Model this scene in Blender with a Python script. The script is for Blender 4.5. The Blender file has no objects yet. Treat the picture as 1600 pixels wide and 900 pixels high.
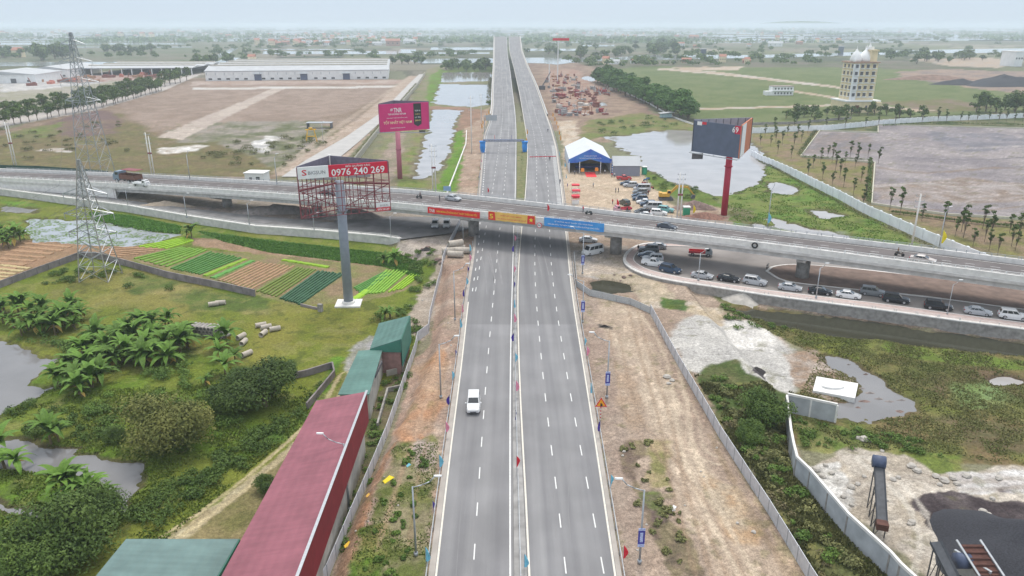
import bpy, math, random
import numpy as np
from mathutils import Vector, Matrix
R = math.radians
S = bpy.context.scene
COL = S.collection
# ---------------- camera, sky, sun, exposure ----------------
F, H, YH = 1170.0, 50.0, 38.0
PITCH = math.atan((450 - YH) / F); SP, CP = math.sin(PITCH), math.cos(PITCH)
cd = bpy.data.cameras.new('camera'); cam = bpy.data.objects.new('camera', cd); COL.objects.link(cam)
cd.sensor_width = 36; cd.lens = F / 1600 * 36; cd.clip_start = 0.5; cd.clip_end = 90000
cam.location = (0, 0, H); cam.rotation_euler = (math.pi / 2 - PITCH, 0, 0); S.camera = cam
w = bpy.data.worlds.new("World"); S.world = w; w.use_nodes = True
nt = w.node_tree; nt.nodes.clear()
out = nt.nodes.new('ShaderNodeOutputWorld'); bg = nt.nodes.new('ShaderNodeBackground')
sky = nt.nodes.new('ShaderNodeTexSky'); sky.sky_type = 'NISHITA'; sky.sun_disc = False
SUN_EL, SUN_AZ = R(66), R(12)      # azimuth measured from +Y towards +X
sky.sun_elevation = SUN_EL; sky.sun_rotation = SUN_AZ
sky.air_density = 1.0; sky.dust_density = 2.0; sky.ozone_density = 1.5; sky.altitude = 0
mx = nt.nodes.new('ShaderNodeMix'); mx.data_type = 'RGBA'; mx.inputs[0].default_value = 0.8
wc = nt.nodes.new('ShaderNodeTexCoord'); sz = nt.nodes.new('ShaderNodeSeparateXYZ'); nt.links.new(wc.outputs['Generated'], sz.inputs[0])
cr = nt.nodes.new('ShaderNodeValToRGB'); nt.links.new(sz.outputs[2], cr.inputs[0])     # overcast veil: pale at the horizon, three times brighter overhead
e = cr.color_ramp.elements; e[0].position = 0.0; e[0].color = (.385, .45, .515, 1); e[1].position = 1.0; e[1].color = (.88, .88, .88, 1)
q = e.new(.10); q.color = (.33, .42, .53, 1)
vs = nt.nodes.new('ShaderNodeVectorMath'); vs.operation = 'SCALE'; vs.inputs[3].default_value = 23.0; nt.links.new(cr.outputs[0], vs.inputs[0])
nt.links.new(vs.outputs[0], mx.inputs[7])
nt.links.new(sky.outputs[0], mx.inputs[6]); nt.links.new(mx.outputs[2], bg.inputs[0])
bg.inputs[1].default_value = 0.095; nt.links.new(bg.outputs[0], out.inputs[0])
sd_ = bpy.data.lights.new('sun', 'SUN'); sun = bpy.data.objects.new('sun', sd_); COL.objects.link(sun)
sd_.energy = 2.4; sd_.angle = R(18); sd_.color = (1, .95, .88)
dvec = Vector((math.cos(SUN_EL) * math.sin(SUN_AZ), math.cos(SUN_EL) * math.cos(SUN_AZ), math.sin(SUN_EL)))
sun.rotation_euler = dvec.to_track_quat('Z', 'Y').to_euler(); sun.location = (0, 0, 45)
S.view_settings.view_transform = 'Standard'; S.view_settings.look = 'None'
S.view_settings.exposure = -0.12; S.view_settings.gamma = 1; S.view_settings.use_curve_mapping = False
S.cycles.volume_bounces = 2
rng = random.Random(7); NR = np.random.default_rng(11)

# ---------------- geometry helpers ----------------
def gz(px, py, z=0.0):
    "world point seen at photo pixel (px,py) on the level z"
    u = (px - 800) / F; v = (450 - py) / F
    t = (z - H) / (-SP + v * CP)
    return (u * t, t * (CP + v * SP), z)
def ztop(Y, py):
    v = (450 - py) / F
    return H + Y * (-SP + v * CP) / (CP + v * SP)
def hash2(ix, iy, seed):
    h = (ix.astype(np.int64) * 374761393 + iy.astype(np.int64) * 668265263 + seed * 1442695041) & 0xFFFFFFFF
    h = ((h ^ (h >> 13)) * 1274126177) & 0xFFFFFFFF
    return ((h ^ (h >> 16)) & 0xFFFF) / 65535.0
def vn(x, y, seed=0):
    ix = np.floor(x); iy = np.floor(y); fx = x - ix; fy = y - iy
    fx = fx * fx * (3 - 2 * fx); fy = fy * fy * (3 - 2 * fy)
    a = hash2(ix, iy, seed); b = hash2(ix + 1, iy, seed); c = hash2(ix, iy + 1, seed); d = hash2(ix + 1, iy + 1, seed)
    return (a + (b - a) * fx) * (1 - fy) + (c + (d - c) * fx) * fy
def fbm(x, y, s, seed=0, o=4):
    r = 0; a = 1; t = 0
    for k in range(o):
        r = r + a * vn(x / s + 17.3 * k, y / s - 9.1 * k, seed + k); t += a; a *= .55; s = s * .5
    return r / t
def sdf(poly, X, Y):
    "signed distance to polygon, negative inside"
    P = np.asarray(poly)[:, :2]; n = len(P)
    d = np.full(X.shape, 1e18); ins = np.zeros(X.shape, bool)
    for i in range(n):
        a = P[i]; b = P[(i + 1) % n]; e = b - a
        wx = X - a[0]; wy = Y - a[1]
        t = np.clip((wx * e[0] + wy * e[1]) / (e @ e + 1e-9), 0, 1)
        d = np.minimum(d, (wx - e[0] * t) ** 2 + (wy - e[1] * t) ** 2)
        c = (a[1] > Y) != (b[1] > Y)
        with np.errstate(divide='ignore', invalid='ignore'):
            xi = (b[0] - a[0]) * (Y - a[1]) / (b[1] - a[1] + 1e-12) + a[0]
        ins ^= c & (X < xi)
    d = np.sqrt(d); return np.where(ins, -d, d)
def sst(a, b, x):
    t = np.clip((x - a) / (b - a), 0, 1); return t * t * (3 - 2 * t)
def W(pts, z=0.0): return [gz(a, b, z)[:2] for a, b in pts]

def link(o, parent=None):
    COL.objects.link(o)
    if parent is not None: o.parent = parent
    return o
def tag(o, label=None, cat=None, group=None, kind=None):
    if label: o['label'] = label
    if cat: o['category'] = cat
    if group: o['group'] = group
    if kind: o['kind'] = kind
    return o
def thing(name, label, cat, loc=(0, 0, 0), rz=0, group=None):
    o = bpy.data.objects.new(name, None); o.empty_display_size = .3
    o.location = loc; o.rotation_euler = (0, 0, rz); link(o); return tag(o, label, cat, group)
def npmesh(name, V, Fc, mats, parent=None, smooth=False, mi=None):
    V = np.asarray(V, dtype=np.float32); Fc = np.asarray(Fc, dtype=np.int32)
    me = bpy.data.meshes.new(name); k = Fc.shape[1]
    me.vertices.add(len(V)); me.vertices.foreach_set('co', V.ravel())
    me.loops.add(Fc.size); me.loops.foreach_set('vertex_index', Fc.ravel())
    me.polygons.add(len(Fc)); me.polygons.foreach_set('loop_start', np.arange(0, Fc.size, k, dtype=np.int32))
    if smooth: me.polygons.foreach_set('use_smooth', np.ones(len(Fc), bool))
    for m in (mats if isinstance(mats, (list, tuple)) else [mats]): me.materials.append(m)
    if mi is not None: me.polygons.foreach_set('material_index', np.asarray(mi, dtype=np.int32))
    me.update(calc_edges=True); me.validate()
    return link(bpy.data.objects.new(name, me), parent)
class MB:
    def __init__(s): s.v = []; s.f = []; s.m = []
    def add(s, vs, fs, m=0):
        b = len(s.v); s.v += [tuple(q) for q in vs]; s.f += [tuple(i + b for i in f) for f in fs]; s.m += [m] * len(fs); return s
    def box(s, c, d, rz=0, m=0):
        cx, cy, cz = c; a, b, h = d[0] / 2, d[1] / 2, d[2] / 2; C, Q = math.cos(rz), math.sin(rz)
        vs = [(cx + x * C - y * Q, cy + x * Q + y * C, cz + z) for z in (-h, h) for x, y in ((-a, -b), (a, -b), (a, b), (-a, b))]
        return s.add(vs, [(3, 2, 1, 0), (4, 5, 6, 7), (0, 1, 5, 4), (1, 2, 6, 5), (2, 3, 7, 6), (3, 0, 4, 7)], m)
    def prism(s, poly, z0, z1, m=0):
        n = len(poly)
        a = sum(poly[i][0] * poly[(i + 1) % n][1] - poly[(i + 1) % n][0] * poly[i][1] for i in range(n))
        if a < 0: poly = poly[::-1]
        vs = [(p[0], p[1], z0) for p in poly] + [(p[0], p[1], z1) for p in poly]
        return s.add(vs, [tuple(range(n))[::-1], tuple(range(n, 2 * n))] + [(i, (i + 1) % n, n + (i + 1) % n, n + i) for i in range(n)], m)
    def tube(s, p0, p1, r0, r1=None, n=8, m=0, cap=True):
        r1 = r0 if r1 is None else r1
        p0 = Vector(p0); p1 = Vector(p1); d = (p1 - p0)
        if d.length < 1e-6: return s
        q = d.to_track_quat('Z', 'Y').to_matrix(); vs = []
        for p, r in ((p0, r0), (p1, r1)):
            for i in range(n):
                a = 2 * math.pi * i / n + math.pi / n; vs.append(p + q @ Vector((math.cos(a) * r, math.sin(a) * r, 0)))
        fs = [(i, (i + 1) % n, n + (i + 1) % n, n + i) for i in range(n)]
        if cap: fs += [tuple(range(n))[::-1], tuple(range(n, 2 * n))]
        return s.add(vs, fs, m)
    def path(s, pts, r, n=6, m=0):
        for a, b in zip(pts[:-1], pts[1:]): s.tube(a, b, r, None, n, m)
        return s
    def wall(s, pts, h, t, m=0, z=None):
        "thin wall along a polyline of (x,y,z) base points"
        for a, b in zip(pts[:-1], pts[1:]):
            dx, dy = b[0] - a[0], b[1] - a[1]; L = math.hypot(dx, dy) or 1; nx, ny = -dy / L * t / 2, dx / L * t / 2
            za, zb = a[2], b[2]
            vs = [(a[0] + nx, a[1] + ny, za - .3), (b[0] + nx, b[1] + ny, zb - .3), (b[0] - nx, b[1] - ny, zb - .3), (a[0] - nx, a[1] - ny, za - .3),
                  (a[0] + nx, a[1] + ny, za + h), (b[0] + nx, b[1] + ny, zb + h), (b[0] - nx, b[1] - ny, zb + h), (a[0] - nx, a[1] - ny, za + h)]
            s.add(vs, [(0, 1, 2, 3), (7, 6, 5, 4), (4, 5, 1, 0), (5, 6, 2, 1), (6, 7, 3, 2), (7, 4, 0, 3)], m)
        return s
    def quad(s, a, b, c, d, m=0): return s.add([a, b, c, d], [(0, 1, 2, 3)], m)
    def loft(s, secs, m=0, cap=True):
        n = len(secs[0]); vs = [q for sc in secs for q in sc]; fs = []
        for k in range(len(secs) - 1):
            for i in range(n): fs.append((k * n + i, k * n + (i + 1) % n, (k + 1) * n + (i + 1) % n, (k + 1) * n + i))
        if cap: fs += [tuple(range(n))[::-1], tuple(range((len(secs) - 1) * n, len(secs) * n))]
        return s.add(vs, fs, m)
    def build(s, name, mats, parent=None, smooth=False, world=False):
        vs = s.v
        if world and parent is not None:
            M = Matrix.Translation(parent.location) @ Matrix.Rotation(parent.rotation_euler[2], 4, 'Z'); M.invert()
            vs = [tuple(M @ Vector(v)) for v in vs]
        me = bpy.data.meshes.new(name); me.from_pydata(vs, [], s.f)
        for m in (mats if isinstance(mats, (list, tuple)) else [mats]): me.materials.append(m)
        if any(s.m): me.polygons.foreach_set('material_index', s.m)
        if smooth: me.polygons.foreach_set('use_smooth', [True] * len(s.f))
        me.update(); return link(bpy.data.objects.new(name, me), parent)
def dup(root, loc=None, rz=None, label=None, color=None, group=None, scale=None):
    def cp(o, par):
        c = o.copy(); COL.objects.link(c); c.parent = par
        if color and o.get('paint'): c.color = color
        for ch in kids.get(o.name, ()): cp(ch, c)
        return c
    kids = KIDS.get(root.name)
    if kids is None:
        kids = {}
        def walk(o):
            kids[o.name] = list(o.children)
            for k in o.children: walk(k)
        walk(root); KIDS[root.name] = kids
    r = cp(root, None)
    if loc is not None: r.location = loc
    if rz is not None: r.rotation_euler = (0, 0, rz)
    if label: r['label'] = label
    if group: r['group'] = group
    if scale: r.scale = (scale,) * 3 if not isinstance(scale, tuple) else scale
    return r
KIDS = {}
class Kit:
    "a prototype used on its first placement, copied afterwards"
    def __init__(s, mk): s.mk = mk; s.o = None
    def put(s, loc, rz=0, label=None, color=None, group=None, scale=None, cat=None):
        if s.o is None:
            s.o = s.mk(); o = s.o; o.location = loc; o.rotation_euler = (0, 0, rz); walk_color(o, color)
            if scale: o.scale = (scale,) * 3 if not isinstance(scale, tuple) else scale
        else: o = dup(s.o, loc, rz, None, color, None, scale or 1.0)
        for k in ('label', 'group'):
            if k in o: del o[k]
        return tag(o, label, cat, group)
def walk_color(o, c):
    if c and o.get('paint'): o.color = c
    for k in o.children: walk_color(k, c)
ORD = ['first', 'second', 'third', 'fourth', 'fifth', 'sixth', 'seventh', 'eighth', 'ninth', 'tenth', 'eleventh', 'twelfth', 'thirteenth', 'fourteenth', 'fifteenth', 'sixteenth', 'seventeenth', 'eighteenth', 'nineteenth', 'twentieth']

# ---------------- materials ----------------
def mat(name, c, rough=.8, ns=2.0, na=.18, metal=0, bump=0, bs=None, objcol=False, c2=None, spec=.4, stretch=None, wave=None):
    m = bpy.data.materials.new(name); m.use_nodes = True; t = m.node_tree; L = t.links.new; b = t.nodes['Principled BSDF']
    b.inputs['Roughness'].default_value = rough; b.inputs['Metallic'].default_value = metal; b.inputs['Specular IOR Level'].default_value = spec
    tc = t.nodes.new('ShaderNodeTexCoord'); mp = t.nodes.new('ShaderNodeMapping'); L(tc.outputs['Object'], mp.inputs[0])
    if stretch: mp.inputs['Scale'].default_value = stretch
    n = t.nodes.new('ShaderNodeTexNoise'); n.inputs['Scale'].default_value = ns; n.inputs['Detail'].default_value = 5; L(mp.outputs[0], n.inputs[0])
    r = t.nodes.new('ShaderNodeMapRange'); r.inputs[1].default_value = .3; r.inputs[2].default_value = .7; L(n.outputs[0], r.inputs[0])
    mx = t.nodes.new('ShaderNodeMix'); mx.data_type = 'RGBA'; L(r.outputs[0], mx.inputs[0])
    if objcol:
        oi = t.nodes.new('ShaderNodeObjectInfo'); L(oi.outputs['Color'], mx.inputs[7])
        d = t.nodes.new('ShaderNodeMix'); d.data_type = 'RGBA'; d.blend_type = 'MULTIPLY'; d.inputs[0].default_value = 1
        L(oi.outputs['Color'], d.inputs[6]); d.inputs[7].default_value = (1 - na,) * 3 + (1,); L(d.outputs[2], mx.inputs[6])
    else:
        a = c2 or tuple(x * (1 - na) for x in c); bb = c if c2 else tuple(x * (1 + na) for x in c)
        mx.inputs[6].default_value = (*a, 1); mx.inputs[7].default_value = (*bb, 1)
    o = mx.outputs[2]
    if wave:      # (scale, axis, amount): ribs / panel seams as real relief
        wv = t.nodes.new('ShaderNodeTexWave'); wv.bands_direction = wave[1]; wv.inputs['Scale'].default_value = wave[0]; L(tc.outputs['Object'], wv.inputs[0])
        bp = t.nodes.new('ShaderNodeBump'); bp.inputs['Strength'].default_value = wave[2]; bp.inputs['Distance'].default_value = .05
        L(wv.outputs[1], bp.inputs['Height']); L(bp.outputs[0], b.inputs['Normal'])
    L(o, b.inputs['Base Color'])
    if bump:
        n2 = t.nodes.new('ShaderNodeTexNoise'); n2.inputs['Scale'].default_value = bs or ns * 3; n2.inputs['Detail'].default_value = 6; L(mp.outputs[0], n2.inputs[0])
        bp = t.nodes.new('ShaderNodeBump'); bp.inputs['Strength'].default_value = bump; bp.inputs['Distance'].default_value = .1
        L(n2.outputs[0], bp.inputs['Height']); L(bp.outputs[0], b.inputs['Normal'])
    return m
def sheet_mat(name, c, ang=0.0):
    "painted profiled sheet: seams every metre, dirt streaks down the slope, faded and rusty patches"
    m = mat(name, c, .6, .3, .10, spec=.25, wave=(.33, 'X', .7)); t = m.node_tree; L = t.links.new; b = t.nodes['Principled BSDF']
    tc = [n for n in t.nodes if n.type == 'TEX_COORD'][0]; src = b.inputs['Base Color'].links[0].from_socket
    mp = t.nodes.new('ShaderNodeMapping'); mp.inputs['Rotation'].default_value = (0, 0, ang); mp.inputs['Scale'].default_value = (.25, 2.6, 1); L(tc.outputs['Object'], mp.inputs[0])
    n = t.nodes.new('ShaderNodeTexNoise'); n.inputs['Scale'].default_value = .9; n.inputs['Detail'].default_value = 6; L(mp.outputs[0], n.inputs[0])
    n2 = t.nodes.new('ShaderNodeTexNoise'); n2.inputs['Scale'].default_value = .22; n2.inputs['Detail'].default_value = 8; n2.inputs['Roughness'].default_value = .7; L(tc.outputs['Object'], n2.inputs[0])
    sc = src
    for fac, lo, hi, a, b2 in ((n.outputs[0], .93, 1.06, .35, .65), (n2.outputs[0], .82, 1.10, .3, .62)):
        r = t.nodes.new('ShaderNodeMapRange'); r.inputs[1].default_value = a; r.inputs[2].default_value = b2; r.inputs[3].default_value = lo; r.inputs[4].default_value = hi; L(fac, r.inputs[0])
        q = t.nodes.new('ShaderNodeVectorMath'); q.operation = 'SCALE'; L(sc, q.inputs[0]); L(r.outputs[0], q.inputs[3]); sc = q.outputs[0]
    for x in list(b.inputs['Base Color'].links): t.links.remove(x)
    L(sc, b.inputs['Base Color']); return m
def foliage(name, a, b_, c_=None, ns=.35):
    m = bpy.data.materials.new(name); m.use_nodes = True; t = m.node_tree; L = t.links.new; b = t.nodes['Principled BSDF']
    b.inputs['Roughness'].default_value = .7; b.inputs['Specular IOR Level'].default_value = .25
    tc = t.nodes.new('ShaderNodeTexCoord'); n = t.nodes.new('ShaderNodeTexNoise'); n.inputs['Scale'].default_value = ns; n.inputs['Detail'].default_value = 8
    n.inputs['Roughness'].default_value = .75; L(tc.outputs['Object'], n.inputs[0])
    cr = t.nodes.new('ShaderNodeValToRGB'); e = cr.color_ramp.elements; e[0].position = .33; e[0].color = (*a, 1); e[1].position = .62; e[1].color = (*b_, 1)
    if c_: q = e.new(.75); q.color = (*c_, 1)
    L(n.outputs[0], cr.inputs[0])
    oi = t.nodes.new('ShaderNodeObjectInfo'); hs = t.nodes.new('ShaderNodeHueSaturation')
    mr = t.nodes.new('ShaderNodeMapRange'); mr.inputs[3].default_value = .75; mr.inputs[4].default_value = 1.25; L(oi.outputs['Random'], mr.inputs[0]); L(mr.outputs[0], hs.inputs['Value'])
    L(cr.outputs[0], hs.inputs['Color']); L(hs.outputs[0], b.inputs['Base Color'])
    return m
concrete = mat('concrete', (.56, .54, .52), .9, .8, .16, bump=.2)
concrete_old = mat('old_concrete', (.30, .28, .26), .9, 1.2, .3, bump=.3)
concrete_w = mat('pale_concrete', (.70, .68, .65), .9, .9, .12)
white_paint = mat('white_paint', (.78, .78, .77), .6, 1, .06)
steel = mat('galvanised_steel', (.42, .44, .46), .45, 4, .12, metal=.5)
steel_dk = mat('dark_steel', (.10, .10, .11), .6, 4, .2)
paint = mat('car_paint', (1, 1, 1), .25, 3, .06, objcol=True, spec=.5)
cloth = mat('cloth', (1, 1, 1), .85, 5, .12, objcol=True)
glass = mat('dark_glass', (.03, .035, .04), .08, 3, .1, spec=.7)
rubber = mat('rubber', (.025, .025, .027), .8, 9, .2)
rim_m = mat('wheel_rim', (.5, .5, .52), .35, 6, .1, metal=.6)
lamp_w = mat('headlamp_lens', (.8, .8, .78), .15, 6, .05)
lamp_r = mat('tail_lamp_lens', (.45, .03, .03), .2, 6, .05)
red_m = mat('red_paint', (.62, .03, .05), .6, 1, .08)
bark = mat('bark', (.16, .12, .09), .9, 6, .3)
yellow_m = mat('yellow_paint', (.72, .42, .03), .5, 3, .15)
def surf(name, V, Fc, m, parent=None, kind='structure'):
    o = npmesh(name, V, Fc, m, parent)
    if kind and parent is None: o['kind'] = kind
    return o
def catmull(pts, n=6):
    P = [np.array(p, float) for p in pts]; P = [2 * P[0] - P[1]] + P + [2 * P[-1] - P[-2]]; o = []
    for i in range(1, len(P) - 2):
        for k in range(n):
            t = k / n; a, b, c, d = P[i - 1:i + 3]
            o.append(.5 * (2 * b + (c - a) * t + (2 * a - 5 * b + 4 * c - d) * t * t + (3 * b - a - 3 * c + d) * t ** 3))
    o.append(P[-2]); return o
def ribbon(Lp, Rp, name, m, parent=None, kind='structure'):
    V = [p for ab in zip(Lp, Rp) for p in ab]; n = len(Lp)
    Fc = [(2 * i, 2 * i + 1, 2 * i + 3, 2 * i + 2) for i in range(n - 1)]
    return surf(name, V, Fc, m, parent, kind)

def ordw(n):
    if n <= 20: return ORD[n - 1]
    t_, o = divmod(n, 10); T_ = ['', '', 'twent', 'thirt', 'fort', 'fift', 'sixt', 'sevent', 'eight', 'ninet']
    return (T_[t_] + 'ieth') if o == 0 else T_[t_] + 'y-' + ORD[o - 1]
def pxof(o):
    x, y, z = o.location; d = y * CP + (H - z) * SP; return x / max(d, 1) * F
def finish_labels():
    g = {}
    for o in COL.objects:
        if o.parent is None and 'label' in o and 'category' in o: g.setdefault(o['label'], []).append(o)
    for lb, os_ in g.items():
        if 1 < len(os_) <= 99:
            os_.sort(key=pxof)
            for i, o in enumerate(os_):
                nl = f'{lb}, {ordw(i + 1)} from the left'
                if len(nl.split()) <= 16: o['label'] = nl
POSTM = {}
def add_posts(parent, pts, w_, h, m, name='post', zc=None):
    k = (w_, round(h, 2), m.name); 
    if k not in POSTM:
        me = bpy.data.meshes.new(name); b = MB().box((0, 0, h / 2 - .15), (w_, w_, h + .1)); me.from_pydata(b.v, [], b.f); me.materials.append(m); me.update(); POSTM[k] = me
    M = Matrix.Translation(parent.location) @ Matrix.Rotation(parent.rotation_euler[2], 4, 'Z'); M.invert()
    ST_ = max(1, len(pts) / 100)
    for q in pts[:100]: o = bpy.data.objects.new(name, POSTM[k]); o.location = M @ Vector((q[0], q[1], q[2])); link(o, parent)
    if len(pts) > 100:
        mb = MB()
        for q in pts[100:]: mb.box((q[0], q[1], q[2] + h / 2 - .15), (w_, w_, h + .1))
        mb.build('posts', m, parent, world=True)['kind'] = 'stuff'
# ================= TERRAIN =================
ZL = np.array(W([(-500, 235), (-150, 277), (0, 296.5), (100, 309.5), (200, 322.5), (300, 339.5), (400, 354.5), (500, 361.5), (600, 370.5), (640, 390), (690, 418), (676, 500), (660, 545), (628, 620), (585, 700), (540, 790), (500, 905), (440, 1080), (-900, 1080)]))
ZR = np.array(W([(1090, 448), (1200, 463.7), (1300, 476.7), (1400, 489.7), (1500, 503.7), (1600, 516.7), (1800, 545.7), (2000, 572), (2400, 800), (1700, 1080), (1460, 905), (1330, 800), (1245, 700), (1225, 600), (1150, 520)]))
def base_h(X, Y):
    h = -.32 + .3 * (fbm(X, Y, 14, 3, 3) - .5)
    h = h - 1.5 * sst(2.6, .2, sdf(ZL, X, Y)) - 1.4 * sst(2.6, .2, sdf(ZR, X, Y))
    return h
POND = [  # label, pixels of the water's edge, raggedness, muddy?
 ('lily_pond', [(45, 342), (150, 346), (210, 357), (277, 367), (262, 375), (215, 383), (175, 386), (120, 381), (55, 378), (40, 362)], 1.5),
 ('pond', [(2, 322), (55, 327), (52, 334), (2, 331)], 1),
 ('pond', [(-300, 520), (-60, 535), (20, 538), (60, 552), (98, 562), (72, 575), (58, 600), (88, 608), (60, 626), (0, 648), (-90, 690), (-300, 700)], 1.2),
 ('pond', [(-80, 700), (0, 690), (42, 690), (85, 707), (112, 708), (132, 712), (176, 722), (222, 726), (222, 745), (207, 768), (190, 797), (178, 772), (152, 752), (120, 738), (70, 742), (30, 733), (-40, 735)], .8),
 ('ditch_water', [(-60, 782), (5, 790), (60, 803), (58, 808), (0, 799), (-60, 792)], .3),
 ('canal', [(692, 114), (766, 113), (769, 126), (690, 129)], 2), ('canal', [(686, 132), (770, 132), (771, 160), (745, 167), (716, 166), (680, 162)], 3),
 ('canal', [(676, 171), (722, 172), (712, 190), (706, 215), (700, 240), (676, 274), (650, 280), (649, 262), (664, 226), (672, 190)], 2),
 ('lake', [(942, 214), (985, 212), (1020, 206), (1060, 203), (1100, 206), (1150, 214), (1195, 238), (1196, 262), (1184, 288), (1150, 302), (1118, 306), (1098, 298), (1070, 288), (1055, 291), (1030, 272), (1004, 262), (1000, 246), (975, 236), (962, 224)], 2.5),
 ('puddle', [(1192, 291), (1214, 285), (1245, 292), (1236, 303), (1206, 302)], 2.2), ('puddle', [(1268, 330), (1290, 328), (1310, 337), (1290, 343)], 2.2),
 ('puddle', [(1208, 343), (1240, 350), (1262, 357), (1330, 368), (1325, 374), (1260, 366), (1200, 356)], 2.2), ('puddle', [(1180, 350), (1205, 356), (1190, 372), (1150, 362)], 2.2),
 ('ditch_water', [(1150, 484), (1250, 490), (1360, 503), (1480, 521), (1640, 544), (1640, 562), (1500, 548), (1370, 532), (1290, 524), (1215, 508), (1170, 496)], .7),
 ('pond', [(1283, 556), (1325, 562), (1375, 592), (1400, 612), (1434, 625), (1434, 640), (1415, 652), (1370, 659), (1302, 656), (1300, 632), (1345, 622), (1335, 590), (1295, 573)], .5),
 ('pond', [(918, 441), (945, 437), (980, 443), (988, 455), (950, 461), (925, 453)], .4),
 ('puddle', [(1540, 592), (1575, 588), (1600, 596), (1590, 602), (1550, 603)], .4), ('puddle', [(905, 122), (915, 119), (935, 122), (925, 128)], 2), ('puddle', [(930, 160), (945, 160), (948, 165), (936, 166)], 1.2),
]
PW = []
for nm, px, rg in POND:
    P0 = np.array(W(px)); c = P0.mean(0); b0 = float(base_h(np.array([c[0]]), np.array([c[1]]))[0])
    lowz = b0 - .35 if b0 > -1 else b0 - .4
    P = np.array(W(px, lowz)); PW.append((nm, P, lowz, rg))
def height(X, Y):
    X = np.asarray(X, float); Y = np.asarray(Y, float); h = base_h(X, Y)
    for nm, P, wl, rg in PW:
        mnx, mny = P.min(0) - 25; mxx, mxy = P.max(0) + 25
        k = (X > mnx) & (X < mxx) & (Y > mny) & (Y < mxy)
        if not k.any(): continue
        x, y = X[k], Y[k]; s = sdf(P, x, y) + (fbm(x, y, 5, 21, 4) - .5) * 3.4 * rg + (fbm(x, y, 1.6, 25, 3) - .5) * 1.8
        sl = .35 if P[:, 1].mean() < 200 else .16
        h[k] = np.minimum(h[k], np.maximum(wl + s * sl, wl - 1.0))
    return h
def G(px, py, dz=0.0):
    z = -.3
    for _ in range(3):
        x, y, _z = gz(px, py, z); z = float(height(np.array([x]), np.array([y]))[0])
    x, y, _z = gz(px, py, z); return (x, y, z + dz)
def drop(x, y, dz=0.0): return (x, y, float(height(np.array([x]), np.array([y]))[0]) + dz)
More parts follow.
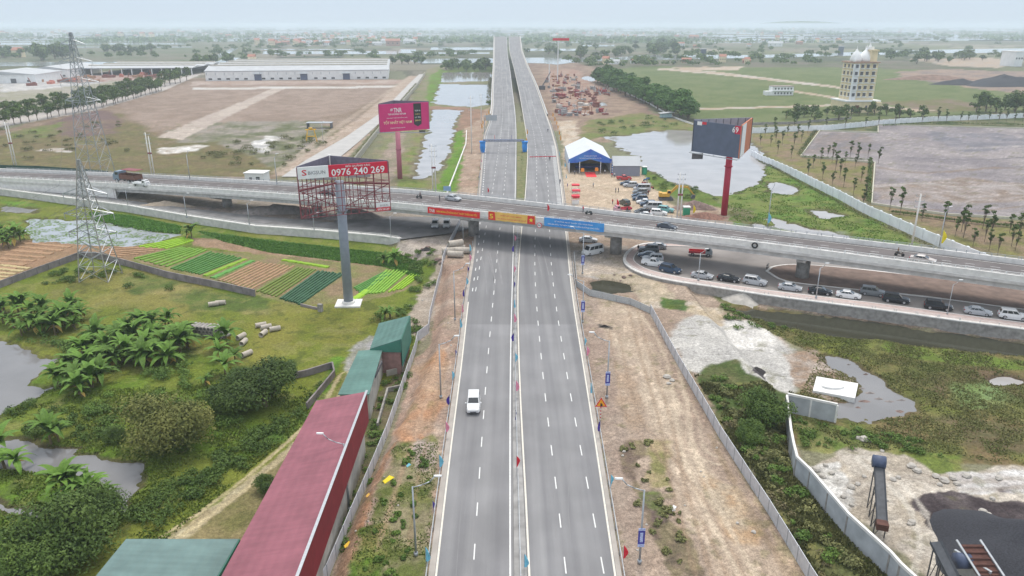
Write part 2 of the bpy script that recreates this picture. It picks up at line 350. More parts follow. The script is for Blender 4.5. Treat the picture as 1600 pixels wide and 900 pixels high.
# colours: (polygon, A, B, noise size m, feather m, ragged m, plant cover)
SAND = (.35, .265, .19); TAN = (.28, .20, .14); RED = (.33, .18, .10); GRASS = (.105, .14, .025); LUSH = (.105, .20, .022); DRY = (.22, .19, .07)
WEED = (.04, .065, .018); GREY = (.33, .32, .315); PALE = (.46, .44, .415); BROWN = (.21, .15, .10); PURP = (.135, .095, .085); OLIVE = (.13, .125, .05); WHITE = (.56, .54, .51)
REG = [
 # ---- far fields, left
 ([(-900, 60), (400, 60), (400, 100), (-900, 100)], (.15, .14, .10), (.10, .12, .06), 60, 5, 20, 0),
 ([(-600, 200), (-100, 190), (0, 205), (300, 122), (625, 124), (600, 160), (540, 215), (430, 280), (240, 280), (-600, 262)], (.225, .17, .13), (.18, .13, .09), 12, 3, 4, 0),
 ([(180, 165), (300, 128), (620, 128), (590, 158), (500, 188), (230, 198)], (.27, .205, .165), (.21, .155, .12), 9, 6, 10, 0),
 ([(-600, 225), (0, 212), (180, 178), (215, 195), (240, 215), (350, 205), (490, 188), (525, 205), (470, 240), (425, 272), (240, 278), (-600, 262)], (.15, .115, .06), (.12, .11, .045), 7, 3, 8, .7),
 ([(40, 205), (150, 172), (185, 180), (190, 208), (110, 215)], (.135, .09, .085), (.16, .11, .085), 14, 3, 8, .5),
 ([(20, 205), (95, 192), (112, 203), (60, 216), (10, 216)], (.11, .16, .03), (.14, .13, .06), 10, 3, 8, .6),
 ([(265, 205), (330, 190), (470, 188), (520, 200), (505, 228), (440, 262), (330, 222), (285, 222)], (.10, .11, .05), (.24, .21, .18), 9, 2, 6, .4),
 ([(385, 228), (415, 212), (440, 215), (415, 240)], WHITE, GREY, 5, 2, 4, 0), ([(250, 232), (310, 226), (320, 236), (262, 240)], WHITE, (.3, .25, .2), 5, 2, 6, 0), ([(60, 232), (105, 232), (108, 237), (62, 237)], PALE, TAN, 5, 1, 4, 0),
 ([(246, 214), (300, 190), (380, 158), (425, 138), (446, 138), (405, 158), (345, 188), (285, 218)], (.40, .34, .29), (.34, .28, .24), 12, 1.5, 2, 0),
 ([(300, 137), (620, 134), (620, 137), (300, 140)], (.42, .38, .34), PALE, 12, 1, 1, 0), ([(300, 127), (640, 124), (640, 130), (300, 133)], (.36, .29, .25), (.28, .2, .16), 20, 1, 3, 0),
 ([(425, 275), (560, 185), (640, 118), (665, 118), (600, 185), (515, 275)], (.36, .285, .23), (.31, .235, .18), 8, 1.5, 2, 0),
 # ---- factory yard and avenue
 ([(-900, 205), (-900, 100), (0, 118), (125, 112), (310, 108), (320, 116), (160, 158), (0, 196)], (.30, .27, .23), (.23, .22, .15), 14, 3, 6, 0),
 ([(0, 125), (90, 120), (200, 122), (130, 133), (0, 145)], PALE, GREY, 10, 3, 5, 0), ([(80, 118), (240, 112), (245, 124), (90, 130)], (.25, .14, .11), (.33, .27, .24), 5, 2, 5, 0),
 ([(-300, 236), (0, 188), (160, 158), (250, 133), (300, 116), (313, 116), (255, 142), (150, 172), (0, 199), (-300, 250)], (.42, .38, .35), (.36, .33, .31), 14, 1, .5, 0),
 # ---- canal banks
 ([(560, 292), (585, 235), (640, 160), (668, 108), (700, 100), (775, 100), (775, 130), (760, 240), (740, 308), (640, 308)], (.20, .17, .11), (.15, .16, .07), 9, 2, 4, .4),
 ([(672, 118), (690, 108), (700, 112), (684, 135), (676, 165), (664, 163), (668, 140)], LUSH, GRASS, 10, 2, 3, 1), ([(625, 250), (660, 190), (672, 172), (668, 200), (650, 245), (640, 275), (685, 285), (660, 305), (618, 300)], (.12, .165, .035), (.20, .16, .09), 8, 2, 4, 1),
 ([(716, 195), (728, 210), (726, 245), (715, 300), (668, 306), (690, 280), (704, 240), (712, 215)], LUSH, (.10, .18, .02), 8, 1, 2, 1), ([(700, 100), (775, 97), (775, 112), (700, 114)], WEED, GRASS, 14, 2, 5, .5),
 ([(726, 200), (735, 182), (765, 168), (757, 210), (748, 310), (712, 310), (722, 250)], (.33, .25, .19), (.27, .19, .14), 6, 1, 2, 0),
 ([(665, 165), (730, 168), (760, 172), (745, 190), (728, 200), (712, 205), (722, 178), (672, 172)], (.26, .16, .11), (.20, .13, .09), 5, 1, 2, 0),
 ([(570, 280), (600, 235), (625, 205), (635, 205), (615, 290), (575, 298)], (.27, .21, .17), (.2, .17, .12), 6, 1.5, 3, 0),
 # ---- under and along the viaduct, left
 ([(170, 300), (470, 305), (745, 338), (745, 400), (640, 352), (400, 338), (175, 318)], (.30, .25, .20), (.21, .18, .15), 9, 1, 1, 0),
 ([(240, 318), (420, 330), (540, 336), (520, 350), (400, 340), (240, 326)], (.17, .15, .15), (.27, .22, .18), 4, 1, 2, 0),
 # ---- farmland
 ([(-900, 262), (0, 306), (200, 330), (400, 362), (600, 380), (660, 400), (690, 430), (650, 545), (490, 905), (400, 1100), (-1200, 1100)], (.10, .145, .018), (.14, .155, .026), 16, 1, 1, 1),
 ([(140, 330), (200, 335), (285, 352), (282, 366), (210, 357), (150, 345)], (.05, .115, .02), (.075, .13, .025), 7, .5, 1, 1), ([(0, 312), (60, 318), (60, 324), (0, 322)], LUSH, GRASS, 5, 1, 2, 1),
 ([(310, 360), (400, 372), (625, 397), (660, 412), (655, 440), (600, 418), (420, 396), (372, 382), (310, 374)], (.055, .12, .02), (.07, .125, .028), 6, .5, 1, 1),
 ([(300, 372), (330, 373), (420, 386), (600, 409), (607, 422), (520, 415), (430, 400), (300, 384)], (.22, .145, .09), (.26, .18, .12), 3, .6, .8, 0),
 ([(-200, 385), (50, 374), (135, 380), (250, 386), (262, 390), (210, 408), (135, 399), (0, 440), (-200, 480)], (.27, .165, .10), (.22, .145, .085), 5, .6, .6, 0),
 ([(205, 405), (262, 388), (430, 398), (610, 418), (658, 430), (655, 445), (600, 465), (540, 475), (460, 478), (350, 448), (262, 424)], (.16, .16, .06), (.22, .16, .095), 4, .5, .5, .4),
 ([(0, 500), (130, 420), (200, 415), (395, 465), (520, 475), (640, 500), (560, 590), (500, 600), (350, 560), (200, 520)], (.125, .15, .022), (.18, .165, .045), 11, 3, 5, 1),
 ([(380, 480), (560, 480), (600, 520), (560, 560), (520, 620), (440, 590), (390, 540)], (.19, .18, .038), (.13, .155, .022), 6, 3, 5, 1),
 ([(200, 425), (400, 465), (420, 490), (300, 480), (200, 455)], (.08, .115, .025), DRY, 6, 2, 3, 1),
 ([(0, 560), (120, 600), (300, 590), (420, 680), (240, 800), (0, 900), (-200, 1000), (-200, 700)], (.09, .15, .016), (.125, .15, .024), 8, 3, 3, 1),
 ([(0, 810), (60, 815), (55, 880), (0, 900), (-150, 900), (-150, 800)], (.08, .17, .015), LUSH, 6, .6, 1, 1), ([(20, 745), (110, 770), (100, 800), (0, 785)], (.09, .16, .02), GRASS, 6, 1, 1, 1),
 ([(250, 790), (440, 690), (500, 640), (540, 560), (520, 560), (470, 650), (380, 705), (240, 780)], LUSH, (.07, .13, .02), 5, 1, 1.5, 1),
 ([(548, 548), (578, 522), (596, 548), (560, 590), (536, 602), (540, 570)], (.31, .30, .30), (.22, .22, .17), 2.5, .8, 1.2, 0),
 ([(240, 850), (330, 790), (440, 715), (505, 650), (545, 585), (556, 590), (520, 655), (450, 740), (380, 850), (340, 920), (200, 920)], (.21, .17, .085), (.14, .13, .05), 3, .8, 1, .4),
 ([(255, 846), (340, 785), (440, 708), (500, 650), (507, 652), (450, 712), (352, 792), (290, 842)], (.36, .31, .20), (.27, .22, .13), 2, .6, .5, 0),
 ([(565, 640), (640, 560), (655, 545), (610, 660), (560, 780), (520, 880), (490, 905), (520, 790)], (.15, .12, .075), (.09, .10, .04), 2.5, .5, .8, .5),
 ([(640, 488), (668, 440), (690, 400), (700, 380), (720, 360), (712, 380), (690, 440), (674, 515), (660, 535), (640, 520)], (.36, .31, .26), (.29, .24, .19), 3, .6, 1, 0),
 ([(620, 372), (700, 362), (715, 385), (690, 398), (640, 398), (618, 385)], (.38, .33, .28), (.29, .25, .22), 4, .6, 1, 0),
 # ---- verge left of the highway
 ([(716, 340), (752, 335), (738, 470), (712, 675), (680, 905), (650, 1100), (480, 1100), (505, 900), (560, 790), (604, 685), (630, 610), (650, 545), (672, 530), (681, 450), (700, 380)], (.28, .195, .15), (.31, .24, .19), 5, .4, .4, 0),
 ([(655, 560), (700, 540), (690, 640), (660, 700), (620, 720), (630, 640)], (.36, .20, .115), (.33, .225, .155), 4, 1.5, 2.5, 0),
 ([(620, 690), (672, 680), (685, 690), (668, 905), (640, 1000), (555, 905), (590, 790)], (.23, .20, .12), (.105, .125, .035), 2.6, 1, 1.5, .8),
 ([(600, 700), (616, 690), (590, 760), (545, 905), (515, 905), (555, 800)], (.33, .185, .11), (.29, .19, .13), 2, .4, .5, 0),
 ([(645, 680), (680, 690), (680, 740), (650, 740)], (.33, .27, .24), (.24, .2, .14), 2, .8, 1.2, 0), ([(560, 830), (600, 820), (590, 905), (545, 905)], (.10, .17, .025), (.16, .15, .05), 2, 1, 1, 1),
 # ---- right: building yard, fields
 ([(815, 90), (880, 92), (930, 105), (990, 150), (1040, 190), (1000, 212), (945, 222), (890, 225), (862, 200), (835, 140)], (.27, .20, .145), (.19, .13, .10), 7, 3, 5, 0),
 ([(850, 110), (900, 108), (945, 140), (925, 180), (890, 185), (860, 150)], (.27, .16, .12), (.30, .22, .17), 6, 3, 8, 0), ([(870, 190), (900, 188), (905, 230), (885, 240)], (.43, .37, .30), SAND, 5, 2, 2, 0),
 ([(915, 190), (1000, 175), (1085, 195), (1100, 205), (1020, 206), (985, 213), (942, 215), (910, 222)], (.12, .15, .04), (.18, .15, .07), 8, 2, 5, .7),
 ([(890, 96), (1500, 96), (1560, 108), (1300, 112), (950, 108)], (.14, .12, .09), (.09, .10, .05), 25, 4, 8, .3),
 ([(925, 112), (1000, 104), (1320, 106), (1800, 118), (2200, 200), (1800, 186), (1200, 192), (1085, 188)], (.13, .15, .06), (.095, .125, .04), 14, 3, 5, .5),
 ([(1050, 105), (1160, 104), (1155, 109), (1065, 110)], (.42, .35, .29), SAND, 12, 2, 5, 0), ([(1400, 112), (1480, 108), (1600, 112), (1700, 125), (1600, 148), (1500, 135), (1410, 122)], (.28, .20, .15), (.19, .15, .13), 14, 3, 8, 0),
 ([(1420, 92), (1545, 90), (1600, 96), (1560, 106), (1480, 103)], (.33, .28, .23), SAND, 14, 3, 6, 0),
 ([(1370, 160), (1480, 155), (1560, 170), (1450, 175)], (.18, .13, .10), OLIVE, 10, 4, 8, 0),
 ([(1030, 106), (1120, 112), (1320, 136), (1320, 139), (1115, 116), (1028, 109)], (.42, .37, .33), SAND, 10, 1, 1, 0), ([(1240, 141), (1310, 152), (1310, 155), (1240, 144)], (.42, .37, .32), SAND, 10, .8, 1, 0),
 ([(1085, 169), (1300, 163), (1300, 166), (1085, 172)], (.40, .36, .32), SAND, 10, .8, 1, 0), ([(1375, 165), (1460, 172), (1440, 175), (1375, 168)], (.40, .35, .3), SAND, 10, .8, 1, 0),
 ([(1170, 198), (1600, 172), (1800, 165), (1800, 200), (1170, 208)], (.15, .14, .075), WEED, 7, 2, 3, .5),
 ([(880, 232), (950, 250), (1005, 262), (1020, 290), (1050, 318), (1068, 346), (1000, 345), (880, 330), (878, 290)], (.43, .345, .255), (.38, .295, .215), 5, 1.5, 1.5, 0),
 ([(1003, 262), (1030, 272), (1055, 291), (1070, 288), (1098, 298), (1118, 306), (1130, 330), (1100, 322), (1060, 310), (1030, 300), (1010, 285)], (.09, .15, .03), GRASS, 5, 1, 2, 1),
 ([(1062, 318), (1110, 322), (1160, 335), (1150, 352), (1060, 345)], (.27, .19, .14), (.36, .29, .22), 3, 1, 2, 0),
 ([(1118, 306), (1184, 288), (1196, 262), (1192, 240), (1215, 258), (1300, 305), (1380, 350), (1440, 382), (1400, 395), (1150, 352), (1135, 330)], (.10, .175, .03), (.145, .17, .045), 7, 1, 2, 1),
 ([(1135, 320), (1180, 330), (1178, 352), (1140, 345)], (.19, .17, .1), OLIVE, 4, 1, 2, .6), ([(1175, 350), (1330, 362), (1340, 385), (1180, 362)], (.20, .21, .16), (.12, .16, .05), 3, 1, 2, .4),
 ([(1170, 210), (1290, 203), (1290, 212), (1260, 245), (1370, 248), (1368, 320), (1480, 336), (1640, 350), (1800, 420), (1560, 402), (1440, 355), (1300, 290), (1195, 242)], (.16, .155, .05), (.21, .15, .10), 5, 1, 2, .8),
 ([(1281, 204), (1372, 207), (1372, 195), (1600, 200), (1900, 207), (1900, 362), (1640, 344), (1480, 335), (1420, 327), (1362, 318), (1367, 254), (1251, 244)], (.185, .165, .172), (.265, .235, .23), 14, .3, .1, 0),
 ([(1362, 290), (1500, 278), (1640, 290), (1640, 312), (1500, 318), (1370, 312)], (.20, .155, .125), (.28, .245, .23), 4, 2, 4, 0), ([(1290, 206), (1360, 210), (1360, 240), (1262, 240)], (.215, .175, .16), (.165, .15, .155), 5, 2, 4, 0), ([(1440, 205), (1560, 208), (1640, 225), (1500, 240)], (.15, .145, .16), (.22, .20, .21), 6, 3, 5, 0),
 # ---- right verge and building ground
 ([(880, 340), (1000, 345), (1600, 420), (1800, 470), (1800, 560), (1200, 480), (1240, 560), (1225, 640), (1300, 860), (1360, 1000), (1300, 1100), (980, 1100), (972, 900), (935, 675), (893, 450)], (.32, .25, .195), (.26, .195, .15), 9, .6, .6, 0),
 ([(895, 450), (935, 455), (960, 560), (990, 680), (985, 760), (1000, 905), (975, 905), (938, 680)], (.26, .195, .155), (.285, .225, .18), 4, 1, 1.5, 0),
 ([(945, 460), (1000, 490), (1050, 620), (1090, 700), (1130, 800), (1240, 910), (1130, 910), (1060, 800), (1035, 700), (990, 600), (930, 500)], (.39, .315, .24), (.34, .265, .20), 6, 2, 2, 0),
 ([(960, 570), (990, 560), (1010, 640), (985, 690), (965, 640)], (.29, .215, .155), (.34, .27, .21), 2.5, 1.5, 1.5, 0),
 ([(970, 683), (1005, 685), (1012, 715), (990, 735), (1000, 770), (1045, 800), (1080, 840), (1092, 895), (1050, 905), (1040, 860), (1005, 830), (1000, 780), (975, 720)], (.13, .095, .075), (.20, .16, .10), 1.8, .5, 1.2, .5),
 ([(1000, 770), (1030, 770), (1050, 820), (1020, 815)], (.11, .13, .045), PURP, 1.5, .5, 1, .8), ([(1010, 690), (1040, 690), (1050, 760), (1020, 760)], (.32, .25, .15), (.18, .17, .07), 2, 1, 1.5, .3),
 ([(1100, 640), (1150, 690), (1210, 830), (1275, 905), (1245, 905), (1190, 800), (1125, 685)], (.32, .24, .17), (.20, .17, .10), 2, .6, 1, .2), ([(1090, 730), (1150, 760), (1180, 850), (1140, 860)], (.34, .23, .14), (.37, .3, .22), 2.5, 1, 2, 0),
 ([(1040, 520), (1110, 480), (1180, 497), (1225, 520), (1262, 570), (1240, 620), (1205, 640), (1140, 600), (1090, 585), (1060, 560)], (.36, .345, .325), (.44, .42, .39), 5, 1.5, 2, 0),
 ([(1130, 500), (1200, 500), (1220, 545), (1140, 545)], (.55, .525, .49), (.42, .40, .38), 3, 1.5, 2, 0), ([(1000, 455), (1060, 470), (1130, 470), (1130, 500), (1060, 485), (1000, 480)], (.36, .29, .2), (.42, .36, .3), 3, 1, 1, 0),
 ([(885, 380), (985, 385), (990, 435), (920, 435), (895, 425)], (.30, .28, .265), (.37, .31, .25), 4, 1, 1.5, 0), ([(920, 430), (1000, 425), (1040, 445), (1060, 470), (1000, 470), (985, 450)], (.42, .34, .25), (.32, .27, .2), 3, .8, 1, 0),
 ([(1028, 462), (1075, 470), (1070, 486), (1035, 480)], (.06, .11, .03), GRASS, 2, .5, 1, 1), ([(1120, 458), (1160, 470), (1180, 500), (1130, 488)], (.12, .13, .05), (.24, .2, .13), 2.5, .8, 1.5, .8),
 ([(1090, 590), (1110, 570), (1150, 562), (1165, 580), (1235, 605), (1230, 680), (1300, 820), (1400, 905), (1400, 1000), (1330, 960), (1250, 860), (1180, 770), (1130, 670)], (.055, .085, .022), (.12, .115, .05), 3, .8, 1.2, 1),
 ([(1140, 640), (1165, 650), (1200, 740), (1180, 760)], (.15, .13, .08), (.09, .085, .05), 2, 1, 1, .5),
 # ---- marsh and quarry yard
 ([(1120, 470), (1250, 488), (1640, 548), (2000, 600), (2000, 800), (1620, 745), (1450, 712), (1330, 700), (1228, 690), (1226, 640), (1275, 560), (1210, 520), (1170, 500)], (.12, .135, .033), (.15, .11, .055), 6, 1, 1.5, 1),
 ([(1235, 515), (1330, 525), (1345, 565), (1280, 552)], (.14, .15, .03), GRASS, 4, 1, 1.5, 1), ([(1380, 530), (1640, 570), (1640, 580), (1500, 572), (1370, 550)], (.115, .165, .03), GRASS, 4, 1, 1.5, 1), ([(1400, 560), (1600, 585), (1600, 640), (1450, 625), (1400, 600)], (.12, .085, .05), (.10, .11, .03), 4, 1.5, 2, .8),
 ([(1480, 605), (1540, 595), (1575, 618), (1560, 640), (1500, 635)], (.16, .22, .09), (.13, .18, .06), 3, 1.5, 2, 1), ([(1440, 650), (1640, 670), (1640, 720), (1480, 690)], (.12, .095, .05), (.07, .09, .03), 5, 1.5, 2, 1),
 ([(1225, 555), (1275, 548), (1330, 580), (1340, 625), (1300, 628), (1240, 605)], (.24, .17, .12), (.33, .28, .24), 2, .8, 1.2, 0), ([(1325, 620), (1370, 632), (1420, 650), (1405, 656), (1345, 640)], (.32, .25, .15), (.22, .15, .1), 1.2, .3, .8, 0),
 ([(1300, 712), (1330, 700), (1420, 712), (1480, 740), (1530, 735), (1640, 730), (1900, 760), (1900, 1100), (1500, 1100), (1445, 905), (1330, 800), (1262, 735)], (.41, .365, .31), (.32, .275, .22), 2.5, .8, 1.5, 0),
 ([(1240, 640), (1300, 665), (1420, 680), (1480, 720), (1420, 715), (1330, 700), (1300, 712), (1250, 705)], (.11, .15, .035), (.18, .17, .07), 2.5, .6, 1, 1), ([(1400, 700), (1500, 712), (1500, 740), (1460, 738)], (.13, .16, .04), GRASS, 2, .6, 1.2, 1),
 ([(1262, 730), (1310, 720), (1340, 790), (1325, 800), (1290, 770)], (.36, .34, .31), (.55, .53, .5), 1.5, .5, 1, 0), ([(1480, 740), (1640, 735), (1640, 770), (1500, 772)], (.52, .50, .48), (.38, .35, .33), 2, .5, 1, 0),
 ([(1425, 788), (1450, 770), (1500, 770), (1560, 785), (1640, 788), (1900, 800), (1900, 1000), (1540, 1000), (1500, 880), (1462, 835), (1435, 805)], (.045, .035, .037), (.085, .07, .07), 3, .4, .8, 0),
 ([(1545, 760), (1570, 758), (1590, 772), (1555, 775)], (.10, .08, .09), (.3, .28, .27), 1.5, .4, 1, 0), ([(1170, 568), (1196, 572), (1196, 585), (1180, 582)], (.05, .045, .05), (.08, .07, .07), 1, .2, .6, 0), ([(932, 505), (957, 510), (956, 515), (935, 511)], (.08, .07, .06), (.12, .1, .08), 1, .2, .3, 0),
]
LINES = [([(1000, 480), (1040, 540), (1062, 620), (1075, 700), (1110, 790), (1170, 900)], .45, (.47, .385, .29), -.8), ([(985, 470), (1010, 560), (1040, 660), (1060, 760), (1100, 900)], .4, (.24, .17, .115), -.55), ([(960, 520), (985, 640), (1030, 700), (1100, 800), (1150, 900)], .35, (.25, .175, .12), -.5),
 ([(1120, 720), (1090, 700), (1080, 650), (1050, 600)], .35, (.45, .37, .28), -.6), ([(1235, 905), (1150, 760), (1110, 680)], .6, (.22, .16, .10), .6), ([(900, 300), (930, 290), (960, 310), (985, 322)], .5, (.30, .23, .16), -.5), ([(890, 285), (940, 300), (1000, 335)], .5, (.50, .42, .33), -.5), ([(880, 200), (885, 225), (900, 250)], .6, (.48, .40, .31), -.6),
 ([(250, 850), (345, 785), (440, 708), (503, 645), (540, 585)], .45, (.40, .33, .20), -.9), ([(1350, 720), (1420, 780), (1450, 850), (1440, 900)], .5, (.50, .46, .40), -.6), ([(1330, 770), (1400, 740), (1500, 760), (1600, 755)], .6, (.26, .22, .18), -.5), ([(700, 560), (680, 640), (655, 740), (640, 850)], .4, (.24, .16, .10), .5), ([(690, 540), (655, 660), (620, 760), (590, 860)], .5, (.38, .26, .18), .5),
 ([(590, 700), (560, 790), (520, 900)], .7, (.20, .13, .085), .6), ([(0, 240), (120, 228), (300, 215), (420, 150)], 1.2, (.26, .20, .15), .6), ([(320, 205), (420, 215), (500, 235)], 1.5, (.30, .26, .22), .7), ([(430, 270), (540, 190), (640, 120)], 1.6, (.36, .29, .23), -.7),
 ([(1385, 225), (1480, 232), (1600, 228)], 2.0, (.34, .31, .29), .7), ([(1375, 262), (1450, 270), (1560, 262), (1640, 270)], 1.6, (.19, .14, .10), .8), ([(1370, 292), (1440, 286), (1500, 292), (1600, 288)], 1.3, (.36, .33, .31), .8), ([(1380, 305), (1470, 312), (1600, 305)], 1.0, (.18, .135, .10), .7), ([(1290, 215), (1360, 222), (1440, 215)], 1.6, (.19, .15, .13), .6), ([(1400, 245), (1520, 250), (1640, 243)], 1.5, (.13, .12, .13), .7), ([(1420, 325), (1520, 330), (1600, 322)], .9, (.20, .15, .11), .7),
 ([(960, 120), (1100, 150), (1300, 160)], 3, (.20, .19, .09), .4), ([(1100, 125), (1300, 145), (1500, 150)], 4, (.09, .12, .035), .5), ([(1000, 118), (1150, 140), (1290, 140)], 3, (.10, .13, .04), .5)]
def ground():
    rows = [1085.]
    while rows[-1] > 38.06:
        y = rows[-1]; rows.append(y - (1.5 if y > 60 else max(.35 * (y - 38) / 7, .03)) if y > 42 else y - max((y - 38) * .1, .01))
        if rows[-1] < 39.0: break
    Ys = [gz(800, y)[1] for y in rows]
    Ys = [-400, -150, -40, 10, 30] + Ys + [60000.]
    Yc = np.array(Ys)
    t = np.concatenate([np.linspace(-6, -.95, 30)[:-1], np.linspace(-.95, .95, 640), np.linspace(.95, 6, 30)[1:]])
    D = np.maximum(Yc, 40.)
    X = t[None, :] * D[:, None]; Y = np.repeat(Yc[:, None], len(t), 1)
    sh = X.shape; X = X.ravel(); Y = Y.ravel()
    Z = np.where(Y < 1500, 0, -.4) ; k = Y < 1500; Z[k] = height(X[k], Y[k])
    # colour
    n1 = fbm(X, Y, 160, 50, 4); n2 = fbm(X, Y, 500, 60, 3)
    c = np.array((.13, .14, .075))[None] * n1[:, None] * 1.2 + np.array((.21, .185, .13))[None] * (1 - n1)[:, None] * .8
    # patchwork of plots in the far plain
    fr = (Y > 520); xr = (X * .985 + Y * .17) / 95; yr = (Y * .985 - X * .17) / 150; xr = xr + hash2(np.floor(yr), np.floor(yr) * 0, 5) * 3
    h1 = hash2(np.floor(xr), np.floor(yr), 8); pal = np.array([(.20, .175, .135), (.13, .14, .07), (.08, .09, .05), (.24, .21, .17), (.11, .12, .06), (.17, .15, .12), (.06, .075, .045), (.15, .16, .10)])
    pc = pal[(h1 * 7.99).astype(int)]; ed = np.minimum(np.minimum(xr % 1, 1 - xr % 1) * 95, np.minimum(yr % 1, 1 - yr % 1) * 150); pc = pc * np.where(ed < 5, .5, 1.0)[:, None]
    c = np.where(fr[:, None], c * .25 + pc * .75, c)
    c = c * (.7 + .6 * n2[:, None]); veg = np.full(len(X), .2)
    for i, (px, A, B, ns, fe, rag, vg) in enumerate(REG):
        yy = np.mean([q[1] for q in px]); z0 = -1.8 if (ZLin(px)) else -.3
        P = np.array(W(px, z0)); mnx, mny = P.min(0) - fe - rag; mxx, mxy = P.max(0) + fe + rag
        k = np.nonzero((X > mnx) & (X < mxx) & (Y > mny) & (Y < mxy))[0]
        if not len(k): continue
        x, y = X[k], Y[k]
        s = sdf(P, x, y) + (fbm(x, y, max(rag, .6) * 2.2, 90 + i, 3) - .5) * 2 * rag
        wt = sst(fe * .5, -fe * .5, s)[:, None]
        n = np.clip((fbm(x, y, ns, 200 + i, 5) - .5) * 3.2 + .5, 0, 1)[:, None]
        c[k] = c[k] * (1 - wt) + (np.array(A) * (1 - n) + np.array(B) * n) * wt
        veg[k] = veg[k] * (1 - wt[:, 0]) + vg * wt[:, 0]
    # scattered clods, tracks, tufts: small patches with their own colour
    near = Y < 420
    x, y = X[near], Y[near]; cc = c[near]; v = veg[near]
    q = fbm(x, y, 1.6, 301, 3); p = fbm(x, y, 6, 305, 3)
    a = (sst(.60, .72, q) * sst(.45, .6, p))[:, None] * (1 - v)[:, None]; cc = cc * (1 - a * .45) + np.array((.12, .115, .045)) * a * .45   # weeds on bare soil
    a = sst(.66, .76, fbm(x, y, 1.1, 311, 3))[:, None] * (1 - v)[:, None]; cc = cc * (1 + .35 * a)                                       # pale stones
    a = (sst(.58, .70, fbm(x, y, 2.2, 321, 4)))[:, None] * v[:, None]; cc = cc * (1 - a * .45) + np.array((.045, .06, .018)) * a * .45    # dark clumps
    a = (sst(.60, .72, fbm(x, y, 3.1, 331, 4)))[:, None] * v[:, None]; cc = cc * (1 - a * .5) + np.array((.20, .19, .065)) * a * .5       # dry clumps
    c[near] = cc
    for px, w_, cl, st_ in LINES:
        z0 = -1.8 if ZLin(px) else -.3; P = np.array(catmull([(*q, 0) for q in W(px, z0)], 4))[:, :2]
        mn = P.min(0) - 4; mxx = P.max(0) + 4; k = np.nonzero((X > mn[0]) & (X < mxx[0]) & (Y > mn[1]) & (Y < mxx[1]))[0]
        if not len(k): continue
        x, y = X[k], Y[k]; d = np.full(len(k), 1e9)
        for a, b_ in zip(P[:-1], P[1:]):
            e = b_ - a; t_ = np.clip(((x - a[0]) * e[0] + (y - a[1]) * e[1]) / (e @ e + 1e-9), 0, 1); d = np.minimum(d, np.hypot(x - a[0] - e[0] * t_, y - a[1] - e[1] * t_))
        d = np.abs(d - .8) if st_ < 0 else d
        wt = (sst(w_, w_ * .3, d + (fbm(x, y, 1.2, 500, 2) - .5) * w_) * abs(st_) * (.4 + .9 * fbm(x, y, 5, 510, 2)))[:, None]; c[k] = c[k] * (1 - wt) + np.array(cl) * wt
    for nm, P, wl, rg in PW:       # wet margin
        mnx, mny = P.min(0) - 12; mxx, mxy = P.max(0) + 12
        k = np.nonzero((X > mnx) & (X < mxx) & (Y > mny) & (Y < mxy) & (Z < wl + .22))[0]
        c[k] = c[k] * .55 + np.array((.07, .05, .035)) * .45
    nx, ny = sh[1], sh[0]
    i = np.arange(ny - 1)[:, None] * nx + np.arange(nx - 1)[None]
    Fc = np.stack([i, i + 1, i + nx + 1, i + nx], -1).reshape(-1, 4)
    return np.stack([X, Y, Z], 1), Fc, c, veg
def ZLin(px):
    m = np.array(W(px)).mean(0); a = sdf(ZL, np.array([m[0]]), np.array([m[1]]))[0]; b = sdf(ZR, np.array([m[0]]), np.array([m[1]]))[0]
    return a < 0 or b < 0
V, Fc, CC, VEG = ground()
m = bpy.data.materials.new('ground_soil'); m.use_nodes = True; t = m.node_tree; L = t.links.new; b = t.nodes['Principled BSDF']
b.inputs['Roughness'].default_value = .95; b.inputs['Specular IOR Level'].default_value = .15
at = t.nodes.new('ShaderNodeAttribute'); at.attribute_name = 'Col'; tc = t.nodes.new('ShaderNodeTexCoord')
def nz(sc, dt=6, rg=.65):
    n = t.nodes.new('ShaderNodeTexNoise'); n.inputs['Scale'].default_value = sc; n.inputs['Detail'].default_value = dt; n.inputs['Roughness'].default_value = rg; L(tc.outputs['Object'], n.inputs[0]); return n.outputs[0]
def mul(col, fac, lo, hi, a=.3, b2=.7):
    r = t.nodes.new('ShaderNodeMapRange'); r.inputs[1].default_value = a; r.inputs[2].default_value = b2; r.inputs[3].default_value = lo; r.inputs[4].default_value = hi; L(fac, r.inputs[0])
    q = t.nodes.new('ShaderNodeVectorMath'); q.operation = 'SCALE'; L(col, q.inputs[0]); L(r.outputs[0], q.inputs[3]); return q.outputs[0]
col = mul(at.outputs['Color'], nz(2.2), .66, 1.34); col = mul(col, nz(.28), .86, 1.14); col = mul(col, nz(7.5, 3), .72, 1.28, .35, .65)
L(col, b.inputs['Base Color'])
bp = t.nodes.new('ShaderNodeBump'); bp.inputs['Strength'].default_value = .6; bp.inputs['Distance'].default_value = .25; L(nz(1.6), bp.inputs['Height']); L(bp.outputs[0], b.inputs['Normal'])
gr = npmesh('ground', V, Fc, m, None, True); gr['kind'] = 'structure'
ca = gr.data.color_attributes.new('Col', 'FLOAT_COLOR', 'POINT'); ca.data.foreach_set('color', np.concatenate([CC, VEG[:, None]], 1).astype(np.float32).ravel())

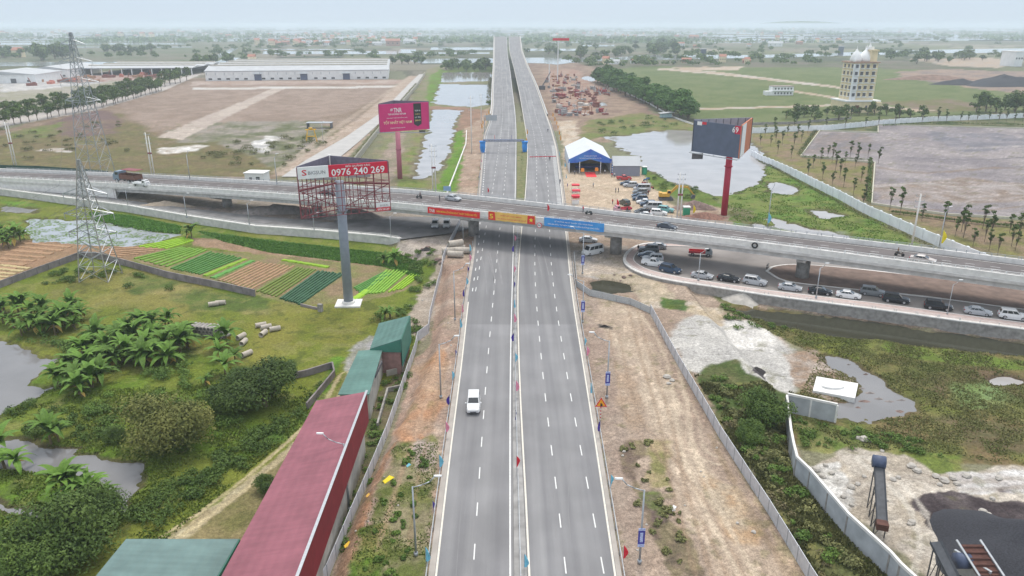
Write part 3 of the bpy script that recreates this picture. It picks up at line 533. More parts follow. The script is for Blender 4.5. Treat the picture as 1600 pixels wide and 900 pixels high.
# ---- water
def water_mat(name, c, rough=.06, bs=1.5, bump=.08, c2=None):
    m = mat(name, c, rough, .12, .12, bump=bump, bs=bs, spec=.5, c2=c2); m.node_tree.nodes['Principled BSDF'].inputs['IOR'].default_value = 1.33; return m
wm = water_mat('muddy_water', (.19, .185, .185)); wm_k = water_mat('silty_water', (.34, .32, .31)); wm_far = water_mat('shallow_water', (.33, .34, .33), .1, .4); wm_dk = water_mat('ditch_water_surface', (.045, .045, .03)); wm_l = water_mat('pond_with_duckweed', (.30, .32, .34), .12)
for nm, P, wl, rg in PW:
    d = np.hypot(*P.mean(0)); e = max(2.0, .012 * d) * max(1, rg * .8)
    c = P.mean(0); n = len(P); A = .5 * sum(P[i][0] * P[(i + 1) % n][1] - P[(i + 1) % n][0] * P[i][1] for i in range(n)); sg = 1 if A > 0 else -1
    Q = []
    for i in range(n):
        a = P[(i + 1) % n] - P[i - 1]; L_ = np.hypot(*a) or 1; Q.append(tuple(P[i] + sg * np.array((a[1], -a[0])) / L_ * e) + (wl,))
    if sg < 0: Q = Q[::-1]
    mb = MB(); mb.add(Q, [tuple(range(n))]); o = mb.build(nm, wm_dk if nm == 'ditch_water' and c[0] > 0 or (nm == 'pond' and 900 < 800 + 1170 * c[0] / 150 < 1000 and c[1] > 130 and c[0] > 10) else wm_l if nm == 'lily_pond' else wm_k if nm in ('lake', 'canal', 'puddle') else wm); o['kind'] = 'structure'
# far flooded fields and the river: thin sheets
def sheets(name, polys, m, z=-.02, kind='structure'):
    mb = MB()
    for k, p in enumerate(polys):
        q = [gz(a, b_, z) for a, b_ in p]; mb.add(q, [tuple(range(len(q)))])
    o = mb.build(name, m); o['kind'] = kind; return o
RIV = [[(850, 90), (900, 91), (960, 90), (1010, 86), (1060, 86), (1180, 86), (1290, 83), (1400, 79), (1500, 77), (1700, 74), (2100, 72), (2100, 79), (1700, 82), (1480, 83), (1330, 87), (1200, 90), (1100, 92), (1000, 94), (960, 93), (900, 97), (870, 101), (850, 99), (800, 98), (800, 90)],
       [(660, 92), (770, 91), (775, 98), (660, 99), (640, 95)], [(-400, 99), (90, 97), (300, 96), (340, 96), (352, 90), (372, 90), (420, 95), (500, 97), (500, 99), (340, 103), (80, 103), (-400, 106)], [(330, 90), (365, 74), (372, 75), (348, 90)]]
sheets('river', RIV, wm_far)
fl = []
def strip(x0, x1, y0, y1, sk=0.): fl.append([(x0, y1 + sk), (x1, y1), (x1 + sk * 4, y0), (x0 + 2, y0 + sk)])
for a in [(-300, 380, 61.5, 63), (-300, 250, 64.5, 66), (0, 160, 67, 70), (168, 290, 67, 69.5), (300, 395, 59, 61), (410, 620, 80, 84.5), (405, 560, 76.5, 78), (622, 650, 77, 83), (672, 772, 74, 78), (655, 765, 82, 84), (660, 770, 59, 61.5), (820, 900, 76, 79.5), (810, 880, 61, 63), (905, 960, 70, 72.5),
          (960, 1000, 56, 57), (1080, 1600, 55, 57), (1060, 1500, 58.5, 59.5), (1100, 1640, 61, 63.5), (1200, 1460, 51, 52.5), (1440, 1700, 53, 54.5), (1480, 1600, 47, 48), (740, 800, 48, 49.5), (880, 1010, 46.5, 47.3), (1180, 1240, 41.6, 43), (300, 520, 50, 50.8), (-100, 260, 55, 56), (520, 740, 53, 54), (860, 1180, 66, 67), (1180, 1420, 65, 66.2), (0, 300, 73, 74)]:
    strip(*a)
r2 = random.Random(3)
for k in range(190):
    y = 40.5 + 24 * r2.random() ** 1.3; x = r2.uniform(-200, 1800); w_ = r2.uniform(30, 190); strip(x, x + w_, y, y + (.25 + (y - 38) * .035), .1)
sheets('flooded_fields', fl, wm_far, -.03)
# ================= ROADS =================
def zr(Y):
    if Y < 400: return 0.0
    if Y < 480: return (Y - 400) ** 2 / 160 * .045
    if Y < 1120: return 1.8 + (Y - 480) * .0455
    if Y < 1200: return 1.8 + 640 * .0455 + (Y - 1120) * .02
    return 1.8 + 640 * .0455 + 1.6 - (Y - 1200) * .03
def onroad(px, py, dz=0):
    "hit of the pixel ray with the highway profile"
    z = 0
    for _ in range(60):
        Y = gz(px, py, z)[1]; z = z * .5 + .5 * zr(Y)
    p = gz(px, py, z); return (p[0], p[1])
YS = np.concatenate([np.linspace(22, 400, 64), np.linspace(410, 1250, 57)])
def edge(pts):
    q = sorted([onroad(*p) for p in pts], key=lambda a: a[1]); q = [(q[0][0] + (q[1][0] - q[0][0]) / (q[1][1] - q[0][1]) * (10 - q[0][1]), 10)] + q
    q += [(q[-1][0] - 3, 1300)]
    xs = np.interp(YS, [a[1] for a in q], [a[0] for a in q]); k = np.ones(5) / 5
    s = np.convolve(np.pad(xs, 2, mode='edge'), k, 'valid'); s[:2] = xs[:2]; s[-2:] = xs[-2:]; return s
EL = edge([(669, 900), (698, 675), (712, 585), (728, 450), (738, 400), (743, 340), (749, 290), (756, 212), (768, 178), (769, 140), (771, 100), (774, 64)])
EM = edge([(803, 900), (801, 690), (801, 550), (803.5, 425), (805, 350), (807, 300), (807.5, 209), (806, 178), (801, 140), (797, 107), (793, 84), (788, 62)])
EN = edge([(824, 900), (815, 690), (811, 650), (807, 475), (808, 425), (812, 375), (820, 305), (824, 240), (822, 209), (817, 178), (811, 144), (803, 107), (796, 80), (790.5, 62)])
ER = edge([(972, 900), (936, 675), (898, 455), (890, 380), (882, 310), (871, 231), (861, 196), (851, 169), (838, 133), (826, 107), (815.5, 80), (803.5, 63)])
ZZ = np.array([zr(y) for y in YS])
def P3(E_, off=0, dz=0): return [(float(e + off), float(y), float(z + dz)) for e, y, z in zip(E_, YS, ZZ)]
m = bpy.data.materials.new('asphalt'); m.use_nodes = True; t = m.node_tree; L = t.links.new; b = t.nodes['Principled BSDF']; b.inputs['Roughness'].default_value = .85; b.inputs['Specular IOR Level'].default_value = .3
tc = t.nodes.new('ShaderNodeTexCoord'); mp = t.nodes.new('ShaderNodeMapping'); mp.inputs['Scale'].default_value = (1, .03, 1); L(tc.outputs['Object'], mp.inputs[0])
n = t.nodes.new('ShaderNodeTexNoise'); n.inputs['Scale'].default_value = .75; n.inputs['Detail'].default_value = 5; L(mp.outputs[0], n.inputs[0])
n2 = t.nodes.new('ShaderNodeTexNoise'); n2.inputs['Scale'].default_value = .13; n2.inputs['Detail'].default_value = 6; L(tc.outputs['Object'], n2.inputs[0])
n3 = t.nodes.new('ShaderNodeTexNoise'); n3.inputs['Scale'].default_value = 9; n3.inputs['Detail'].default_value = 3; L(tc.outputs['Object'], n3.inputs[0])
cr = t.nodes.new('ShaderNodeValToRGB'); e = cr.color_ramp.elements; e[0].position = .3; e[0].color = (.175, .172, .178, 1); e[1].position = .7; e[1].color = (.245, .241, .243, 1); L(n.outputs[0], cr.inputs[0])
sx = t.nodes.new('ShaderNodeSeparateXYZ'); L(tc.outputs['Object'], sx.inputs[0])
def mr(i, a, b2, c, d):
    r = t.nodes.new('ShaderNodeMapRange'); r.inputs[1].default_value = a; r.inputs[2].default_value = b2; r.inputs[3].default_value = c; r.inputs[4].default_value = d; L(i, r.inputs[0]); return r.outputs[0]
def mth(op, a, b2):
    q = t.nodes.new('ShaderNodeMath'); q.operation = op
    for k, v_ in enumerate((a, b2)):
        if hasattr(v_, 'links'): L(v_, q.inputs[k])
        else: q.inputs[k].default_value = v_
    return q.outputs[0]
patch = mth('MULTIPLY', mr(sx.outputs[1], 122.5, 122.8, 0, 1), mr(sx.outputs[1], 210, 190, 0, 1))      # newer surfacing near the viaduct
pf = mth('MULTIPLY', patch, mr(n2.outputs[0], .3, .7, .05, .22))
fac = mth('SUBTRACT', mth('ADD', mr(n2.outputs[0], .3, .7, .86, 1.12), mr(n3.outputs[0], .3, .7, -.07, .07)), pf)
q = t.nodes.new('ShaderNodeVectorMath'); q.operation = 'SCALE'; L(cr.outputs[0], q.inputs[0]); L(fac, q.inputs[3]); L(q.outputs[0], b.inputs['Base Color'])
asphalt = m
asphalt_dk = mat('dark_asphalt', (.17, .165, .165), .85, .25, .28, bump=.15, bs=12)
road_dust = mat('dusty_concrete', (.38, .345, .31), .9, .5, .14)
line_m = mat('road_paint', (.68, .68, .66), .7, 3, .1); line_y = mat('cream_road_paint', (.66, .62, .54), .7, 3, .1)
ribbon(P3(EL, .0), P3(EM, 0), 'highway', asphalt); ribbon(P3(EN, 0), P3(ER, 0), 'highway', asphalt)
ribbon(P3(EL, 0, .004), P3(EL, .6, .004), 'road_shoulder', road_dust); ribbon(P3(ER, -.5, .004), P3(ER, 0, .004), 'road_shoulder', road_dust)
def lm(name, segs):
    mb = MB()
    for E_, off, w_, y0, y1, dash, gap, mi in segs:
        y = y0
        while y < y1:
            ye = min(y + (dash or 12), y1); xs = [float(np.interp(v_, YS, E_)) for v_ in (y, ye)]; o = [off(v_) if callable(off) else off for v_ in (y, ye)]; z = [float(np.interp(v_, YS, ZZ)) + .009 for v_ in (y, ye)]
            mb.quad((xs[0] + o[0] - w_ / 2, y, z[0]), (xs[0] + o[0] + w_ / 2, y, z[0]), (xs[1] + o[1] + w_ / 2, ye, z[1]), (xs[1] + o[1] - w_ / 2, ye, z[1]), mi)
            y = ye + (gap if dash else 0)
    o = mb.build(name, [line_m, line_y]); o['kind'] = 'structure'; return o
lm('lane_markings', [(EL, .75, .2, 22, 134, 0, 0, 1), (EL, 1.3, .16, 140, 205, 2.0, 4.6, 0), (EL, 1.3, .25, 205, 420, 1.5, 2.5, 0), (EM, -.35, .17, 22, 1200, 0, 0, 0), (EM, -3.95, .125, 26, 1150, 2.4, 4.6, 0), (EM, -7.6, .125, 140, 1150, 2.4, 4.6, 0),
                     (EN, .2, .2, 22, 1200, 0, 0, 1), (EN, 3.75, .125, 24, 1150, 2.4, 4.6, 0), (EN, 7.4, .125, 24, 1150, 2.4, 4.6, 0), (ER, -.65, .2, 22, 1200, 0, 0, 1), (EL, .9, .25, 430, 1200, 0, 0, 0), (ER, -1.7, 1.3, 206, 330, .5, 1.3, 0)])
# slopes beside the highway in the foreground, embankment and bridge walls far away
for nm, E_, sg in (('left', EL, -1), ('right', ER, 1)):
    k = YS >= 430
    a = [(float(e_) + sg * .02, float(y), float(z) + .0) for e_, y, z in zip(E_[k], YS[k], ZZ[k])]
    t_ = thing('bridge_parapet', f'pale concrete parapet and side wall of the long river bridge, {nm} edge', 'parapet', a[0])
    mb = MB()
    for p, q_ in zip(a[:-1], a[1:]):
        dn = min(p[2] + .6, 3.2); dn2 = min(q_[2] + .6, 3.2)
        s = [[(r[0], r[1], r[2] - d_), (r[0] + sg * .45, r[1], r[2] - d_), (r[0] + sg * .45, r[1], r[2] + 1.0), (r[0], r[1], r[2] + 1.0)] for r, d_ in ((p, dn), (q_, dn2))]
        mb.loft(s if sg > 0 else [x[::-1] for x in s], cap=False)
    mb.build('side_wall', concrete_w, t_, world=True); mb = MB()
    mb.path([(p[0] + sg * .22, p[1], p[2] + 1.35) for p in a[::3]], .06, 5)
    for p in a[::3]: mb.tube((p[0] + sg * .22, p[1], p[2] + .9), (p[0] + sg * .22, p[1], p[2] + 1.35), .05)
    mb.build('handrail', steel, t_, world=True)
    for y in range(620, 1230, 40):
        x = float(np.interp(y, YS, E_)) - sg * 5; z = zr(y)
        if z < 5: continue
        mb = MB().tube((x, y, -1), (x, y, z - 3), 1.1, n=10).box((x, y, z - 2.3), (9, 2, 1.4)); mb.build('pier', concrete, t_, world=True)
# planted median north of the viaduct
k = (YS > 205) & (YS < 425); mb = MB(); a = list(zip(EM[k], EN[k], YS[k], ZZ[k]))
sec = [[(x0 + .05, y, z - .4), (x1 - .05, y, z - .4), (x1 - .05, y, z + .15), (x1 - .4, y, z + .22), (x0 + .4, y, z + .22), (x0 + .05, y, z + .15)] for x0, x1, y, z in a]
mb.loft(sec); o = mb.build('median_bed', mat('median_soil', (.09, .12, .035), .95, .6, .3, c2=(.20, .17, .08), bump=.4)); o['kind'] = 'structure'
k = (YS < 205); mb = MB(); a = list(zip(EM[k], EN[k], YS[k], ZZ[k]))
sec = [[(x0 + .02, y, z - .2), (x1 - .02, y, z - .2), (x1 - .02, y, z + .12), (x0 + .02, y, z + .12)] for x0, x1, y, z in a]
mb.loft(sec); o = mb.build('median_kerb', mat('median_concrete', (.30, .29, .28), .9, .6, .25)); o['kind'] = 'structure'
# ---- tyre marks
def skid(name, tracks):
    mb = MB()
    for px_, w_ in tracks:
        P = catmull([(*onroad(a, b_), 0) for a, b_ in px_], 6)
        for off_ in (0, 1.5):
            for a, b_ in zip(P[:-1], P[1:]):
                d = b_ - a; Ls = np.hypot(d[0], d[1]) or 1; n_ = np.array((-d[1], d[0], 0)) / Ls; za, zb_ = zr(a[1]) + .0065, zr(b_[1]) + .0065
                q = [a + n_ * off_, b_ + n_ * off_, b_ + n_ * (off_ + w_), a + n_ * (off_ + w_)]; mb.add([(v_[0], v_[1], z_) for v_, z_ in zip(q, (za, zb_, zb_, za))], [(0, 1, 2, 3)])
    mb.build(name, mat('tyre_rubber_marks', (.19, .185, .19), .85, .5, .3, c2=(.225, .22, .222)))['kind'] = 'structure'
skid('tyre_marks', [([(764, 395), (768, 415), (772, 445)], .35), ([(752, 400), (758, 430), (760, 460)], .2), ([(872, 700), (866, 780), (868, 840)], .09), ([(724, 740), (718, 820), (712, 900)], .07), ([(828, 370), (838, 395), (846, 430)], .2)])
# ---- viaduct
NE = catmull([(-165, 239, 2.6), (-121.3, 224.8, 3.6), (-80.4, 206.4, 5.5), (-44.8, 190.8, 6.6), (-21.2, 180.4, 7), (7.4, 167.8, 7), (21.4, 161.6, 7), (51.9, 146.8, 7), (72.4, 135.6, 7), (90.4, 125.6, 7), (118, 110, 7)], 5)
FE = catmull([(-172, 254, 2.6), (-128, 241, 3.6), (-84, 221.5, 5.5), (-38.5, 203.5, 6.8), (-16, 194.5, 7), (11, 181.5, 7), (30, 171.5, 7), (56, 157.5, 7), (78, 146, 7), (96.5, 135.6, 7), (124, 120, 7)], 5)
NE = [np.array((-400, 296, -.1)), np.array((-240, 262, .8))] + NE; FE = [np.array((-400, 312, -.1)), np.array((-245, 276, .8))] + FE
VD = thing('viaduct', 'grey concrete road viaduct crossing over the highway, on round piers', 'viaduct', (0, 176, 0))
n_ = len(NE)
def lerp(i, f): return NE[i] * (1 - f) + FE[i] * f
def lane(f0, f1, dz, i0=0, i1=None):
    return [tuple(lerp(i, f0) + (0, 0, dz)) for i in range(i0, i1 or n_)], [tuple(lerp(i, f1) + (0, 0, dz)) for i in range(i0, i1 or n_)]
def off(p, loc): return [(a[0] - loc[0], a[1] - loc[1], a[2] - loc[2]) for a in p]
def vpart(name, f0, f1, dz, m, i0=0, i1=None):
    a, b2 = lane(f0, f1, dz, i0, i1); return ribbon(off(a, VD.location), off(b2, VD.location), name, m, VD)
vpart('road_surface', 0.02, .98, .0, mat('viaduct_asphalt', (.125, .11, .108), .85, .3, .16, bump=.1, bs=12))
for f_, w_ in ((.10, .013), (.90, .013)): vpart('edge_line', f_, f_ + w_, .006, line_m)
mb = MB()
for i in range(0, n_ - 1):
    for f_ in (.36, .5, .64):
        a, b2 = lerp(i, f_), lerp(i + 1, f_); d = b2 - a; Ls = np.hypot(d[0], d[1])
        k = 0
        while k < Ls and Ls < 60:
            p, q_ = a + d * k / Ls, a + d * min(1, (k + 1.6) / Ls); nn = np.array((-d[1], d[0], 0)) / Ls * .06; u = np.array((0, 0, .007))
            mb.quad(*[tuple(v_) for v_ in (p - nn + u, q_ - nn + u, q_ + nn + u, p + nn + u)]); k += 5
mb.build('lane_markings', line_m)['kind'] = 'structure'
def beam(name, pts, w0, w1, z0, z1, m, mat_=None, parent=VD, nx=None):
    mb = MB(); secs = []
    for i, p in enumerate(pts):
        a = pts[max(i - 1, 0)]; b2 = pts[min(i + 1, len(pts) - 1)]; d = np.array(b2[:2]) - np.array(a[:2]); nn = np.array((-d[1], d[0])) / (np.hypot(*d) or 1)
        secs.append([(p[0] + nn[0] * w_, p[1] + nn[1] * w_, p[2] + z_) for w_, z_ in ((w0, z0), (w0, z1), (w1, z1), (w1, z0))])
    mb.loft(secs); return mb.build(name, m, parent, world=parent is not None)
for pts, sg in ((NE, -1), (FE, 1)):
    beam('parapet', pts, -.22, .3, -.35, 1.0, concrete_w)
    beam('edge_beam', pts, -.35 if sg < 0 else -.0, .0 if sg < 0 else .35, -.65, -.1, concrete)
a0 = 6
ND = [NE[i] for i in range(a0 + 5, n_)]; FD = [FE[i] for i in range(a0 + 5, n_)]
mb = MB(); mb.loft([[(a[0], a[1] + .2, a[2] - .05), (b2[0], b2[1] - .2, b2[2] - .05), (b2[0], b2[1] - .2, b2[2] - .45), (a[0], a[1] + .2, a[2] - .45)] for a, b2 in zip(NE, FE)]); mb.build('deck_slab', concrete, VD, world=True)
for f_ in (.07, .26, .45, .64, .83, .94):
    pts = [NE[i] * (1 - f_) + FE[i] * f_ for i in range(6, n_)]
    beam('girder', pts, -.35, .35, -1.75, -.45, concrete)
# approach walls on the left
mb = MB()
for i in range(0, 7):
    for E_ in (NE, FE):
        a, b2 = E_[i], E_[i + 1]; mb.wall([(a[0], a[1], -1.2), (b2[0], b2[1], -1.2)], 0, .3)
for E_ in (NE, FE):
    s = [[(p[0], p[1] - .15, -1.5), (p[0], p[1] - .15, p[2] - .4), (p[0], p[1] + .15, p[2] - .4), (p[0], p[1] + .15, -1.5)] for p in E_[:7 + 1]]
    mb.loft(s)
i = 7; a, b2 = NE[i], FE[i]; mb.loft([[(p[0] - .6, p[1], -1.5), (p[0] + .6, p[1], -1.5), (p[0] + .6, p[1], p[2] - .4), (p[0] - .6, p[1], p[2] - .4)] for p in (a, b2)])
mb.build('abutment_wall', concrete_w, VD, world=True)
# handrails: posts + two rails
def rail(pts, h0, h1, step, name='railing', parent=VD, m=steel, r=.045):
    mb = MB(); PP = []
    for hh in np.linspace(h0 + (h1 - h0) * .5, h1, 2): mb.path([(p[0], p[1], p[2] + hh) for p in pts], r, 5)
    for a, b2 in zip(pts[:-1], pts[1:]):
        Ls = math.hypot(b2[0] - a[0], b2[1] - a[1]); k = 0
        while k < Ls: p = a + (b2 - a) * k / Ls; PP.append((p[0], p[1], p[2] + h0 + .1)); k += step
    if parent is not None: add_posts(parent, PP, r * 2.4, h1 - h0, m, 'baluster')
    return mb.build(name, m, parent, world=parent is not None)
rail([p for p in NE[2:]], .95, 1.5, 2.2, m=white_paint); rail([p for p in FE[2:]], .95, 1.5, 2.2)
def vi(px, py, z=7):    # point on the viaduct line below a pixel
    return gz(px, py, z)
for (px, py, zt, w_) in ((350, 325, 5.0, 9), (488, 345, 6.1, 9), (738, 378, 6.9, 9), (964, 398, 7, 9), (1252, 433, 7, 9), (1600, 472, 7, 9)):
    x, y, _ = gz(px, py, 0)
    # snap onto the centre line
    best = min(range(n_), key=lambda i: (lerp(i, .5)[0] - x) ** 2 + 0 * y); i2 = min(best + 1, n_ - 1); A_, B_ = lerp(max(best - 1, 0), .5), lerp(i2, .5)
    tt = (x - A_[0]) / (B_[0] - A_[0]); c = A_ + (B_ - A_) * tt; ang = math.atan2(B_[1] - A_[1], B_[0] - A_[0])
    mb = MB().tube((c[0], c[1], -.6), (c[0], c[1], c[2] - 2.5), 1.35, n=20); mb.build('pier', concrete_old, VD, True, world=True)
    s = []; C_, Q_ = math.cos(ang), math.sin(ang)
    for v_, zl in ((-5.6, -2.2), (-3.2, -2.9), (3.2, -2.9), (5.6, -2.2)):
        s.append([(c[0] + u * C_ - v_ * Q_, c[1] + u * Q_ + v_ * C_, c[2] + z_) for u, z_ in ((-.9, zl), (.9, zl), (.9, -1.76), (-.9, -1.76))])
    MB().loft(s).build('pier_cap', concrete_old, VD, world=True)
# rubbing plates / expansion joint, tyre fender
mb = MB(); a, b2 = lerp(0, 0), 0
x0 = gz(955, 352, 7.85); 
# ---- frontage road on the left
wl = [(-420, 330), (-150, 305), (0, 296), (100, 309), (200, 322), (300, 339), (400, 354), (500, 361), (600, 370), (625, 374)]
wf = [(-420, 322), (-150, 292), (0, 280), (100, 297), (200, 313), (300, 326), (400, 337), (500, 346), (600, 353), (640, 356)]
NA = [np.array(gz(a, b_, .02)) for a, b_ in wl]; FB = [np.array(gz(a, b_, .02)) for a, b_ in wf]
ribbon([tuple(p) for p in NA], [tuple(p) for p in FB], 'frontage_road', asphalt_dk)
o = surf('road_junction', [gz(a, b_, .026) for a, b_ in [(560, 366), (625, 374), (700, 365), (730, 358), (742, 350), (735, 340), (600, 338), (520, 345)]], [list(range(8))], asphalt_dk)
wt = thing('retaining_wall', 'long pale concrete retaining wall with white kerb blocks beside the frontage road', 'wall', tuple(NA[3]))
beam('wall_face', [p for p in NA], -.3, .1, -2.3, .05, concrete, parent=wt); beam('kerb', [p for p in NA], -.35, .6, .06, .32, concrete_w, parent=wt)
rail(NA, .3, .75, 4, 'guard_posts', wt, concrete_w, .05)
# ---- loop road on the right
outer = [(1180, 381), (1100, 383), (1040, 381), (1005, 383), (985, 392), (976, 405), (982, 417), (1005, 429), (1050, 440), (1110, 449), (1200, 463), (1300, 476), (1400, 489), (1500, 503), (1600, 516), (1800, 545)]
inner = [(1180, 384), (1100, 386), (1042, 385), (1010, 387), (996, 394), (989, 405), (996, 414), (1015, 423), (1056, 433), (1112, 442), (1200, 455), (1300, 467), (1400, 479), (1500, 493), (1600, 506), (1800, 533)]
OU = catmull([gz(a, b_, .0) for a, b_ in outer], 3); IN = catmull([gz(a, b_, .0) for a, b_ in inner], 3)
m_pink = mat('pink_paving', (.47, .37, .34), .9, 1.4, .12); ribbon([(p[0], p[1], .17) for p in OU], [(p[0], p[1], .17) for p in IN], 'pavement', m_pink)
poly = [(p[0], p[1], .03) for p in IN] + [gz(a, b_, .03) for a, b_ in [(1800, 470), (1600, 448), (1400, 420), (1250, 398), (1180, 384)]]
o = surf('loop_road', poly, [list(range(len(poly)))], mat('worn_asphalt', (.25, .225, .21), .88, .12, .25, bump=.15, bs=10))
kt = beam('kerb', [np.array((p[0], p[1], 0)) for p in IN], -.0, .2, -.1, .19, concrete_w, parent=None); kt['kind'] = 'structure'
wt = thing('retaining_wall', 'pale retaining wall with pink paving and low posts outside the curved loop road', 'wall', tuple(OU[12]))
beam('wall_face', [np.array(p) for p in OU[14:]], -.35, .0, -2.2, .16, concrete_old, parent=wt); beam('coping', [np.array(p) for p in OU[3:]], -.4, .3, .17, .36, concrete_w, parent=wt)
rail([np.array(p) for p in OU[14:]], .3, .8, 3.2, 'railing', wt, concrete_w, .04)
# island under the viaduct
isl = [(1196, 424), (1210, 416), (1260, 414), (1400, 427), (1600, 452), (1750, 472), (1750, 500), (1600, 484), (1450, 465), (1300, 449), (1225, 439)]
I_ = catmull([gz(a, b_, 0) for a, b_ in isl + [isl[0]]], 4)[:-1]
MB().prism([(p[0], p[1]) for p in I_], -.3, .14).build('island_kerb', concrete_w)['kind'] = 'structure'
c = np.mean([p[:2] for p in I_], 0); MB().prism([tuple(c + (p[:2] - c) * (1 - .6 / np.hypot(*(p[:2] - c)))) for p in I_], -.2, .15).build('island_soil', mat('island_earth', (.19, .135, .11), .95, .5, .25, bump=.4))['kind'] = 'structure'
# ---- paved square on the right
pz = [(1281, 204), (1372, 207), (1372, 195), (1600, 200), (1900, 207), (1900, 362), (1640, 344), (1480, 335), (1420, 327), (1362, 318), (1367, 254), (1251, 244)]
mb = MB(); q_ = [gz(a, b_, -.02) for a, b_ in pz]
for a, b2 in list(zip(q_, q_[1:] + q_[:1])): mb.wall([a, b2], .35, .3)
mb.build('square_kerb', mat('cream_kerb', (.55, .53, .42), .9, 2, .1))['kind'] = 'structure'
# concrete works road beside the left yard
q_ = [(440, 276), (478, 250), (540, 214), (595, 176), (640, 130), (655, 116), (664, 116), (640, 145), (602, 184), (560, 222), (516, 258), (498, 276)]
surf('works_road', [gz(a, b_, -.05) for a, b_ in q_], [list(range(len(q_)))], mat('new_concrete', (.40, .385, .37), .9, .2, .1))
# ================= WRITING =================
def text(body, O, U, Vv, w_, h_, m, parent, name='lettering', off_=.03, align=0, keep=False):
    "mesh lettering in the rectangle starting at O, along unit vectors U (across) and Vv (up)"
    cu = bpy.data.curves.new('txt', 'FONT'); cu.body = body; cu.resolution_u = 2; cu.offset = .012
    ob = bpy.data.objects.new('txt', cu); COL.objects.link(ob); dg = bpy.context.evaluated_depsgraph_get(); me = bpy.data.meshes.new_from_object(ob.evaluated_get(dg))
    bpy.data.objects.remove(ob); bpy.data.curves.remove(cu)
    n = len(me.vertices)
    if not n: return None
    co = np.zeros(n * 3); me.vertices.foreach_get('co', co); co = co.reshape(-1, 3); mn = co.min(0); mxx = co.max(0); d = mxx - mn
    sx_ = w_ / d[0]; sy_ = h_ / d[1]
    if keep: sx_ = sy_ = min(sx_, sy_)
    U = np.array(U, float); Vv = np.array(Vv, float); N_ = np.cross(U, Vv); O = np.array(O, float)
    x = (co[:, 0] - mn[0]) * sx_ + (w_ - d[0] * sx_) / 2; y = (co[:, 1] - mn[1]) * sy_ + (h_ - d[1] * sy_) / 2
    P = O[None] + x[:, None] * U + y[:, None] * Vv + N_ * off_ - np.array(parent.location)[None]
    if parent.rotation_euler[2]:
        a = -parent.rotation_euler[2]; P = np.stack([P[:, 0] * math.cos(a) - P[:, 1] * math.sin(a), P[:, 0] * math.sin(a) + P[:, 1] * math.cos(a), P[:, 2]], 1)
    me.vertices.foreach_set('co', P.ravel()); me.materials.clear(); me.materials.append(m); me.name = name; me.update()
    return link(bpy.data.objects.new(name, me), parent)
white_ink = mat('white_lettering', (.82, .82, .80), .7, 3, .04); gold_ink = mat('gold_lettering', (.85, .62, .18), .6, 3, .05); yellow_ink = mat('yellow_lettering', (.85, .68, .05), .7, 3, .05)
red_ink = mat('red_lettering', (.65, .03, .05), .7, 3, .05); grey_ink = mat('grey_lettering', (.30, .30, .32), .7, 3, .05); black_ink = mat('black_lettering', (.03, .03, .03), .7, 3, .05); navy = mat('navy_sheet', (.05, .05, .22), .7, 2, .1)
def plane_panel(mb, A, B, zt, zb, th=.25, m=0):
    "upright board between the plan points A and B"
    A = np.array(A[:2]); B = np.array(B[:2]); d = B - A; n = np.array((-d[1], d[0])) / np.hypot(*d) * th
    mb.prism([tuple(A), tuple(B), tuple(B + n), tuple(A + n)], zb, zt, m)
# ---- billboard with the telephone number
def uvec(A, B):
    d = np.array(B[:2]) - np.array(A[:2]); L_ = np.hypot(*d); return np.array((d[0] / L_, d[1] / L_, 0)), L_
bb = thing('billboard', 'half-empty billboard with a red and white strip and rusty frame on a grey pole', 'billboard', G(545, 475), 0)
bx, by, bz = bb.location
grey_pole = mat('grey_blue_pole', (.25, .28, .33), .5, 1, .08); rust = mat('rusty_red_steel', (.22, .06, .07), .7, 3, .25)
A = gz(463, 262, 26.4); B = gz(606, 252, 26.4); Cc = (-34.6, 142.0); zb = 17.2
mb = MB().tube((bx, by, bz), (bx, by, 22.6), .92, .84, 24).tube((bx, by, 16.9), (bx, by, 17.2), 1.15, n=24); mb.build('pole', grey_pole, bb, True, world=True)
MB().prism([(bx - 2.3, by - 2.2), (bx + 2.6, by - 2.0), (bx + 2.3, by + 2.2), (bx - 2.6, by + 2)], bz - .4, bz + .28).tube((bx, by, bz + .2), (bx, by, bz + .75), 1.3, n=20).build('footing', concrete_w, bb, world=True)
U, L_ = uvec(A, B); h0, h1 = 24.3, 26.4
P_ = np.array(A[:2]); sp = P_ + U[:2] * L_ * .335
mb = MB(); plane_panel(mb, P_, sp, h1, h0); mb.build('white_panel', white_paint, bb, world=True)
mb = MB(); plane_panel(mb, sp + U[:2] * .01, B, h1, h0); mb.build('red_panel', mat('red_sheet', (.60, .015, .05), .6, 1, .06), bb, world=True)
O = np.array((sp[0], sp[1], h0)) + U * .5
text('0976 240 269', O + np.array((0, 0, .15)), U, (0, 0, 1), L_ * .665 - 1.2, 1.25, white_ink, bb, off_=.04)
text('MỜI QUẢNG CÁO', O + U * 2.6 + np.array((0, 0, 1.5)), U, (0, 0, 1), L_ * .665 - 6.4, .5, white_ink, bb, off_=.04)
O = np.array((P_[0], P_[1], h0)); text('S', O + U * .8 + np.array((0, 0, .6)), U, (0, 0, 1), .85, 1.0, red_ink, bb, 'emblem', .04); text('BIGSUN', O + U * 1.9 + np.array((0, 0, .7)), U, (0, 0, 1), 3.0, .62, grey_ink, bb, off_=.04)
mb = MB()
sl = mat('slate_back', (.17, .16, .21), .8, 2, .15); plane_panel(mb, Cc, P_, 26.6, 24.2, .08); mb.build('back_panel', sl, bb, world=True); mb = MB(); plane_panel(mb, B, Cc, 26.6, 24.2, .08); mb.build('back_panel', sl, bb, world=True)
mb = MB().tube((Cc[0], Cc[1], 23.5), (Cc[0], Cc[1], 26.7), .3, n=6); mb.build('corner_post', white_paint, bb, world=True)
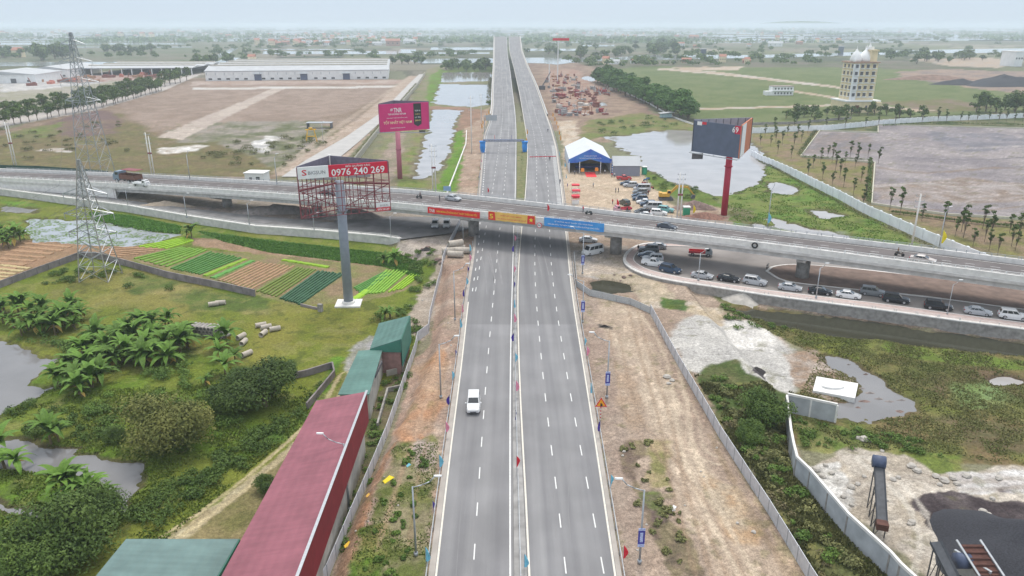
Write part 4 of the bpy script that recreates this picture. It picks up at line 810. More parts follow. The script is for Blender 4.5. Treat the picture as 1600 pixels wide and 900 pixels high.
mb = MB(); tri = [P_, np.array(B[:2]), np.array(Cc)]
for i in range(3):
    a, b2 = tri[i], tri[(i + 1) % 3]; n_ = 11 if i == 0 else 8
    for k in range(n_ + 1):
        p = a + (b2 - a) * k / n_; ins = np.array((0, .35)) if i == 0 else np.array((0, 0)); p = p + ins
        mb.tube((*p, zb), (*p, 26.3), .085, n=4)
        if k < n_:
            q_ = a + (b2 - a) * (k + 1) / n_ + ins; mb.tube((*p, zb if k % 2 else 20.2), (*q_, 20.2 if k % 2 else zb), .045, n=4)
    for z_ in (zb, 18.9, 20.4, 21.6, 22.9):
        mb.tube((*(a + (0, .35 if i == 0 else 0)), z_), (*(b2 + (0, .35 if i == 0 else 0)), z_), .07, n=4)
for p in tri: mb.tube((bx, by, 22.3), (*p, 22.3), .22, n=4).tube((bx, by, 17.3), (*p, 17.6), .12, n=4).tube((bx, by, 17.3), (*p, 22.3), .1, n=4)
mb.build('scaffold_frame', rust, bb, world=True)
mb = MB(); q_ = np.array(B[:2]) - U[:2] * 2.6; plane_panel(mb, q_ - (0, .1), np.array(B[:2]) - (0, .1), 18.9, 17.3, .1); mb.build('small_sign', white_paint, bb, world=True)
mb = MB(); plane_panel(mb, q_ - (0, .16), np.array(B[:2]) - (0, .16), 18.0, 17.3, .05); mb.build('small_sign_band', red_m, bb, world=True)
text('0976 240 269', (q_[0] + .2, q_[1] - .16, 17.45), U, (0, 0, 1), 2.2, .4, white_ink, bb, off_=.03); text('BIGSUN', (q_[0] + .7, q_[1] - .1, 18.2), U, (0, 0, 1), 1.5, .4, grey_ink, bb, off_=.03)
MB().box((bx - 3.2, by - .8, 23.2), (5.6, .35, .5)).box((bx + 3.4, by + .6, 23.4), (4.6, .35, .5), R(14)).build('beam', steel, bb, world=True)
# ---- magenta billboard
bb = thing('billboard', 'magenta billboard with white and gold lettering on a pink-red pole beside the canal', 'billboard', G(625, 279)); bx, by, bz = bb.location
zt = 24.6; A = gz(591, 163.5, zt); B = gz(670, 159.5, zt); zb = 15.4; U, L_ = uvec(A, B)
MB().tube((bx, by, bz), (bx, by, 15.6), .85, .8, 20).tube((bx, by, 9.7), (bx, by, 10), 1.05, n=20).build('pole', mat('pink_red_pole', (.45, .14, .19), .6, 1, .08), bb, True, world=True)
mb = MB(); plane_panel(mb, A, B, zt, zb, .3); mb.build('front_panel', mat('magenta_sheet', (.62, .02, .17), .6, .3, .07), bb, world=True)
C3 = np.array(A[:2]) + np.array((3.2, 12.0)); mb = MB(); plane_panel(mb, B, C3, zt + .3, zb, .1); plane_panel(mb, C3, np.array(A[:2]), zt + .3, zb, .1); mb.build('back_panel', mat('slate_sheet', (.16, .15, .20), .7, 1, .1), bb, world=True)
mb = MB().box(((A[0] + U[0] * L_ * .5), A[1] + .5, zb - .1), (L_, .3, .25)); mb.build('catwalk', steel, bb, world=True); MB().box((B[0] - 2.6, B[1] - .3, zb - .9), (2.2, .3, 1.0)).build('control_box', steel_dk, bb, world=True)
O = np.array((A[0], A[1], zb)); Z = np.array((0, 0, 1.))
text('TNR', O + U * 5.3 + Z * 6.3, U, Z, 2.9, 1.5, white_ink, bb); text('#', O + U * 4.1 + Z * 6.8, U, Z, .9, .9, white_ink, bb, 'emblem')
text('TNR HOLDINGS VIETNAM', O + U * 3.2 + Z * 5.5, U, Z, 6.4, .55, white_ink, bb); text('NHÀ PHÁT TRIỂN BẤT ĐỘNG SẢN', O + U * 2.7 + Z * 4.3, U, Z, 7.4, .45, white_ink, bb)
text('TỐT NHẤT VIỆT NAM', O + U * 1.5 + Z * 2.3, U, Z, 10.2, 1.55, mat('pale_gold_lettering', (.85, .74, .42), .6, 3, .05), bb); text('www.tnrvietnam.com.vn', O + U * 3.8 + Z * 1.0, U, Z, 5.4, .35, white_ink, bb)
q_ = O + U * 12.5; mb = MB(); a = q_ - np.array((0, .06, 0)); b2 = a + U * 2.8; mb.add([tuple(a + Z * 9.0), tuple(a + Z * 2.0), tuple(a + U * 1.4 + Z * 1.2), tuple(b2 + Z * 2.0), tuple(b2 + Z * 9.0)], [(0, 1, 2, 3, 4)])
mb.build('black_ribbon', black_ink, bb, world=True)
for k, s in enumerate(('TOP 10', 'CHỦ ĐẦU TƯ', 'UY TÍN', '2019')): text(s, q_ + U * .4 + Z * (6.3 - 1.1 * k), U, Z, 2.0, .5, gold_ink if k % 2 else white_ink, bb, off_=.09)
# ---- grey-screen billboard on the red pole
bb = thing('billboard', 'blank dark grey billboard with orange side on a crimson pole by the lake', 'billboard', G(1131, 336)); bx, by, bz = bb.location
MB().tube((bx, by, bz), (bx, by, 17.2), .88, .85, 20).tube((bx, by, 13.2), (bx, by, 13.5), 1.1, n=20).build('pole', mat('crimson_pole', (.40, .012, .045), .5, 1, .08), bb, True, world=True)
zt, zb = 25.2, 16.8; A = gz(1084, 188, zt); B = gz(1160, 197, zt); C3 = gz(1176, 185, zt); U, L_ = uvec(A, B); Z = np.array((0, 0, 1.)); mb = MB(); plane_panel(mb, A, B, zt, zb, .3)
mb.build('front_panel', mat('blank_grey_sheet', (.10, .125, .18), .75, .5, .1), bb, world=True)
mb = MB(); plane_panel(mb, B, C3, zt + .2, zb, .3); mb.build('side_panel', mat('faded_orange_sheet', (.52, .17, .08), .7, .5, .15), bb, world=True); U2, L2 = uvec(B, C3)
mb = MB(); p = np.array(B[:2]) + np.array((U2[1], -U2[0])) * .02; plane_panel(mb, p, p + U2[:2] * L2 * .42, zt + .1, zb + .1, .04); mb.build('white_strip', white_paint, bb, world=True)
mb = MB(); plane_panel(mb, C3, A, zt + .3, zb, .1); mb.build('back_panel', mat('pale_sheet', (.35, .35, .40), .7, 1, .1), bb, world=True)
mb = MB()
for k in range(9):
    p = np.array(C3[:2]) * (1 - k / 8) + np.array(A[:2]) * k / 8 + np.array((0, -.2)); mb.tube((*p, zb), (*p, zt + .2), .09, n=4)
mb.build('back_struts', steel_dk, bb, world=True)
a = np.array((A[0], A[1], zb)); nrm = np.cross(U, Z)
def patch_(a, w_, z0, z1, m, nm, o=.03):
    p = a + nrm * o; MB().add([tuple(p + Z * z0), tuple(p + U * w_ + Z * z0), tuple(p + U * w_ + Z * z1), tuple(p + Z * z1)], [(0, 1, 2, 3)]).build(nm, m, bb, world=True)
patch_(a + U * 1.3, 1.6, 7.3, 8.3, white_paint, 'torn_poster'); patch_(a + U * 2.9, 1.5, 7.6, 8.3, red_m, 'torn_poster'); patch_(a + U * (L_ - 2.1), 2.1, 6.2, 8.3, mat('red_poster', (.55, .02, .06), .7, 1, .1), 'torn_poster')
text('69', a + U * (L_ - 2.9) + Z * 6.5, U, Z, 1.9, 1.5, white_ink, bb, off_=.07)
mb = MB(); mb.tube(tuple(a + nrm * .9 + Z * -.3), tuple(a + U * L_ + nrm * .9 + Z * -.3), .12, n=4)
for k in range(5): p = a + U * L_ * k / 4; mb.tube(tuple(p), tuple(p + nrm * .9 - Z * .3), .07, n=4)
mb.build('catwalk', steel, bb, world=True); MB().box((A[0] + 1.6, A[1] - .8, zb - 1.3), (3.0, .3, 1.5)).build('control_box', steel_dk, bb, world=True)

# ---- banners on the viaduct parapet
def nei(x):
    xs = [p[0] for p in NE]; return np.array([np.interp(x, xs, [p[j] for p in NE]) for j in range(3)])
def banner(name, label, px0, px1, py, m, hgt=1.75):
    x0 = gz(px0, py[0], 7.5)[0]; x1 = gz(px1, py[1], 7.5)[0]; a, b2 = nei(x0), nei(x1); U, L_ = uvec(a, b2); n_ = np.array((U[1], -U[0], 0)); zc = a[2] - .75
    t_ = thing(name, label, 'banner', (a[0] + n_[0] * .42, a[1] + n_[1] * .42, zc)); mb = MB(); K = 14; rows_ = []
    for k in range(K + 1):
        u = L_ * k / K; w_ = .05 * math.sin(k * 1.7); rows_.append([(t_.location.x + U[0] * u + n_[0] * (q + w_), t_.location.y + U[1] * u + n_[1] * (q + w_), zc + z_ + .04 * math.sin(k * 2.3)) for q, z_ in ((0, 0), (.03, 0), (.03, hgt), (0, hgt))])
    mb.loft(rows_); mb.build('fabric', m, t_, world=True); return t_, np.array(t_.location), U, n_, L_
t_, O, U, n_, L_ = banner('banner', 'long red banner with yellow lettering, leftmost on the viaduct side', 667, 750, (330, 338), mat('red_cloth', (.70, .03, .03), .8, .5, .08), 1.55); Z = np.array((0, 0, 1.))
text('CHÀO MỪNG LỄ THÔNG XE KỸ THUẬT TUYẾN CAO TỐC', O + U * 2.5 + Z * .4, U, Z, L_ - 3.2, .75, yellow_ink, t_, off_=.14); text('TNR', O + U * .5 + Z * .35, U, Z, 1.6, .8, white_ink, t_, off_=.14)
t_, O, U, n_, L_ = banner('banner', 'yellow banner with a red star flag end, middle of the three on the viaduct', 764, 838, (337, 347), mat('yellow_cloth', (.80, .50, .12), .8, .6, .12), 2.05)
def blob(nm, u0, u1, z0, z1, m, o=.1):
    p = O + n_ * o; MB().add([tuple(p + U * u0 + Z * z0), tuple(p + U * u1 + Z * z0), tuple(p + U * (u1 - .2) + Z * z1), tuple(p + U * (u0 + .1) + Z * z1)], [(0, 1, 2, 3)]).build(nm, m, t_, world=True)
rc = mat('scarlet_cloth', (.70, .04, .03), .8, .5, .08)
blob('red_end', 0, 1.9, .05, 2.0, rc); blob('red_end', L_ - 2.0, L_, .05, 2.0, rc)
st = [((.62 if k % 2 == 0 else .25) * math.sin(k * math.pi / 5), (.62 if k % 2 == 0 else .25) * math.cos(k * math.pi / 5)) for k in range(10)]
p = O + n_ * .14 + U * (L_ - 1.0) + Z * 1.0; MB().add([tuple(p + U * a + Z * b_) for a, b_ in st], [tuple(range(10))]).build('star', yellow_ink, t_, world=True)
text('5', O + U * .4 + Z * .4, U, Z, .9, 1.1, yellow_ink, t_, 'emblem', .15)
text('NHIỆT LIỆT CHÀO MỪNG', O + U * 3.2 + Z * 1.15, U, Z, L_ - 6.6, .42, red_ink, t_, off_=.14); text('CÁC ĐỒNG CHÍ ĐẠI BIỂU VỀ DỰ LỄ', O + U * 2.3 + Z * .4, U, Z, L_ - 4.6, .42, red_ink, t_, off_=.14)
t_, O, U, n_, L_ = banner('banner', 'blue banner with two white lines of lettering, rightmost on the viaduct', 852, 948, (348, 361), mat('blue_cloth', (.03, .22, .62), .8, .3, .3, c2=(.10, .40, .75)), 2.0)
text('LỄ THÔNG XE KỸ THUẬT CẦU VÀ ĐƯỜNG', O + U * 2.6 + Z * 1.15, U, Z, L_ - 5.2, .5, white_ink, t_, off_=.14); text('DỰ ÁN ĐẦU TƯ XÂY DỰNG TUYẾN ĐƯỜNG CAO TỐC', O + U * 1.0 + Z * .4, U, Z, L_ - 2.0, .55, white_ink, t_, off_=.14)
# round signs and tyre
def round_sign(px, py, label, txt, ring, face, r=.62, z=6.3):
    p = nei(gz(px, py, z)[0]); t_ = thing('road_sign', label, 'sign', (p[0] - .15, p[1] - .6, z)); t_.rotation_euler[2] = R(-24)
    mb = MB().tube((0, 0, 0), (0, -.05, 0), r, n=24); mb.build('rim', ring, t_); MB().tube((0, -.051, 0), (0, -.07, 0), r * .76, n=24).build('face', face, t_)
    if txt: a = R(-24); U = np.array((math.cos(a), math.sin(a), 0)); text(txt, np.array(t_.location) - U * r * .55 + np.array((0, 0, -r * .35)), U, Z, r * 1.1, r * .7, black_ink, t_, off_=.09)
    MB().tube((0, 0, 0), (0, .5, .2), .05, n=5).build('bracket', steel, t_); return t_
round_sign(844, 354, 'round red-ringed speed limit sign hung on the viaduct over the right carriageway', '90', red_m, white_paint)
p = nei(gz(1180, 382, 7.6)[0]); t_ = thing('tyre', 'black tyre hung on the outer face of the viaduct parapet', 'tyre', (p[0], p[1] - .55, 7.35)); t_.rotation_euler[2] = R(-25)
mb = MB(); s = []
for k in range(25):
    a = 2 * math.pi * k / 24; s.append([((.5 + .16 * math.cos(b_)) * math.cos(a), .14 * math.sin(b_), (.5 + .16 * math.cos(b_)) * math.sin(a)) for b_ in np.linspace(0, 2 * math.pi, 9)[:-1]])
mb.loft(s, cap=False); mb.build('tread', rubber, t_, True)

# ---- lattice pylons
def pylon(name_label, base, top, hw, ht_, arms, lean=0):
    x, y, z = base; t_ = thing('lattice_pylon', name_label, 'pylon', base)
    def cor(zz): f = zz / ht_; w_ = hw * (1 - f) ** 1.0 * .86 + hw * .14 if f < .62 else hw * (.86 * .38 + .14) * (1 - (f - .62) / .38 * .9); return [(-w_, -w_, zz), (w_, -w_, zz), (w_, w_, zz), (-w_, w_, zz)]
    lv = [0]; 
    while lv[-1] < ht_ * .97: lv.append(min(ht_, lv[-1] + max(1.3, ht_ * .13 * (1 - lv[-1] / ht_ * .8))))
    mb = MB()
    for k in range(4):
        for a, b2 in zip(lv[:-1], lv[1:]): mb.tube(cor(a)[k], cor(b2)[k], .13 if ht_ > 30 else .13, n=4)
    mb.build('leg_frame', mat('pylon_steel', (.30, .32, .34), .6, 2, .2) if ht_ > 30 else mat('weathered_steel', (.33, .31, .28), .7, 2, .3), t_); mb = MB()
    for a, b2 in zip(lv[:-1], lv[1:]):
        ca, cb = cor(a), cor(b2)
        for k in range(4): j = (k + 1) % 4; mb.tube(ca[k], cb[j], .07, n=3).tube(ca[j], cb[k], .07, n=3).tube(cb[k], cb[j], .055, n=3)
    mb.build('bracing', steel if ht_ < 30 else bpy.data.materials['pylon_steel'], t_)
    for zz, ln in arms:
        for sg in (-1, 1):
            mb = MB(); c = cor(zz); c2 = cor(min(zz + 1.6, ht_)); q = (sg * ln, 0, zz + .3)
            for k in ((1, 2) if sg > 0 else (0, 3)): mb.tube(c[k], q, .10, n=3).tube(c2[k], q, .10, n=3)
            for f in (.3, .6): mb.tube(*[tuple(np.array(c[k]) * (1 - f) + np.array(q) * f) for k in ((1, 2) if sg > 0 else (0, 3))], .04, n=3)
            mb.tube(q, (q[0], 0, q[2] - 1.3), .07, n=4); mb.build('cross_arm', steel, t_)
    return t_
b0 = G(158, 434); pt1 = pylon('rusty grey lattice pylon standing inside the farm wall, nearer of the two', b0, None, 3.1, ztop(b0[1], 246) - b0[2], [(10, 5.0), (14, 5.2), (18.2, 4.6)])
b0 = G(152, 278); pt2 = pylon('tall pale lattice pylon beyond the viaduct, farther and taller of the two', b0, None, 4.4, ztop(b0[1], 46) - b0[2], [(26, 6.0), (32, 6.5), (38.5, 5.5), (44, 4)])

# ---- utility poles and lamps
def lamp_mk(h, arm, sign=1, head=True, r=.1):
    def mk():
        t_ = thing('street_lamp', None, 'street lamp'); 
        MB().tube((0, 0, 0), (0, 0, h * .97), r * 1.15, r * .7, 8).tube((0, 0, 0), (0, 0, .4), r * 2, r * 2, 8).build('pole', steel, t_, True)
        pts = [(0, 0, h * .96)] + [(sign * arm * math.sin(a), 0, h * .96 + .09 * h * (1 - math.cos(a)) + .06 * h * math.sin(a)) for a in (R(25), R(50), R(90))]
        MB().path(pts, r * .55, 6).build('arm', steel, t_, True); e = pts[-1]
        MB().loft([[(e[0] + sign * u, v * w_, e[2] + .02 * u + z_) for v, z_ in ((-1, 0), (1, 0), (.6, .13), (-.6, .13))] for u, w_ in ((-.1, .07), (.08, .13), (.5, .13), (.68, .07))]).build('lamp_head', white_paint, t_)
        return t_
    return mk
def lamp(px, b_, tp, label, hp=None, group=None, dz=0, arm=2.2, sign=None, cat='street lamp'):
    base = G(px, b_) if dz is None or dz == 0 else gz(px, b_, dz); h = ztop(base[1], tp) - base[2]; sg = sign or (1 if (hp or px + 5) > px else -1)
    t_ = lamp_mk(h, arm, sg, r=.11 if h > 6 else .07)(); t_.location = base; return tag(t_, label, cat, group)
GL = 'street lamps beside the highway'
lamp(650, 868, 757, 'curved-arm street lamp on the left verge, nearest the camera', 675, GL)
lamp(546, 797, 690, 'street lamp between the fence and the long red roof', 510, GL, arm=2.2)
lamp(689, 622, 535, 'street lamp on the bare soil left of the highway, level with the middle green roof', 706, GL)
lamp(711, 500, 421, 'street lamp left of the highway beside the concrete pipes, below the viaduct', 722, GL)
lamp(724, 382, 346, 'small street lamp beside the left pier of the viaduct', 735, GL)
def bannered(px, b_, tp, hx, lb):
    t_ = lamp(px, b_, tp, lb, hx, GL); z = 2.2; w_ = .33
    MB().box((0, -.16, z + .95), (w_ * 2, .03, 1.75)).build('banner', mat('pole_banner', (.05, .05, .30), .8, 2, .2), t_); MB().box((0, -.18, z + 1.92), (w_ * 2, .02, .28)).box((0, -.18, z + .05), (w_ * 2, .02, .35)).box((0, -.18, z + 1.0), (w_ * .9, .02, 1.1)).build('banner_print', mat('banner_print', (.42, .48, .72), .8, 6, .3), t_)
bannered(999, 880, 762, 980, 'street lamp with an upright blue banner on the right verge, nearest the camera')
bannered(948, 622, 530, 936, 'street lamp with a blue banner behind the orange warning triangle')
bannered(910, 504, 437, 900, 'street lamp with a blue banner right of the highway, second beyond the warning triangle')
bannered(910, 428, 362, 900, 'street lamp with a blue banner beside the white minibus near the viaduct')
GF = 'lamps along the frontage road and works'
for px, b_, tp, s in ((200, 322, 296, 'first'), (292, 340, 306, 'second'), (390, 352, 317, 'third'), (491, 360, 335, 'fourth'), (611, 371, 337, 'fifth')):
    lamp(px, b_, tp, f'thin street lamp on the kerb of the frontage road, {s} from the left', px + 5, GF, dz=.1, arm=1)
for px, b_, tp, s in ((1091, 438, 394, 'beside the silver sedan at the head of the parked line'), (1275, 466, 417, 'between the black and silver sedans on the pink pavement'), (1480, 491, 443, 'right of the black off-roader on the pink pavement')):
    lamp(px, b_, tp, f'thin grey street lamp {s}', px + 5, 'lamps on the loop road pavement', dz=.17, arm=.9)
for px, b_, tp, z, lb in ((297, 282, 240, 5.5, 'thin lamp post on the far side of the viaduct, left of the white gatehouse'), (433, 288, 245, 6.5, 'thin lamp post on the far side of the viaduct, right of the white gatehouse'), (1199, 356, 293, 0, 'thin lamp post with a light blue flag in the wet meadow'), (1466, 392, 330, 0, 'thin grey pole with a yellow flag beyond the right end of the viaduct'), (505, 222, 193, 0, 'white lamp post beside the yellow gantry frame')):
    lamp(px, b_, tp, lb, px + 4, None, dz=z, arm=.6, cat='lamp post')
def upole(px, b_, tx, tp, label, twin=False, dz=0):
    x, y, z = G(px, b_) if not dz else gz(px, b_, dz); h = ztop(y, tp) - z; t_ = thing('utility_pole', label, 'utility pole', (x, y, z), 0, 'utility poles')
    o_ = .45 if twin else 0
    MB().tube((-o_, 0, 0), (-o_, 0, h), .24, .15, 8).build('pole', concrete_w, t_, True)
    if twin:
        MB().tube((o_, 0, 0), (o_, 0, h * .92), .24, .15, 8).build('pole', concrete_w, t_, True); MB().box((0, 0, h * .55), (1.3, .5, .5)).build('clamp', rust, t_)
    for zz in (h * .96, h * .86, h * .76):
        MB().box((0, 0, zz), (2.2, .12, .12)).tube((-1, 0, zz), (-1, 0, zz + .4), .06, n=5).tube((1, 0, zz), (1, 0, zz + .4), .06, n=5).build('cross_arm', steel, t_)
    return t_
PO = [upole(25, 264, 12, 190, 'pale concrete utility pole at the left edge beyond the viaduct', True), upole(240, 278, 235, 207, 'pale twin concrete utility pole right of the dump truck', True), upole(679, 306, 676, 225, 'twin concrete utility pole at the near end of the canal', True),
      upole(1060, 345, 1066, 270, 'thick twin utility pole beside the yellow excavator', True), upole(1424, 386, 1432, 303, 'tall concrete pole in front of the long white wall', False)]
for px, b_, tp, s in ((752, 190, 147, 'first'), (737, 240, 150, 'second')):
    upole(px, b_, px, tp, f'slim steel mast between canal and highway, {s} of two')

# ---- walls and fences
def fence(label, pts, h, m, name='fence', th=.08, step=2.4, postm=None, cat='fence', cap=None, z=None, ph=.15, pr=.06):
    P = [np.array(G(*p)) if z is None else np.array(gz(*p, z)) for p in pts]; Q = [P[0]]
    for a, b2 in zip(P[:-1], P[1:]):
        Ls = np.hypot(*(b2 - a)[:2]); n_ = max(1, int(Ls / step)); 
        for k in range(1, n_ + 1):
            q = a + (b2 - a) * k / n_; q[2] = drop(q[0], q[1])[2] if z is None else z; Q.append(q)
    t_ = thing(name, label, cat, tuple(P[0])); MB().wall(Q, h, th).build('panels', m, t_, world=True)
    if postm:
        add_posts(t_, Q, pr * 2, h + ph, postm)
    if cap: MB().wall([(q[0], q[1], q[2] + h + .31) for q in Q], .01, th * 1.8).build('coping', cap, t_, world=True)
    return t_, Q
sheet = mat('corrugated_sheet', (.56, .57, .60), .5, 1.5, .12, metal=.2); sheet_post = mat('fence_post_steel', (.32, .33, .34), .6, 2, .1)
fence('grey corrugated fence between the roofs and the soil strip left of the highway', [(498, 925), (512, 905), (560, 790), (604, 685), (626, 620), (650, 548), (653, 533), (670, 520), (672, 500), (684, 450), (692, 412), (706, 378), (719, 352)], 1.75, sheet, th=.06, postm=sheet_post)
fence('long grey corrugated fence between the sandy track and the weeds, right of the highway', [(1016, 490), (1060, 572), (1124, 684), (1200, 802), (1262, 905), (1300, 965)], 1.75, sheet, th=.06, postm=sheet_post)
fence('short bent mesh fence around the small dark pond', [(897, 402), (901, 448), (921, 462), (985, 476), (1016, 490)], 1.3, mat('wire_mesh', (.45, .46, .46), .7, 6, .2), th=.05, postm=steel)
wall_g = mat('grey_blockwork', (.40, .415, .43), .9, .6, .18, bump=.2); wall_o = mat('stained_blockwork', (.23, .20, .20), .95, .5, .35, bump=.4)
fence('tall grey concrete panel wall curving past the quarry yard', [(1226, 645), (1232, 700), (1241, 745), (1262, 766), (1320, 837), (1385, 899), (1400, 917), (1460, 975)], 2.5, wall_g, 'panel_wall', .16, 4, concrete_old, 'wall', concrete_w, ph=0, pr=.12)
fence('short grey concrete panel wall at the pond edge by the white slab', [(1227, 643), (1264, 651), (1304, 660)], 2.6, wall_g, 'panel_wall', .16, 3.6, concrete_w, 'wall', concrete_w, ph=.1, pr=.14)
fence('low stained wall around the vegetable field below the pylon', [(-200, 500), (0, 450), (128, 402), (150, 403), (262, 434), (330, 448), (398, 463)], 1.5, wall_o, 'garden_wall', .2, 3, wall_o, 'wall', None, ph=.1, pr=.16)
fence('mossy low wall among bushes above the dirt track', [(398, 618), (440, 595), (478, 588), (520, 575), (523, 588), (480, 640)], 1.1, wall_o, 'garden_wall', .25, 3, None, 'wall')
fence('short stub of broken wall beside the billboard footing', [(470, 478), (496, 484)], .5, wall_o, 'garden_wall', .25, 3, None, 'wall'); fence('small grey block pier beside the billboard footing', [(498, 486), (504, 487)], 1.5, concrete_old, 'garden_wall', .6, 3, None, 'wall')
wall_w = mat('whitewashed_wall', (.80, .82, .84), .85, .4, .1)
fence('long whitewashed wall running diagonally from the lake to the viaduct', [(1174, 246), (1200, 258), (1250, 281), (1310, 311), (1360, 338), (1420, 365), (1485, 393), (1560, 424)], 2.6, wall_w, 'boundary_wall', .2, 4.2, wall_w, 'wall', None, ph=.25, pr=.28)
fence('distant whitewashed wall along the far side of the tree plantation', [(1176, 208), (1300, 203), (1380, 195), (1458, 189.5), (1530, 187), (1620, 183), (1800, 176)], 2.6, wall_w, 'boundary_wall', .2, 4.2, wall_w, 'wall', None, ph=.25, pr=.28)
fence('low dull wall in front of the distant green fields', [(1085, 190), (1150, 196), (1240, 194), (1330, 186)], 1.3, concrete_old, 'boundary_wall', .2, 6, None, 'wall')
fence('thin pale pipeline-like wall at the foot of the dark tree row', [(965, 140), (1010, 160), (1050, 183), (1085, 196)], .8, concrete_w, 'boundary_wall', .3, 8, None, 'wall')
fence('cream pillared fence beside the pale works road on the left', [(550, 262), (590, 210), (622, 172), (650, 138), (664, 117)], 2.3, mat('hedge_mesh', (.20, .20, .15), .9, 1.2, .3), 'pillared_fence', .12, 3.2, mat('cream_pillar', (.62, .58, .50), .9, 2, .1), 'fence', None, ph=.3, pr=.3)
fence('white pipe-like barrier running between canal and highway', [(697, 307), (712, 268), (728, 226), (729, 205)], .6, concrete_w, 'barrier', .35, 6, None, 'barrier')
fence('dark green mesh fence along the far left side of the viaduct', [(-60, 262), (60, 266), (170, 274)], 1.6, mat('green_mesh', (.04, .09, .07), .9, 1, .2), 'mesh_fence', .06, 4, None)
# guard rails on both highway edges and the median
def guardrail(label, E_, off_, y0, y1, step=4):
    ys = np.arange(y0, y1, step); pts = [np.array((float(np.interp(y, YS, E_)) + off_, y, 0)) for y in ys]; t_ = thing('guard_rail', label, 'guard rail', tuple(pts[0]))
    beam('rail_beam', pts, -.03, .03, .5, .82, steel, parent=t_); add_posts(t_, pts, .12, .8, steel)
guardrail('long steel guard rail on the left edge of the highway', EL, -.12, 30, 178); guardrail('long steel guard rail on the right edge of the highway', ER, .12, 30, 160)
guardrail('steel guard rail on the right edge of the highway beyond the viaduct', ER, .15, 200, 420); guardrail('steel guard rail on the left edge of the highway beyond the viaduct', EL, -.15, 205, 425)
guardrail('steel guard rail along the narrow median of the highway', (EM + EN) / 2, 0, 30, 200)

# ---- painted metal roofs in the lower left
def shed(name, label, cat, roof_px, zr_, wall_h, m_roof, m_wall, m_fascia=None, fas=0, drop_=None):
    "roof_px: corner pixels of the roof (front-left, front-right, back-right, back-left) with their heights"
    P = [np.array(gz(*p, z)) for p, z in zip(roof_px, zr_)]; c = sum(P) / 4; g0 = drop(c[0], c[1])[2]
    t_ = thing(name, label, cat, (c[0], c[1], g0)); th = np.array((0, 0, .12))
    MB().add([tuple(p) for p in P] + [tuple(p - th) for p in P], [(0, 1, 2, 3), (7, 6, 5, 4), (0, 4, 5, 1), (1, 5, 6, 2), (2, 6, 7, 3), (3, 7, 4, 0)]).build('roof', m_roof, t_, world=True)
    Q = [c + (p - c) * .93 for p in P]; Q = [np.array((q[0], q[1], p[2])) for q, p in zip(Q, P)]
    vs = [(q[0], q[1], g0 - .5) for q in Q] + [(q[0], q[1], q[2] - .15) for q in Q]
    MB().add(vs, [(0, 1, 5, 4), (1, 2, 6, 5), (2, 3, 7, 6), (3, 0, 4, 7)]).build('wall', m_wall, t_, world=True)
    return t_, P, Q, g0
def rib(name, c, dirn='X'): return mat(name, c, .65, .25, .10, wave=(1.1, dirn, .6), spec=.2)
rose = sheet_mat('rose_sheet_roof', (.245, .088, .11)); red_f = sheet_mat('dark_red_sheet', (.22, .02, .032)); teal = sheet_mat('sea_green_sheet_roof', (.095, .185, .16)); teal2 = sheet_mat('pale_teal_sheet_roof', (.13, .20, .19)); teal_f = mat('green_sheet_wall', (.05, .19, .14), .6, 1, .1)
plaster = mat('stained_plaster', (.42, .38, .33), .95, .5, .28, bump=.2)
# long red roof: high eastern edge carries a red fascia
t_, P, Q, g0 = shed('long_shed', 'long shed with a rose-pink metal roof and dark red fascia', 'shed', [(300, 985), (430, 985), (571, 612), (494, 626)], [5.2, 6.5, 6.5, 5.2], 0, rose, plaster)
def fascia(t_, A, B, zt, zb, m, nm='fascia', o=.25):
    d = np.array(B[:2]) - np.array(A[:2]); n_ = np.array((d[1], -d[0])) / np.hypot(*d); A = np.array(A[:2]) + n_ * .04; B = np.array(B[:2]) + n_ * .04
    MB().prism([tuple(A), tuple(B), tuple(B + n_ * o), tuple(A + n_ * o)], zb, zt).build(nm, m, t_, world=True)
fascia(t_, P[1], P[2], 6.65, 2.3, red_f, o=.12); fascia(t_, P[1], P[2], 6.72, 6.655, steel, 'gutter', .28)
fascia(t_, P[2], P[3], 5.2, 3.6, teal_f, 'gable_sheet', .1)
t_, P, Q, g0 = shed('lean_to_shed', 'long low shed with a plain sea-green roof, above the rose roof', 'shed', [(528, 616), (577, 616), (598, 545), (560, 548)], [1.9, 2.3, 2.3, 1.9], 0, teal, plaster)
MB().box(((P[1][0] + P[2][0]) / 2 + .05, (P[1][1] + P[2][1]) / 2 + 1.5, 1.75), (.12, 5, .5), rz=R(-2)).build('window_band', steel_dk, t_, world=True)
t_, P, Q, g0 = shed('small_shed', 'small shed with a tilted sea-green roof and green side sheet', 'shed', [(578, 545), (626, 530), (640, 493), (592, 505)], [2.3, 4.4, 4.4, 2.3], 0, teal, mat('pink_brick_wall', (.33, .19, .17), .95, 1.5, .2))
fascia(t_, P[1], P[2], 4.4, -.2, teal_f, 'side_sheet', .08)
P2 = [P[0], P[1]]; MB().add([tuple(P[0] + (0, -.05, -.1)), tuple(P[0] + (0, -.05, -.5)), tuple(P[1] + (0, -.05, -2.2)), tuple(P[1] + (0, -.05, -.1))], [(0, 1, 2, 3)]).build('end_sheet', teal_f, t_, world=True)
t_, P, Q, g0 = shed('shed', 'shed with a pale teal metal roof at the bottom edge beside the red roof', 'shed', [(80, 985), (290, 985), (373, 842), (197, 842)], [3.0, 2.4, 2.4, 3.0], 0, teal2, plaster); fascia(t_, P[1], P[2], 2.4, .6, teal_f, 'side_sheet', .08)
